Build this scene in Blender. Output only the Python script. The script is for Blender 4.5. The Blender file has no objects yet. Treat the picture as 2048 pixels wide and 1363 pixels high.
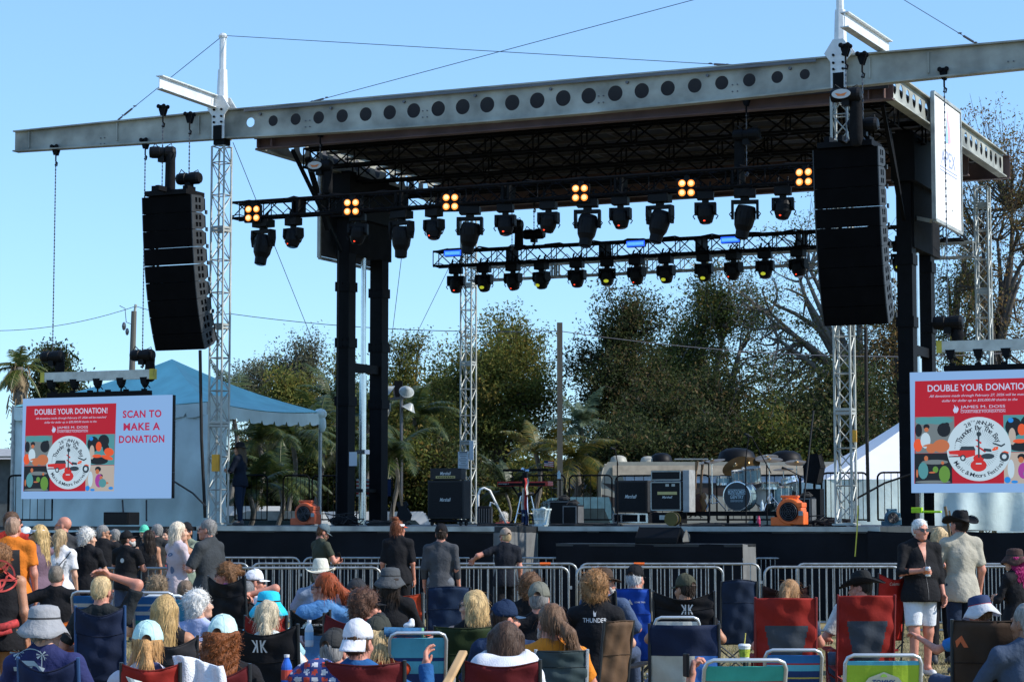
import bpy, math, random
import numpy as np
from mathutils import Vector, Matrix, Euler
from mathutils.geometry import tessellate_polygon
from mathutils.bvhtree import BVHTree
SC = bpy.context.scene
COL = SC.collection
R = math.radians
# ------------------------------------------------------------ camera
F, CX, CY, HC = 4400.0, 1024.0, 681.5, 1.85
PITCH = math.atan((1036 - CY) / F)
cam_d = bpy.data.cameras.new('camera'); cam_d.sensor_width = 36; cam_d.lens = F / 2048 * 36
cam_d.clip_start = .5; cam_d.clip_end = 3000
cam = bpy.data.objects.new('camera', cam_d); COL.objects.link(cam)
cam.location = (0, 0, HC); cam.rotation_euler = (R(90) + PITCH, 0, 0)
SC.camera = cam
# ------------------------------------------------------------ sky and sun
SUN_AZ, SUN_EL = 104, 37          # azimuth from +Y (view direction) towards +X
W = bpy.data.worlds.new('World'); SC.world = W; W.use_nodes = True
nt = W.node_tree; bg = nt.nodes['Background']
sky = nt.nodes.new('ShaderNodeTexSky'); sky.sky_type = 'NISHITA'; sky.sun_disc = False
sky.sun_elevation = R(SUN_EL); sky.sun_rotation = R(SUN_AZ); sky.air_density = 1.0; sky.dust_density = .25; sky.ozone_density = 1.5
tint = nt.nodes.new('ShaderNodeMixRGB'); tint.blend_type = 'MULTIPLY'; tint.inputs[0].default_value = 1
tint.inputs[2].default_value = (.73, 1.0, 1.22, 1)
pale = nt.nodes.new('ShaderNodeMixRGB'); pale.inputs[0].default_value = .3; pale.inputs[2].default_value = (3.0, 5.2, 9.0, 1)
nt.links.new(sky.outputs[0], tint.inputs[1]); nt.links.new(tint.outputs[0], pale.inputs[1]); nt.links.new(pale.outputs[0], bg.inputs[0]); bg.inputs[1].default_value = .15
sl = bpy.data.lights.new('sun', 'SUN'); sl.energy = 5.0; sl.angle = R(.5); sl.color = (1, .95, .87)
sun = bpy.data.objects.new('sun', sl); COL.objects.link(sun)
sd = Vector((math.sin(R(SUN_AZ)) * math.cos(R(SUN_EL)), math.cos(R(SUN_AZ)) * math.cos(R(SUN_EL)), math.sin(R(SUN_EL))))
sun.rotation_euler = sd.to_track_quat('Z', 'Y').to_euler(); sun.location = sd * 60
SC.view_settings.view_transform = 'Standard'; SC.view_settings.look = 'None'; SC.view_settings.exposure = 0.15
SC.render.engine = 'CYCLES'
SC.cycles.max_bounces = 6; SC.cycles.transparent_max_bounces = 8

# ------------------------------------------------------------ pixel and stage frames
_ct, _st = math.cos(PITCH), math.sin(PITCH)
def ray(x, y):
    a = (CY - y) / F
    return Vector(((x - CX) / F, _ct - a * _st, _st + a * _ct))
def P(x, y, D):
    d = ray(x, y); t = D / d.y
    return Vector((d.x * t, D, HC + d.z * t))
def GX(x, D): return (x - CX) / F * D / (_ct + .08 * _st)
O2 = Vector((-6.13, 46.0)); YAW = math.atan2(-5.5, 12.26)
UU = Vector((math.cos(YAW), math.sin(YAW))); VV = Vector((-math.sin(YAW), math.cos(YAW)))
def S(u, v, z=0): 
    p = O2 + UU * u + VV * v
    return Vector((p.x, p.y, z))
def PV(x, y, v):
    """stage (u, z) where the line of sight meets the stage plane v = const"""
    d = ray(x, y); n = VV
    t = ((O2 + VV * v).dot(n)) / (d.x * n.x + d.y * n.y)
    p = Vector((d.x * t, d.y * t)) - O2
    return p.dot(UU), HC + d.z * t
ZD = 1.70    # deck height
# ------------------------------------------------------------ materials
_mc = {}
def M(name, col, rough=.6, metal=0, var=.18, scale=6, bump=0, bscale=60, emit=0, ecol=None, spec=.4, trans=0, stretch=None, leaf=0):
    if name in _mc: return _mc[name]
    m = bpy.data.materials.new(name); m.use_nodes = True; t = m.node_tree; b = t.nodes['Principled BSDF']
    c = tuple(col[:3]) + (1,)
    b.inputs['Roughness'].default_value = rough; b.inputs['Metallic'].default_value = metal
    b.inputs['Specular IOR Level'].default_value = spec
    tc = t.nodes.new('ShaderNodeTexCoord'); mp = t.nodes.new('ShaderNodeMapping')
    t.links.new(tc.outputs['Object'], mp.inputs[0])
    if stretch: mp.inputs['Scale'].default_value = stretch
    if var:
        n = t.nodes.new('ShaderNodeTexNoise'); n.inputs['Scale'].default_value = scale; n.inputs['Detail'].default_value = 6
        t.links.new(mp.outputs[0], n.inputs[0])
        r = t.nodes.new('ShaderNodeMapRange'); r.inputs[1].default_value = .3; r.inputs[2].default_value = .7
        r.inputs[3].default_value = 1 - var; r.inputs[4].default_value = 1 + var
        t.links.new(n.outputs[0], r.inputs[0])
        x = t.nodes.new('ShaderNodeMixRGB'); x.blend_type = 'MULTIPLY'; x.inputs[0].default_value = 1; x.inputs[1].default_value = c
        t.links.new(r.outputs[0], x.inputs[2]); t.links.new(x.outputs[0], b.inputs['Base Color'])
    else: b.inputs['Base Color'].default_value = c
    if bump:
        n2 = t.nodes.new('ShaderNodeTexNoise'); n2.inputs['Scale'].default_value = bscale; n2.inputs['Detail'].default_value = 4
        t.links.new(mp.outputs[0], n2.inputs[0])
        bp = t.nodes.new('ShaderNodeBump'); bp.inputs[0].default_value = bump; bp.inputs[1].default_value = .02
        t.links.new(n2.outputs[0], bp.inputs['Height']); t.links.new(bp.outputs[0], b.inputs['Normal'])
    if emit:
        b.inputs['Emission Color'].default_value = tuple((ecol or col)[:3]) + (1,); b.inputs['Emission Strength'].default_value = emit
    if trans: b.inputs['Transmission Weight'].default_value = trans
    if leaf:
        tl = t.nodes.new('ShaderNodeBsdfTranslucent'); mx = t.nodes.new('ShaderNodeMixShader'); mx.inputs[0].default_value = leaf
        src = b.inputs['Base Color'].links[0].from_socket if b.inputs['Base Color'].links else None
        if src: t.links.new(src, tl.inputs[0])
        else: tl.inputs[0].default_value = c
        t.links.new(b.outputs[0], mx.inputs[1]); t.links.new(tl.outputs[0], mx.inputs[2]); t.links.new(mx.outputs[0], t.nodes['Material Output'].inputs[0])
    _mc[name] = m; return m
# ------------------------------------------------------------ things
_inv = {}
def tag(o, label=None, cat=None, group=None, kind=None):
    if label: o['label'] = label
    if cat: o['category'] = cat
    if group: o['group'] = group
    if kind: o['kind'] = kind
    return o
def thing(name, label, cat, loc=(0, 0, 0), rotz=0, group=None):
    o = bpy.data.objects.new(name, None); COL.objects.link(o); o.empty_display_size = .2
    o.location = loc; o.rotation_euler = (0, 0, rotz); tag(o, label, cat, group)
    _inv[o.name] = (Matrix.Translation(Vector(loc)) @ Matrix.Rotation(rotz, 4, 'Z')).inverted()
    return o
def dup(o, loc=None, rotz=None, label=None, parent=None):
    c = o.copy(); COL.objects.link(c)
    if parent is not None: c.parent = parent
    if loc is not None: c.location = loc
    if rotz is not None: c.rotation_euler = (0, 0, rotz)
    if label: c['label'] = label
    for ch in [x for x in list(bpy.data.objects) if x.parent == o]: dup(ch, parent=c)
    return c
def children_index():
    d = {}
    for x in bpy.data.objects: d.setdefault(x.parent, []).append(x)
    return d
# ------------------------------------------------------------ mesh builder
def _frame(a, b, up=(0, 0, 1)):
    d = (Vector(b) - Vector(a)); L = d.length; d = d / L if L > 1e-9 else Vector((0, 0, 1)); up = Vector(up)
    if abs(d.dot(up)) > .99: up = Vector((0, 1, 0)) if abs(d.y) < .9 else Vector((1, 0, 0))
    s = d.cross(up).normalized(); return d, s, s.cross(d), L
class MB:
    def __init__(s): s.v = []; s.f = []; s.m = []; s.mi = 0
    def add(s, vs, fs):
        n = len(s.v); s.v += [tuple(p) for p in vs]; s.f += [tuple(n + i for i in f) for f in fs]; s.m += [s.mi] * len(fs); return s
    def box(s, c, d, rz=0, rx=0, ry=0):
        x, y, z = d[0] / 2, d[1] / 2, d[2] / 2; c = Vector(c)
        vs = [Vector((i * x, j * y, k * z)) for i in (-1, 1) for j in (-1, 1) for k in (-1, 1)]
        if rz or rx or ry:
            e = Euler((rx, ry, rz)).to_matrix(); vs = [e @ p for p in vs]
        return s.add([c + p for p in vs], [(0, 1, 3, 2), (4, 6, 7, 5), (0, 4, 5, 1), (2, 3, 7, 6), (0, 2, 6, 4), (1, 5, 7, 3)])
    def bar(s, a, b, w, h=None, up=(0, 0, 1)):
        h = h or w; d, sd_, u, L = _frame(a, b, up); a = Vector(a); b = Vector(b)
        vs = [p + sd_ * (i * w / 2) + u * (j * h / 2) for p in (a, b) for i, j in ((-1, -1), (1, -1), (1, 1), (-1, 1))]
        return s.add(vs, [(3, 2, 1, 0), (4, 5, 6, 7), (0, 1, 5, 4), (1, 2, 6, 5), (2, 3, 7, 6), (3, 0, 4, 7)])
    def path(s, pts, r, n=8, cap=True):
        pts = [Vector(p) for p in pts]; rs = r if isinstance(r, (list, tuple)) else [r] * len(pts)
        vs = []; fs = []; u = None
        for i, p in enumerate(pts):
            d = (pts[min(i + 1, len(pts) - 1)] - pts[max(i - 1, 0)])
            d = d.normalized() if d.length > 1e-9 else Vector((0, 0, 1))
            if u is None: _, sd_, u, _ = _frame((0, 0, 0), d)
            u = (u - d * u.dot(d)); u = u.normalized() if u.length > 1e-6 else _frame((0, 0, 0), d)[2]
            sd_ = d.cross(u)
            vs += [p + (sd_ * math.cos(2 * math.pi * k / n) + u * math.sin(2 * math.pi * k / n)) * rs[i] for k in range(n)]
            if i:
                o = (i - 1) * n
                fs += [(o + k, o + (k + 1) % n, o + n + (k + 1) % n, o + n + k) for k in range(n)]
        if cap: fs += [tuple(range(n))[::-1], tuple(range(len(vs) - n, len(vs)))]
        return s.add(vs, fs)
    def tube(s, a, b, r, r2=None, n=8): return s.path([a, b], [r, r if r2 is None else r2], n)
    def lathe(s, prof, c=(0, 0, 0), n=16, Rm=None, sx=1, sy=1, fn=None, cap=True):
        c = Vector(c); vs = []; fs = []
        for i, (r, z) in enumerate(prof):
            for k in range(n):
                a = 2 * math.pi * k / n; p = Vector((r * math.cos(a) * sx, r * math.sin(a) * sy, z))
                if fn: p = fn(p)
                if Rm is not None: p = Rm @ p
                vs.append(c + p)
            if i:
                o = (i - 1) * n; fs += [(o + k, o + (k + 1) % n, o + n + (k + 1) % n, o + n + k) for k in range(n)]
        if cap and prof[0][0] > 1e-4: fs.append(tuple(range(n))[::-1])
        if cap and prof[-1][0] > 1e-4: fs.append(tuple(range(len(vs) - n, len(vs))))
        return s.add(vs, fs)
    def ell(s, c, r, n=12, Rm=None):
        k = max(4, n // 2); pr = [(math.sin(math.pi * i / k) + 1e-5, -math.cos(math.pi * i / k) * r[2] / r[0]) for i in range(k + 1)]
        pr = [(a * r[0], b * r[0]) for a, b in pr]; return s.lathe(pr, c, n, Rm, 1, r[1] / r[0])
    def plate(s, outer, holes, t, fn):
        """flat plate with holes, outline in 2D, fn(x, y, w) maps to 3D, w runs 0..t"""
        loops = [outer] + holes; tri = tessellate_polygon([[Vector((p[0], p[1], 0)) for p in l] for l in loops])
        pts = [p for l in loops for p in l]; n = len(pts)
        vs = [fn(p[0], p[1], 0) for p in pts] + [fn(p[0], p[1], t) for p in pts]
        fs = [tuple(q) for q in tri] + [tuple(n + i for i in q[::-1]) for q in tri]; o = 0
        for l in loops:
            k = len(l); fs += [(o + i, o + (i + 1) % k, n + o + (i + 1) % k, n + o + i) for i in range(k)]; o += k
        return s.add(vs, fs)
    def poly(s, pts): return s.add(pts, [tuple(range(len(pts)))])
    def grid(s, fn, nu, nv, mi=None):
        n = len(s.v); s.v += [tuple(fn(i / nu, j / nv)) for j in range(nv + 1) for i in range(nu + 1)]
        for j in range(nv):
            for i in range(nu):
                a = n + j * (nu + 1) + i; s.f.append((a, a + 1, a + nu + 2, a + nu + 1)); s.m.append(s.mi if mi is None else mi(i / nu, j / nv))
        return s
    def arr(s, V, Fq):
        return s.add([tuple(p) for p in V], [tuple(int(i) for i in f) for f in Fq])
    def text(s, txt, cx, cy, w=None, h=None, fn=None, shear=0, bold=0, space=1.0):
        V, Fc = text_mesh(txt, shear, bold, space); x0, x1, y0, y1 = V[:, 0].min(), V[:, 0].max(), V[:, 1].min(), V[:, 1].max()
        kx = (w / (x1 - x0)) if w else None; ky = (h / (y1 - y0)) if h else None
        kx = kx or ky; ky = ky or kx
        return s.add([fn((p[0] - (x0 + x1) / 2) * kx + cx, (p[1] - (y0 + y1) / 2) * ky + cy) for p in V], Fc)
    def build(s, name, mats, parent=None, smooth=False, world=False, bevel=0, thick=0, fix=False):
        if not isinstance(mats, (list, tuple)): mats = [mats]
        vs = s.v
        if world and parent is not None:
            inv = _inv[parent.name]; vs = [inv @ Vector(p) for p in vs]
        me = bpy.data.meshes.new(name); me.from_pydata(vs, [], s.f)
        for m in mats: me.materials.append(m)
        if len(mats) > 1: me.polygons.foreach_set('material_index', s.m)
        if smooth: me.polygons.foreach_set('use_smooth', [True] * len(me.polygons))
        me.update()
        o = bpy.data.objects.new(name, me); COL.objects.link(o)
        if parent is not None: o.parent = parent
        if bevel:
            b = o.modifiers.new('bevel', 'BEVEL'); b.width = bevel; b.segments = 2; b.limit_method = 'ANGLE'
        if thick:
            b = o.modifiers.new('solid', 'SOLIDIFY'); b.thickness = thick; b.offset = 0
        return o
_tx = {}
def text_mesh(txt, shear=0, bold=0, space=1.0):
    k = (txt, shear, bold, space)
    if k in _tx: return _tx[k]
    c = bpy.data.curves.new('t', 'FONT'); c.body = txt; c.align_x = 'CENTER'; c.shear = shear; c.offset = bold; c.resolution_u = 3
    c.space_character = space
    o = bpy.data.objects.new('t', c); COL.objects.link(o); bpy.context.view_layer.update()
    me = bpy.data.meshes.new_from_object(o.evaluated_get(bpy.context.evaluated_depsgraph_get()))
    V = np.array([tuple(v.co) for v in me.vertices]) if len(me.vertices) else np.zeros((1, 3)); Fc = [tuple(p.vertices) for p in me.polygons]
    bpy.data.objects.remove(o); bpy.data.curves.remove(c); bpy.data.meshes.remove(me)
    _tx[k] = (V, Fc); return _tx[k]
def circ(cx, cy, r, n=24, ry=None):
    ry = ry or r; return [(cx + r * math.cos(2 * math.pi * i / n), cy + ry * math.sin(2 * math.pi * i / n)) for i in range(n)]
def arcpts(c, r, a0, a1, n, fn): return [fn(c[0] + r * math.cos(R(a0 + (a1 - a0) * i / n)), c[1] + r * math.sin(R(a0 + (a1 - a0) * i / n))) for i in range(n + 1)]
def npmesh(name, V, Fq, mats, parent=None, smooth=False, mi=None, world=False):
    """quads or tris as numpy arrays"""
    V = np.asarray(V, dtype=np.float64)
    if world and parent is not None:
        inv = np.array(_inv[parent.name]); V = V @ inv[:3, :3].T + inv[:3, 3]
    me = bpy.data.meshes.new(name); Fq = np.asarray(Fq, dtype=np.int32); k = Fq.shape[1]
    me.vertices.add(len(V)); me.vertices.foreach_set('co', V.astype(np.float32).ravel())
    me.loops.add(Fq.size); me.loops.foreach_set('vertex_index', Fq.ravel())
    me.polygons.add(len(Fq)); me.polygons.foreach_set('loop_start', np.arange(0, Fq.size, k, dtype=np.int32))
    if not isinstance(mats, (list, tuple)): mats = [mats]
    for m in mats: me.materials.append(m)
    me.update(calc_edges=True)
    if mi is not None: me.polygons.foreach_set('material_index', np.asarray(mi, dtype=np.int32))
    if smooth: me.polygons.foreach_set('use_smooth', np.ones(len(Fq), dtype=bool))
    me.validate()
    o = bpy.data.objects.new(name, me); COL.objects.link(o)
    if parent is not None: o.parent = parent
    return o
ORD = ['leftmost', 'second from the left', 'third from the left', 'fourth from the left', 'fifth from the left', 'sixth from the left', 'seventh from the left', 'eighth from the left', 'ninth from the left', 'tenth from the left', 'eleventh from the left', 'twelfth from the left', 'thirteenth from the left']
# shared materials
m_alu = M('aluminium', (.36, .38, .36), .55, .3, .3, 3, .15, 25)
m_beam = M('weathered_aluminium', (.31, .32, .285), .6, .12, .5, 1.3, .35, 9)
m_brown = M('bounce_brown_steel', (.13, .08, .07), .6, .1, .3, 2)  # brown cast of bounced light put into the header steel colour
m_black = M('black_paint', (.004, .0045, .006), .65, 0, .3, 5, spec=.12)
m_blk2 = M('black_plastic', (.004, .0045, .006), .5, 0, .2, 9, spec=.15)
m_fab = M('black_cloth', (.008, .0085, .01), .9, 0, .3, 5, .4, 30, spec=.15)
m_chrome = M('chrome', (.6, .62, .64), .2, .9, .1)
m_chain = M('chain_steel', (.12, .12, .13), .4, .7, .1)
m_white = M('white_paint', (.78, .78, .76), .5, 0, .08, 3)
m_rubber = M('black_rubber', (.015, .015, .016), .7, 0, .1)
m_galv = M('galvanised_steel', (.3, .32, .33), .4, .7, .25, 8, .15, 50)
m_wood = M('wood_brown', (.22, .12, .05), .6, 0, .3, 9, .2, 30, stretch=(1, 1, 6))
m_orange = M('orange_plastic', (.75, .13, .02), .4, 0, .12)
def PU(x, y, u):
    d = ray(x, y); n = UU; q = O2 + UU * u
    t = q.dot(n) / (d.x * n.x + d.y * n.y); p = Vector((d.x * t, d.y * t)) - O2
    return p.dot(VV), HC + d.z * t
def truss(mb, a, b, w, h, up, bay, rc=.025, rb=.012, n=6, caps=True, joint=0):
    d, s, u, L = _frame(a, b, up); a = Vector(a)
    cs = [s * (i * w / 2) + u * (j * h / 2) for i, j in ((-1, -1), (1, -1), (1, 1), (-1, 1))]
    for c in cs: mb.tube(a + c, a + c + d * L, rc, n=n)
    k = max(1, round(L / bay)); st = L / k
    for i in range(k + 1):
        for q in range(4):
            if i % 2 == 0 or i == k: mb.tube(a + cs[q] + d * st * i, a + cs[(q + 1) % 4] + d * st * i, rb, n=4)
            if i < k:
                p, r_ = (cs[q], cs[(q + 1) % 4]) if (i + q) % 2 else (cs[(q + 1) % 4], cs[q])
                mb.tube(a + p + d * st * i, a + r_ + d * st * (i + 1), rb, n=4)
    if joint:
        for i in range(1, int(L / joint) + 1):
            if joint * i < L - .2:
                for o_ in (-.035, .035):
                    for q in range(4): mb.bar(a + cs[q] + d * (joint * i + o_), a + cs[(q + 1) % 4] + d * (joint * i + o_), .03, .045, d)
def chain(mb, a, b, r=.012, link=.07):
    a, b = Vector(a), Vector(b); L = (b - a).length; n = max(2, int(L / link)); vs = []
    mb.path([a, b], r * .55, 5)
    for i in range(n):
        p = a.lerp(b, (i + .5) / n); d = (b - a).normalized() * link * .42
        w = (r * 1.5, r * .6, 0) if i % 2 else (r * .6, r * 1.5, 0)
        mb.box(p, (w[0] * 1.6, w[1] * 1.6, link * .7))
stage = thing('concert_stage', 'large open air concert stage with dark roof on two pairs of columns and black skirt', 'stage', S(0, 0), YAW)
# deck and skirts (stage local coordinates u, v, z)
m_deck = M('deck_plywood_black', (.02, .022, .024), .45, 0, .5, 2, .1, 12)
m_skirt = M('skirt_cloth', (.006, .007, .010), .8, 0, .35, 1.3, .5, 6, spec=.15)
mb = MB(); mb.box((6.9, 6.1, ZD - .06), (14.4, 12.8, .12)); mb.box((4.3, -1.33, ZD - .061), (6.2, 2.06, .12)); mb.build('deck', m_deck, stage)
mb = MB()
for a, b in (((-.3, -.325), (1.19, -.325)), ((1.19, -2.385), (7.42, -2.385)), ((7.425, -.325), (14.15, -.325))): mb.box(((a[0] + b[0]) / 2, a[1], ZD - .045), (b[0] - a[0], .05, .09))
mb.build('deck_edge', m_alu, stage)
def skirt(pts, z1, name='skirt', z0=0, mat=m_skirt, amp=.03, parent=stage, seed=0):
    mb = MB(); pts = [Vector((p[0], p[1])) for p in pts]
    for a, b in zip(pts, pts[1:]):
        L = (b - a).length; d = (b - a) / L; n = Vector((d.y, -d.x)); nu = max(2, int(L / .12))
        def fn(i, j, a=a, b=b, L=L, n=n):
            q = a.lerp(b, i); s_ = i * L + seed; w = (1 - j * .85) * amp * (math.sin(s_ * 4.1) + .6 * math.sin(s_ * 9.7 + 1.3) + .5 * math.sin(s_ * 1.3)) - .02 * math.sin(math.pi * ((s_ * .8) % 1)) * j
            q = q + n * (w + amp * .6); return (q.x, q.y, z0 + (z1 - z0 - .03 * abs(math.sin(s_ * 1.9)) * (j > .99)) * j)
        mb.grid(fn, nu, 8)
    return mb.build(name, mat, parent, smooth=True)
skirt([(-.3, -.3), (1.2, -.3)], ZD - .09); skirt([(1.2, -.3), (1.2, -2.36)], ZD - .09, 'end_skirt', amp=.01); skirt([(1.2, -2.36), (7.4, -2.36)], ZD - .09, seed=3)
m_skirt_lit = M('sunlit_skirt_cloth', (.13, .135, .135), .8, 0, .25, 2.5, .5, 9)  # lit copy of the skirt cloth, sun on right-facing ends put into the grey
skirt([(7.4, -2.36), (7.4, -.3)], ZD - .09, 'end_skirt', mat=m_skirt_lit, amp=.03, seed=1)
skirt([(7.4, -.3), (14.1, -.3)], ZD - .09, seed=7)
# columns
for u in (.1, 13.3):
    for v in (5.35, 7.0):
        mb = MB(); mb.box((u, v, (ZD + 9.9) / 2), (.32, .34, 9.9 - ZD))
        for z in (4.55, 5.9, 7.2): mb.box((u, v, z), (.38, .4, .22))
        for z in (4.62, 5.97, 7.27, 4.48, 5.83):
            for a in (-.12, 0, .12): mb.tube((u + a, v - .2, z), (u + a, v - .215, z), .018, n=6)
        mb.build('column', m_black, stage)
    mb = MB(); mb.tube((u, 6.2, ZD), (u, 6.2, 5.2), .085, n=14); mb.tube((u, 6.2, 5.2), (u, 6.2, 9.7), .06, n=14)
    for z in (ZD + .05, 3.4): mb.box((u, 6.2, z), (.24, .24, .1))
    mb.build('lifting_cylinder', m_chrome, stage)
    for z, a, b in ((5.35, .2, .2), (2.5, .1, .08), (8.9, .2, .25)):
        mb = MB(); mb.box((u, 6.17, z), (a, 1.3, b)); mb.build('cross_member', m_black, stage)
# front beam
ZB0, ZB1 = 9.92, 10.47
z_l = PV(440, 224, 0)[1]; z_r = PV(1666, 117, 0)[1]
ZB1 = (z_l + z_r) / 2; zl2 = PV(500, 271, 0)[1]; zr2 = PV(1640, 176, 0)[1]; ZB0 = (zl2 + zr2) / 2; ZM = PV(1000, 240, 0)[1]
print('beam z', z_l, z_r, zl2, zr2, ZM)
uL = PV(31, 290, 0)[0]; hl = (PV(31, 267, 0)[1], PV(31, 313, 0)[1]); uR = 19.3
def fb(x, y, w): return (x, w - .02, y)
bot = [(u_, ZB0 - (ZB0 - ZM) * max(0, 1 - ((u_ - 6.7) / 6.9) ** 2)) for u_ in np.linspace(0, 13.44, 20)]
outer = [(uL, ZB0 + .08)] + bot + [(uR, ZB0 + .12), (uR, ZB1 - .02), (13.44, ZB1), (0, ZB1), (uL, ZB1 - .06)]
hp = [502, 547, 592, 638, 685, 732, 780, 828, 877, 926, 975, 1025, 1075, 1127, 1178, 1231, 1284, 1336, 1390, 1444, 1499, 1555, 1610]
holes = []
for x in hp:
    t = (x - 502) / 1108; y = 245 + (149 - 245) * t - 6 * math.sin(math.pi * t) * -1
    u_, z_ = PV(x, y, 0); holes.append(circ(u_, z_, .1 + .06 * math.sin(math.pi * t) ** .7, 28))
mb = MB(); mb.plate(outer, holes, .012, fb)
fl = lambda pts, w, t, s_: [mb.bar((a[0], 0, a[1] + s_), (b[0], 0, b[1] + s_), w, t) for a, b in zip(pts, pts[1:])]
fl([(uL, ZB1 - .06), (0, ZB1), (13.44, ZB1), (uR, ZB1 - .02)], .22, .03, .016)
fl([(uL, ZB0 + .08)] + bot + [(uR, ZB0 + .12)], .22, .03, -.016)
for u_ in (-4.93, -2.62, -.55, 14.0, 15.1, 17.6): mb.box((u_, -.03, (ZB0 + ZB1) / 2 + .03), (.03, .05, ZB1 - ZB0 - .16))
mb.build('front_beam', m_beam, stage)
mb = MB()   # cable tray strip and bolts
mb.box((6.8, -.118, ZB1 - .035), (12.4, .012, .05))
for u_ in [PV(x, 200, 0)[0] for x in (617, 851, 1203, 1471)] + [-3.0, 16.6]:
    for a in (-.05, .05):
        for b in (.07, .2): mb.tube((u_ + a, -.04, ZB0 + b), (u_ + a, -.02, ZB0 + b), .014)
for x in (523, 664, 810, 952, 1103, 1256, 1417, 1582):
    u_ = PV(x, 200, 0)[0]; mb.tube((u_, -.07, ZB1 - .13), (u_, -.02, ZB1 - .13), .03)
mb.build('bolt_row', m_chain, stage)
# node plates with bolts at both towers
for u_ in (0, 13.44):
    mb = MB(); o_ = [(u_ - .15, ZB0 - .05), (u_ + .15, ZB0 - .05), (u_ + .15, ZB1 - .1), (u_ + .27, ZB1 + .06), (u_ + .1, ZB1 + .32), (u_ - .1, ZB1 + .32), (u_ - .27, ZB1 + .06), (u_ - .15, ZB1 - .1)]
    mb.plate(o_, [], .03, lambda x, y, w: (x, w - .17, y)); mb.plate(o_, [], .03, lambda x, y, w: (x, w + .14, y))
    mb.tube((u_, 0, ZB1 + .2), (u_, 0, ZB1 + .9), .13, .1, 8); mb.tube((u_, 0, ZB1 + .9), (u_, 0, 12.0 if u_ == 0 else 12.2), .075, n=8)
    mb.lathe([(.09, 0), (.1, .04), (.06, .09), (.0, .11)], (u_, 0, 12.0 if u_ == 0 else 12.2), 10)
    mb.build('mast', M('mast_white_metal', (.62, .64, .64), .4, .2, .12), stage)
for u_ in (0, 13.44):
    mb = MB()
    for a in (-.09, .09):
        for z in (ZB0 + .3, ZB0 + .42, ZB1 + .02): mb.tube((u_ + a, -.2, z), (u_ + a, -.17, z), .025, n=6)
    mb.box((u_, -.185, ZB0 + .08), (.2, .02, .3)); mb.box((u_, 0, ZB0 - .1), (.26, .26, .14))
    mb.build('clamp_plate', m_black, stage)
# headers
ZH0, ZH1 = ZB0 - .02, ZB1 + .18
def ibeam(mb, a, b, z0, z1, w=.2):
    mb.bar((a[0], a[1], (z0 + z1) / 2), (b[0], b[1], (z0 + z1) / 2), .015, z1 - z0); mb.bar((a[0], a[1], z0), (b[0], b[1], z0), w, .025); mb.bar((a[0], a[1], z1), (b[0], b[1], z1), w, .025)
mb = MB(); ibeam(mb, (-.02, 1.5), (14.05, 1.5), ZH0, ZH1)
for u_ in (0.05, .4, 13.6, 13.9): mb.box((u_, 1.42, (ZH0 + ZH1) / 2), (.02, .14, ZH1 - ZH0 - .03))
mb.build('front_header', m_brown, stage)
mb = MB(); mb.box((7, 1.33, ZB1 - .13), (14, .02, .5)); mb.build('hole_shade_plate', M('hole_shade_dark', (.02, .016, .015), .7), stage)  # added dark plate, paints the shade seen through the front beam holes
mb = MB(); ibeam(mb, (.3, 9.6), (13.7, 9.6), ZH0 - .28, ZH1 - .45); mb.build('middle_header', m_brown, stage)
mb = MB(); ibeam(mb, (-.02, 12.25), (14.1, 12.25), ZH0, ZH1 - .23); mb.build('rear_header', m_brown, stage)
# side beams with holes
for u_ in (-.05, 13.95):
    hs = [circ(1.95 + i * .52, (ZB0 + ZB1) / 2 + .02, .14, 20) for i in range(20)]
    mb = MB(); mb.plate([(1.62, ZB0 + .02), (12.1, ZB0 + .02), (12.1, ZB1 - .02), (1.62, ZB1 - .02)], hs, .012, lambda x, y, w, u_=u_: (u_ + w, x, y))
    mb.box((u_, 6.86, ZB0), (.2, 10.5, .03)); mb.box((u_, 6.86, ZB1 - .01), (.2, 10.5, .03)); mb.build('side_beam', m_beam, stage)
# roof sheet and its ribs
m_roof = M('dark_roof_sheet', (.03, .03, .033), .6, .2, .3, 3)
mb = MB(); mb.box((6.95, 7.0, ZB1 - .08), (13.6, 10.2, .05)); mb.build('roof_sheet', m_roof, stage)
m_rib = M('roof_rib_metal', (.10, .095, .095), .45, .3, .3)
for i in range(11): mb = MB(); mb.box((.6 + i * 1.27, 7.0, ZB1 - .17), (.07, 10.1, .11)); mb.build('roof_rib', m_rib, stage)
for v in (2.6, 3.4, 4.2, 5.1, 5.9, 6.7, 7.6, 8.4, 9.0, 10.4, 11.3): mb = MB(); mb.box((6.95, v, ZB1 - .26), (13.5, .09, .05)); mb.build('purlin', m_rib, stage)
for v in (3.1, 5.4, 7.9): mb = MB(); truss(mb, (.3, v, ZB0 - .02), (13.7, v, ZB0 - .02), .3, .42, (0, 0, 1), .55, .03, .018); mb.build('ceiling_truss', m_black, stage)
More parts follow.
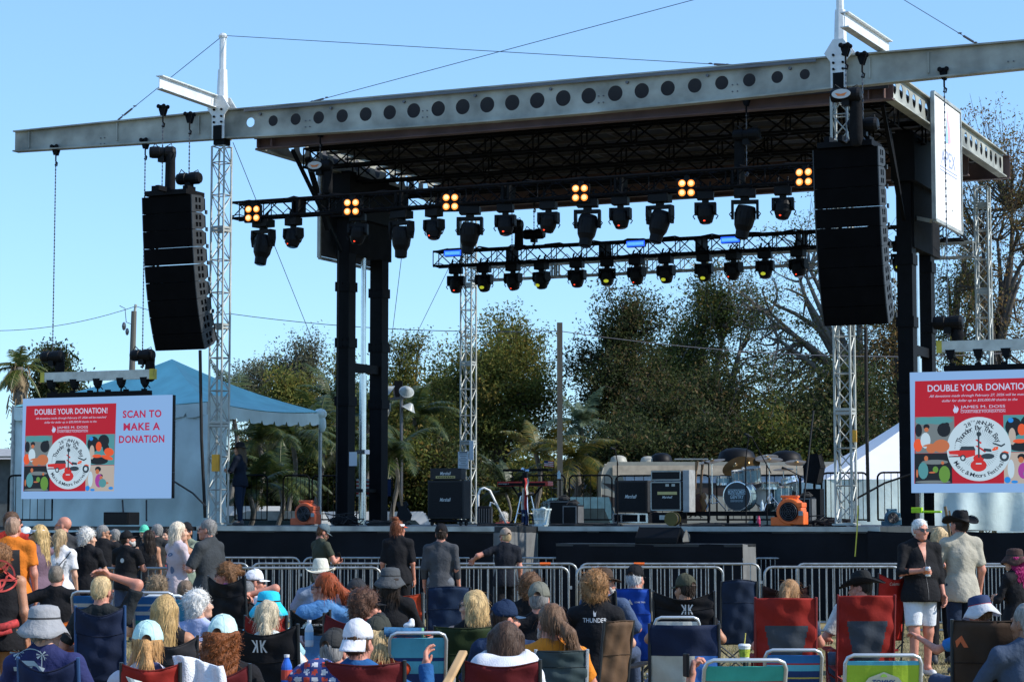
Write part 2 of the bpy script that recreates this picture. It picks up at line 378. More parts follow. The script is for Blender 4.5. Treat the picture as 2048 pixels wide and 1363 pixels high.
# side banner panels
for u_, v0, v1, y0, y1, x0, inner in ((-.35, 4.85, 8.1, 275, 515, 637, True), (14.1, 4.5, 6.95, 195, 445, 1880, False)):
    zt, zb = PU(x0, y0, u_)[1], PU(x0, y1, u_)[1]
    mb = MB(); mb.box((u_, (v0 + v1) / 2, (zt + zb) / 2), (.03, v1 - v0 - .1, zt - zb - .1))
    b = mb.build('banner', M('banner_white_vinyl', (.80, .80, .80), .5, 0, .03) if not inner else M('banner_back', (.06, .062, .07), .7, 0, .2), stage)
    mb = MB()
    for v in (v0, v1): mb.box((u_, v, (zt + zb) / 2), (.08, .05, zt - zb))
    for z in (zt, zb): mb.box((u_, (v0 + v1) / 2, z), (.078, v1 - v0 - .05, .06))
    mb.bar((u_ * .98, v0 + .9, zb + .1), (.1 if inner else 13.3, 5.6, zb + .25), .08)
    mb.build('banner_frame', m_alu, stage, bevel=0)
    if not inner:
        f = lambda x, y: (u_ + .02, (v0 + v1) / 2 + x, (zt + zb) / 2 + y)
        mb = MB(); mb.text('APEX', .05, .1, 1.3, .32, f); [mb.poly([f(a, b) for a, b in ((-.75, -.12 - k), (.85, -.12 - k), (.85, -.14 - k), (-.75, -.14 - k))]) for k in (0, .07)]; mb.build('banner_lettering', M('ink_navy', (.3, .34, .5), .5, var=0), stage)
        mb = MB(); mb.poly([f(*p) for p in ((-.25, .4), (.05, .45), (-.02, .75), (-.05, 1.0), (-.12, .72))]); mb.build('banner_emblem', M('ink_blue', (.3, .5, .8), .5, var=0), stage)
        mb = MB(); mb.poly([f(*p) for p in ((.08, .42), (.3, .5), (.24, .8), (.1, .95), (-.02, 1.25), (.02, .9), (.06, .7))]); mb.build('banner_emblem', M('ink_red', (.8, .4, .45), .5, var=0), stage)
# black inner housing around the roof hydraulics at both sides
for u_ in (.15, 13.35):
    mb = MB(); mb.box((u_, 6.2, 9.3), (.5, 2.5, 1.0)); mb.bar((u_ + .1, 4.2, 8.4), (u_ + .1, 3.2, 9.9), .1); mb.bar((u_, 5.0, 8.0), (u_ + .3, 2.2, 9.9), .07)
    mb.build('lift_housing', m_black, stage)
mb = MB(); mb.box((.12, 6.25, 8.85), (.3, 2.1, 1.75)); mb.build('side_curtain', m_fab, stage); mb = MB(); mb.box((13.35, 6.4, 8.2), (.3, 2.3, 1.5)); mb.build('side_curtain', m_fab, stage)
# truss towers
for i, (u_, v_, lab) in enumerate(((0, 0, 'silver lattice truss tower at the left front corner of the stage'), (13.44, 0, 'silver lattice truss tower at the right front corner of the stage'), (0, 12.2, 'silver lattice truss tower at the rear left corner with notice sheets'), (13.44, 12.2, 'silver lattice truss tower at the rear right corner before bare trees'))):
    t = thing('truss_tower', lab, 'truss tower', S(u_, v_, 0), YAW, 'truss towers at the stage corners')
    zb = ZD + .04 if i != 3 else 1.0; mb = MB(); truss(mb, (0, 0, zb + .02), (0, 0, ZB0 - .2), .3, .3, (0, 1, 0), .34, .026, .012, joint=2.05); mb.build('truss', m_alu, t)
    mb = MB(); mb.box((0, 0, zb), (.42, .42, .03)); mb.build('base_plate', m_alu, t)
    if i == 2:
        mb = MB(); f = lambda x, y: (x, -.2, y); mb.box((-.05, -.19, 3.35), (.3, .01, .45)); mb.box((.18, -.185, 3.6), (.12, .01, .5)); mb.build('notice_sheet', M('paper', (.6, .66, .72), .7, var=.05), t)
        mb = MB()
        for k in range(8): mb.box((-.05, -.197, 3.5 - k * .045), (.24 - .05 * (k % 3), .002, .012))
        mb.box((-.05, -.197, 3.55), (.22, .002, .03)); mb.build('notice_print', M('ink_grey', (.08, .09, .1), .8, var=0), t)
    if i == 0:
        mb = MB(); mb.box((.05, -.19, 3.0), (.16, .06, .35)); mb.build('warning_tag', M('yellow_tag', (.6, .3, .02), .5), t)
    if i == 1:
        mb = MB(); mb.box((.2, -.12, 3.35), (.09, .06, .22)); mb.build('warning_tag', M('yellow_tag', (.6, .3, .02), .5), t)
# rear horizontal silver truss
t = thing('rear_truss', 'silver horizontal truss spanning between the rear stage towers', 'truss', S(0, 12.2, 8.15), YAW)
mb = MB(); truss(mb, (.2, -.3, 0), (13.3, -.3, 0), .3, .34, (0, 0, 1), .36, .026, .012, joint=2.4); mb.build('truss', m_alu, t)
# trolley beams on top
def trolley_beam(u0, v0, u1, v1, z, lab):
    t = thing('trolley_beam', lab, 'hoist beam', S(u0, v0, z), YAW); mb = MB(); a, b = (0, 0, 0), (u1 - u0, v1 - v0, 0)
    mb.bar(a, b, .015, .26); mb.bar((0, 0, .13), (b[0], b[1], .13), .16, .02); mb.bar((0, 0, -.13), (b[0], b[1], -.13), .16, .02); mb.build('beam', m_white if False else M('beam_white_metal', (.66, .68, .68), .45, .2, .12), t); return t
ua, za = PV(318, 203, -2.4); ub, zb_ = PV(1689, 70, -2.2)
trolley_beam(ua, -2.4, -.12, .3, ZB1 + .2, 'white steel beam jutting forward above the left speaker array')
trolley_beam(ub, -2.2, ub + .1, .5, ZB1 + .2, 'white steel beam jutting forward above the right speaker array')
# ------------------------------------------------------------ hoists
def trolley(mb, p, rz=0):
    p = Vector(p)
    for s_ in (-1, 1):
        mb.plate([(-.07, .05), (-.075, -.04), (-.03, -.17), (.03, -.17), (.075, -.04), (.07, .05)], [], .015, lambda x, y, w, s_=s_: p + Vector((x, s_ * .05 + w, y)))
        for a in (-.07, .07): mb.lathe([(.035, 0), (.045, .01), (.045, .03), (.02, .04)], p + Vector((a * .9, s_ * .055, .02)), 10, Matrix.Rotation(R(90) * -s_, 3, 'X'))
    mb.path([p + Vector((0, 0, -.15)), p + Vector((0, 0, -.3)), p + Vector((.04, 0, -.34)), p + Vector((.03, 0, -.4)), p + Vector((-.02, 0, -.38))], .018, 6)
def hoist(loc, zt, zb, lab, bag=.5, rot=0, logo=False, bagside=1, tz=0, group=None):
    """loc (u, v, z) of motor; chain from zt (top) down through the motor to zb"""
    t = thing('chain_hoist', lab, 'chain hoist', S(*loc), YAW, group)
    mb = MB(); Rm = Matrix.Rotation(rot, 3, 'Z') @ Matrix.Rotation(R(90), 3, 'Y')
    mb.lathe([(.05, -.27), (.11, -.26), (.125, -.2), (.125, -.06), (.11, -.05), (.11, .05), (.13, .06), (.13, .22), (.1, .27), (.02, .28)], (0, 0, 0), 16, Rm)
    mb.box((0, 0, -.1), (.14, .14, .2)); mb.build('motor', m_blk2, t)
    mb = MB(); chain(mb, (0, 0, zt - loc[2]), (0, 0, .1)); chain(mb, (0, 0, -.1), (0, 0, zb - loc[2]), .01)
    mb.path([(0, 0, zb - loc[2] + .1), (.03, 0, zb - loc[2] + .04), (0, 0, zb - loc[2]), (-.04, 0, zb - loc[2] + .03)], .018, 6); mb.build('chain', m_chain, t)
    mb = MB(); trolley(mb, (0, 0, zt - loc[2] + .1)); mb.build('trolley', m_black, t)
    mb = MB()
    if bag:
        bx = .16 * bagside
        mb.lathe([(.04, -bag), (.1, -bag + .03), (.12, -bag + .15), (.1, -.15), (.12, -.02), (.1, .02)], (bx, .05, -.02), 12, None, 1, .8, lambda p: Vector((p.x * (1 + .08 * math.sin(p.z * 30)), p.y, p.z)))
        mb.build('chain_bag', m_fab, t, smooth=True)
    mb = MB(); mb.path([(-.1, 0, .12), (-.2, .02, .2), (-.26, .02, .1), (-.2, 0, 0)], .012, 5); mb.path([(.1, 0, .12), (.2, .02, .17), (.24, .02, .05), (.3, 0, -.1)], .01, 5); mb.build('power_cable', m_rubber, t)
    if logo:
        mb = MB(); mb.plate(circ(0, 0, .17, 20, .085), [], .01, lambda x, y, w: (x - .05, -.14 - w, y)); mb.build('badge', M('badge_grey', (.5, .52, .52), .4, var=0), t)
        mb = MB(); mb.poly([(x - .05, -.153, y) for x, y in ((-.11, .02), (0, -.005), (.11, .02), (.06, -.04), (-.06, -.04))]); mb.build('badge_print', M('print_orange', (.7, .2, .05), .5, var=0), t)
    return t
# ------------------------------------------------------------ line arrays
m_arr = M('speaker_grille_black', (.0035, .0035, .004), .9, 0, .25, 3, .3, 300, spec=.06)
m_arrs = M('speaker_side_grey', (.03, .036, .042), .6, .1, .25, 6)
def line_array(uc, v0, ztop, lab, n=9):
    t = thing('line_array', lab, 'speaker array', S(uc, v0, ztop), YAW, 'speaker arrays hanging at both stage sides')
    w, h, dp = 1.2, .355, .55; pitch = 0; y, z = 0, 0
    for i in range(n):
        pitch = R((3, 3.5, 4.5, 6, 8, 10.5, 13.5, 17, 21)[i] + 1)
        c, s_ = math.cos(pitch), math.sin(pitch)
        # local: front at y=0 facing -y, tilted down: going down the front moves back (+y)
        q = lambda x, a, b: (x, y + a * c - b * s_ * 1, z + b * c + a * s_)
        mb = MB(); tr = .055
        pr = [(0, 0), (.33, 0 - .01), (dp, -tr), (dp, -h + .012 + tr), (.33, -h + .02), (0, -h + .012)]
        mb.plate(pr, [], w - .05, lambda a, b, w_: q(-w / 2 + .025 + w_, a, b)); b_ = mb.build('speaker_box', m_arr, t)
        mb = MB(); pr2 = [(.0, -.0), (.36, -.0), (.47, -.05), (.47, -h + .06), (.36, -h + .012), (.0, -h + .012)]
        hs = [[(a0, -.05), (a0 + .08, -.05), (a0 + .08, -.15), (a0, -.15)] for a0 in (.13, .26)] + [[(a0, -.2), (a0 + .09, -.2), (a0 + .09, -.29), (a0, -.29)] for a0 in (.13, .25)]
        for sx in (-w / 2, w / 2 - .02): mb = MB(); mb.plate(pr2, hs, .02, lambda a, b, w_, sx=sx: q(sx + w_, a, b)); mb.build('side_plate', m_arrs, b_)
        for sx in (-1, 1): mb = MB(); mb.box(q(sx * (w / 2 + .01), .52, -h + .02), (.03, .06, .08)); mb.build('rigging_link', m_arrs, b_)
        y += h * s_; z -= h * c
    mb = MB(); mb.box((0, .3, .07), (1.0, .7, .1)); mb.bar((0, -.35, .13), (0, .95, .13), .08, .1); mb.box((-.35, .3, .16), (.1, .5, .16)); mb.box((.35, .3, .14), (.12, .3, .16)); mb.build('rigging_frame', m_black, t)
    return t, z
la_u, la_z = PV(333, 392, -1.7); ra_u, ra_z = PV(1690, 296, -1.7)
line_array(la_u, -1.7, la_z, 'tall curved black speaker array hanging left of the stage against blue sky')
line_array(ra_u, -1.7, ra_z, 'tall curved black speaker array hanging at the right front corner of the stage')
def hpx(x, ym, yt, yb, v, lab, **k):
    u_, zm = PV(x, ym, v); hoist((u_, v, zm), PV(x, yt, v)[1], PV(x, yb, v)[1], lab, **k)
hpx(325, 305, 225, 388, -1.7, 'chain hoist with long cloth chain bag above the left speaker array', bag=.85, rot=.5)
hpx(378, 357, 240, 375, -1.3, 'chain hoist with level round motor, nearer the tower, above the left speaker array', bag=0)
hpx(1692, 190, 105, 285, -2.1, 'chain hoist with oval winged badge above the right speaker array', bag=.9, logo=True, bagside=1)
hpx(1726, 250, 122, 285, -1.7, 'silver tipped chain hoist lying level just above the right speaker array', bag=0)
hpx(640, 332, 268, 390, 1.4, 'chain hoist with white oval badge left of the dark side panel', bag=.6, logo=True)
hpx(1493, 270, 205, 352, 1.3, 'chain hoist under the roof near the right end of the front lighting truss', bag=1.0, bagside=-1, logo=False)
hpx(1024, 450, 375, 500, 8.6, 'chain hoist with badge and chain bag above the rear lighting truss', bag=.6, logo=True)
hpx(1068, 468, 400, 490, 9.4, 'small chain hoist without a bag above the rear lighting truss', bag=0)
# guy wires
def wire(pts, r, lab, mat=None, name='guy_wire', cat='wire', sag=0):
    t = thing(name, lab, cat, pts[0]); mb = MB(); out = []
    for a, b in zip(pts, pts[1:]):
        a, b = Vector(a), Vector(b)
        for i in range(12): p = a.lerp(b, i / 12); p.z -= sag * 4 * (i / 12) * (1 - i / 12); out.append(p)
    out.append(Vector(pts[-1])); inv = _inv[t.name]; mb.path([inv @ p for p in out], r, 5); mb.build('cable', mat or m_chain, t); return t
def Sp(x, y, v): u_, z_ = PV(x, y, v); return S(u_, v, z_)
m_wblue = M('wire_blue_grey', (.1, .16, .24), .5, .3, .05)
mt = S(0, 0, 12.05); mt2 = S(13.44, 0, 12.25)
for a, b, lab, turn in ((mt, Sp(236, 240, 0), 'thin guy wire from the left mast top down to the left cantilever beam', 1), (mt, Sp(1470, 131, 0), 'thin guy wire from the left mast running right to the front beam', 2), (mt2, Sp(612, 207, 0), 'thin guy wire from the right mast sloping left down to the front beam', 2), (mt2, Sp(1965, 95, 0), 'dark guy wire from the right mast down to the right cantilever beam', 1)):
    t = wire([a, b], .008, lab, m_wblue); mb = MB(); d = (Vector(a) - Vector(b)).normalized(); b = Vector(b)
    inv = _inv[t.name]; q = lambda s_: inv @ (b + d * s_)
    mb.tube(q(0), q(.12), .02); mb.tube(q(.2), q(.42), .022); mb.lathe([(.03, 0), (.045, .01), (.03, .02)], q(.16), 8); mb.lathe([(.03, 0), (.045, .01), (.03, .02)], q(.5), 8); mb.build('turnbuckle', m_chain, t)
for a, b, lab in ((Sp(466, 285, 1), Sp(635, 705, 11), 'dark brace wire slanting down behind the left end of the front lighting truss'), (Sp(812, 440, 6), Sp(775, 745, 12), 'steep dark brace wire behind the left columns'), (Sp(915, 500, 12), Sp(800, 735, 14), 'dark brace wire slanting down left from the rear lighting truss'), (Sp(1905, 420, 6), Sp(1855, 700, 12), 'dark brace wire beside the right columns')):
    wire([a, b], .008, lab)
# hanging cable looms
for pts, lab in (([Sp(400, 700, -1.3), Sp(403, 880, -1), Sp(410, 1034, -.4)], 'black cable loom hanging from the left speaker array to the deck'), ([Sp(677, 500, 5), Sp(675, 760, 5), Sp(672, 1038, 5)], 'black cable hanging beside the left dark columns'), ([Sp(1731, 655, -1.3), Sp(1733, 850, -.6), Sp(1737, 1042, -.2)], 'thick black cable loom hanging from the right speaker array to the deck'), ([Sp(1627, 820, 1.6), Sp(1615, 930, 1.4), Sp(1603, 1043, 1.2)], 'thin black cable hanging at the right of the drum kit')):
    t = wire(pts, .035 if 'loom' in lab else .018, lab, m_rubber, 'cable_loom', 'cable')
wire([Sp(1716, 1010, -.4), Sp(1714, 1060, -.42), Sp(1710, 1112, -.5)], .012, 'thin yellow cable hanging down the black skirt at the right', M('yellow_cable', (.5, .45, .05), .5, var=0), 'yellow_cable', 'cable')
# ------------------------------------------------------------ lighting trusses and lamps
t = thing('lighting_truss', 'black lighting truss hanging across the front under the stage roof', 'truss', S(0, .9, 8.3), YAW, 'black lighting trusses')
uf, zf1 = PV(471, 407, .9); zf0 = PV(471, 439, .9)[1]; zfc = (zf1 + zf0) / 2
zr_ = PV(1620, 355, .9); print('front truss', uf, zf1, zf0, zr_)
mb = MB(); truss(mb, (uf, 0, zfc - 8.3), (13.3, 0, zfc - 8.3), .32, .34, (0, 0, 1), .4, .03, .014)
for u_ in np.arange(uf + 1.5, 13, 2.44): mb.box((u_, 0, zfc - 8.3), (.04, .34, .36)); mb.box((u_ + .12, 0, zfc - 8.3), (.04, .34, .36))
mb.path([(uf + i * .3, -.02 + .1 * math.sin(i * 2.1), zfc - 8.3 + .18 + .05 * math.sin(i * 1.7)) for i in range(44)], .02, 5)
mb.path([(uf + i * .2, -.18, zfc - 8.3 - .12 + .09 * math.sin(i * 2.9)) for i in range(64)], .011, 5); mb.build('truss', m_black, t)
t = thing('lighting_truss', 'black lighting truss hanging across the rear of the stage', 'truss', S(0, 9.3, 8.3), YAW, 'black lighting trusses')
ur, zr1 = PV(872, 503, 9.3); zr0 = PV(872, 535, 9.3)[1]; zrc = (zr1 + zr0) / 2
mb = MB(); truss(mb, (ur, 0, zrc - 8.3), (13.6, 0, zrc - 8.3), .32, .36, (0, 0, 1), .4, .03, .014)
for u_ in np.arange(ur + 2, 13, 2.44): mb.box((u_, 0, zrc - 8.3), (.04, .34, .38)); mb.box((u_ + .15, 0, zrc - 8.3), (.04, .34, .38))
mb.path([(ur + i * .3, -.02 + .1 * math.sin(i * 2.4), zrc - 8.3 + .2 + .06 * math.sin(i * 1.9)) for i in range(42)], .02, 5)
mb.path([(ur + i * .2, -.18, zrc - 8.3 - .15 + .1 * math.sin(i * 2.9)) for i in range(60)], .011, 5); mb.build('truss', m_black, t)
print('rear truss z', zrc, 'front', zfc)
def moving_head(big, led, name, lab, group, loc, rz, tilt):
    t = thing(name, lab, 'stage light', loc, YAW + rz, group); k = 1.0 if big else .78
    mb = MB(); mb.box((0, 0, -.08), (.42 * k, .28 * k, .16)); mb.box((0, 0, .04), (.3 * k, .1, .12)); mb.tube((0, 0, -.16), (0, 0, -.22), .09 * k)
    for s_ in (-1, 1): mb.path([(s_ * .12 * k, 0, .04), (s_ * .12 * k, 0, .14), (s_ * .12 * k, .06, .2)], .025, 6)
    mb.build('base', m_blk2, t, bevel=.012)
    mb = MB(); w = .25 * k
    mb.box((0, 0, -.25), (.5 * k, .14, .07))
    for s_ in (-1, 1): mb.plate([(-.1, -.22), (.1, -.22), (.11, -.4), (.07, -.56 * k - .02), (-.07, -.56 * k - .02), (-.11, -.4)], [], .05, lambda x, y, w_, s_=s_: (s_ * (w - .01) - .025 + w_, x, y))
    for s_ in (-1, 1): mb.path([(s_ * (w + .01), 0, -.44), (s_ * (w + .05), 0, -.48), (s_ * (w + .01), 0, -.54)], .012, 5)
    mb.build('yoke', m_blk2, t)
    mb = MB(); Rm = Matrix.Rotation(tilt[0], 3, 'X') @ Matrix.Rotation(tilt[1], 3, 'Y'); c = (0, 0, -.48 * k - .04)
    pr = [(.06, .2), (.17, .19), (.2, .1), (.2, -.06), (.18, -.2), (.13, -.3), (.125, -.44), (.1, -.45)] if big else [(.05, .15), (.15, .14), (.17, .06), (.165, -.08), (.12, -.2), (.1, -.21)]
    mb.lathe(pr, c, 18, Rm)
    for i in range(6):
        a = i * math.pi / 3; q = Rm @ Vector((math.cos(a) * .195 * k, math.sin(a) * .195 * k, 0)); mb.box(Vector(c) + q, (.03, .03, .1), rz=a)
    h = mb.build('head', m_blk2, t, bevel=.006)
    zl = -.452 if big else -.212
    mb = MB(); mb.lathe([(.0, zl - .012), (.08, zl - .01), (.095, zl)], c, 16, Rm)
    col = {'red': (1, .06, .02), 'yellow': (.75, .8, .05), None: (.03, .03, .04)}[led]
    mb.build('lens', M('lens_dark', (.02, .02, .03), .08, 0, 0), h)
    if led:
        mb = MB(); q = Rm @ Vector((0, -.03, zl - .01)) + Vector(c); q2 = Rm @ Vector((-.02, -.13 if led == 'yellow' else -.1, zl + (.08 if led == 'yellow' else .05))) + Vector(c)
        mb.ell(q2, (.062, .05, .042) if led == 'yellow' else (.04, .035, .03), 12)
        mb.build('glow', M('glow_' + led, col, .4, emit=1.6 if led == 'red' else .45, ecol=col, var=0), h)
    return t
random.seed(4)
def fxline(items, v, zc, lab_t, truss_name):
    for i, (x, kind) in enumerate(items):
        u_ = PV(x, 430 if v < 5 else 520, v)[0]; led = {'B': None, 'b': 'red', 'r': 'red', 'y': 'yellow'}[kind]; big = kind == 'B'
        nm = {'B': 'large unlit', 'b': 'small red glowing', 'r': 'red glowing', 'y': 'yellow glowing'}[kind]
        moving_head(big, led, 'moving_head_light', f'{nm} moving head lamp, {ORD[i]} under the {truss_name}', f'moving heads under the {truss_name}', S(u_, v, zc - .2), random.uniform(-.35, .35), (random.uniform(-.2, .15), random.uniform(-.2, .25) if not big else random.uniform(-.05, .2)))
fx = sorted([(527, 'B'), (803, 'B'), (940, 'B'), (1175, 'B'), (1320, 'B'), (1490, 'B'), (587, 'b'), (716, 'b'), (868, 'b'), (1011, 'b'), (1097, 'b'), (1241, 'b'), (1411, 'b'), (1566, 'b')])
fxline([f for f in fx][:13], .9, zfc - .02, '', 'front lighting truss')
fxline([(1566, 'b')], .9, zfc - .02, '', 'front lighting truss') if False else None
u_ = PV(1566, 400, .9)[0]; moving_head(False, 'red', 'moving_head_light', 'small red glowing moving head lamp, rightmost under the front lighting truss', 'moving heads under the front lighting truss', S(u_, .9, zfc - .22), .2, (-.1, .1))
fxline([(912, 'r'), (968, 'y'), (1026, 'r'), (1083, 'y'), (1154, 'r'), (1214, 'y'), (1273, 'r'), (1332, 'y'), (1408, 'y'), (1467, 'r'), (1530, 'y'), (1597, 'r')], 9.3, zrc - .02, '', 'rear lighting truss')
u_ = PV(1800, 490, 9.3)[0]; moving_head(False, 'yellow', 'moving_head_light', 'yellow glowing moving head lamp seen right of the big right speaker array', 'moving heads under the rear lighting truss', S(u_, 9.3, zrc - .22), .2, (-.1, .1))
m_amber = M('amber_lamp', (1, .4, .1), .4, emit=1.3, ecol=(1, .26, .03), var=0); m_core = M('amber_core', (1, .8, .5), .4, emit=1.5, ecol=(1, .52, .16), var=0)
for i, (x, y) in enumerate(((505, 427), (703, 414), (901, 404), (1160, 386), (1373, 376), (1608, 354))):
    u_, z_ = PV(x, y, .68); t = thing('blinder_light', f'four lamp amber blinder, {ORD[i] if i < 5 else "rightmost"} on the front lighting truss', 'stage light', S(u_, .68, z_), YAW + random.uniform(0, .3), 'amber blinder lights on the front lighting truss')
    mb = MB(); mb.box((0, .05, 0), (.38, .1, .38)); mb.box((0, .1, .2), (.1, .1, .12)); mb.build('housing', m_blk2, t, bevel=.01)
    for a in (-.088, .088):
        for b in (-.092, .092):
            mb = MB(); mb.lathe([(.082, 0), (.082, -.02), (.072, -.02)], (a, 0, b), 16, Matrix.Rotation(R(-90), 3, 'X'), cap=False); l_ = mb.build('lamp_ring', m_blk2, t)
            mb = MB(); mb.lathe([(.071, -.0), (.06, .018), (.045, .026)], (a, -.005, b), 18, Matrix.Rotation(R(90), 3, 'X')); mb.build('lamp_glass', m_amber, l_)
            mb = MB(); mb.lathe([(.046, 0), (.025, .008), (0, .01)], (a, -.031, b), 14, Matrix.Rotation(R(90), 3, 'X')); mb.build('lamp_core', m_core, l_)
for i, (x, y) in enumerate(((905, 506), (1271, 487), (1460, 479))):
    u_, z_ = PV(x, y, 9.05); t = thing('led_bar_light', ('glowing blue LED bar at the left end of the rear lighting truss', 'glowing blue LED bar near the middle of the rear lighting truss', 'glowing blue LED bar toward the right of the rear lighting truss')[i], 'stage light', S(u_, 9.05, z_), YAW, 'blue LED bars on the rear lighting truss')
    mb = MB(); mb.box((0, .06, .0), (.46, .1, .16)); mb.box((0, .08, .1), (.42, .12, .05)); mb.build('housing', m_blk2, t, bevel=.01)
    mb = MB(); mb.box((0, .0, 0), (.45, .02, .135)); mb.build('led_face', M('led_blue', (.2, .5, 1), .4, emit=1.5, ecol=(.008, .07, 1), var=0), t)
    mb = MB(); mb.box((0, -.012, .0), (.4, .006, .07)); mb.build('led_core', M('led_core', (.5, .8, 1), .4, emit=1.5, ecol=(.05, .25, 1), var=0), t)
# oval unlit house lamps under the roof
for x, y, v, lab in ((984, 342, 6.5, 'oval unlit work lamp under the stage roof, left of centre'), (1529, 306, 6.5, 'oval unlit work lamp under the stage roof, to the right')):
    u_, z_ = PV(x, y, v); t = thing('work_lamp', lab, 'lamp', S(u_, v, z_), YAW); mb = MB(); mb.lathe([(.02, .1), (.12, .08), (.3, .0), (.31, -.02)], (0, 0, 0), 18); mb.build('lamp_shade', M('lamp_grey', (.09, .09, .1), .4), t)
    mb = MB(); mb.tube((0, 0, .1), (0, 0, ZB1 - z_ - .2), .02); mb.build('stem', m_black, t)
# label sheets
u_, z_ = PV(704, 917, 5.1); mb = MB(); mb.box((u_ - .0, 5.15, z_), (.2, .01, .32)); mb.build('notice_sheet', M('paper', (.6, .66, .72), .7), stage)
# ground riser in front
t = thing('low_riser', 'low black draped riser standing on the ground before the stage', 'riser', S(9.5, -1.5, 0), YAW)
u1, zt_ = PV(1484, 1087, -1.9); u0 = PV(1112, 1087, -1.9)[0]
mb = MB(); mb.box(((u0 + u1) / 2 - 9.5, 0, zt_ - .03), (u1 - u0, .8, .05)); mb.build('top', m_deck, t)
skirt([(u0 - 9.5, -.4), (u1 - 9.5, -.4)], zt_, 'drape', parent=t, amp=.015, seed=2); skirt([(u1 - 9.5, -.4), (u1 - 9.5, .4)], zt_, 'side_drape', mat=m_skirt_lit, parent=t, amp=.02)
t = thing('floor_monitor', 'black wedge speaker lying on the low riser in front of the stage', 'monitor speaker', S(*[PV(1330, 1080, -1.5)[0], -1.5, zt_]), YAW)
mb = MB(); mb.plate([(-.2, 0), (.22, 0), (.22, .2), (0, .3), (-.2, .1)], [], .8, lambda a, b, w_: (w_ - .5, a, b)); mb.build('cabinet', m_blk2, t, bevel=.01)
mb = MB(); mb.plate([(-.18, .03), (.2, .03), (.2, .15), (0, .25), (-.18, .08)], [], .01, lambda a, b, w_: (w_ + .401, a, b)); mb.build('end_panel', M('panel_grey', (.12, .12, .11), .6), t)
# ------------------------------------------------------------ LED screens
def em(name, c, k=1.0):
    c = tuple(v * .85 for v in c)
    return M('screen_' + name, (.02, .02, .02), .6, emit=k, ecol=c, var=0, spec=.1)
scr_bg = em('pale', (.24, .43, .76)); scr_red = em('red', (.42, .012, .028)); scr_txt = em('pale_text', (.5, .6, .85)); scr_pink = em('crimson', (.42, .02, .08))
scr_ink = em('ink', (.01, .015, .03)); scr_disc = em('disc', (.50, .66, .78)); scr_dark = em('dark', (.012, .016, .022)); scr_skin = em('tan', (.5, .16, .07)); scr_or = em('orange', (.75, .10, .03))
scr_teal = em('teal', (.08, .28, .32)); scr_green = em('green', (.12, .28, .05)); scr_mag = em('magenta', (.35, .05, .32)); scr_grey = em('grey', (.16, .2, .22)); scr_beige = em('beige', (.45, .4, .36)); scr_blu = em('blue', (.02, .25, .75)); scr_dred = em('dark_red', (.32, .01, .03))
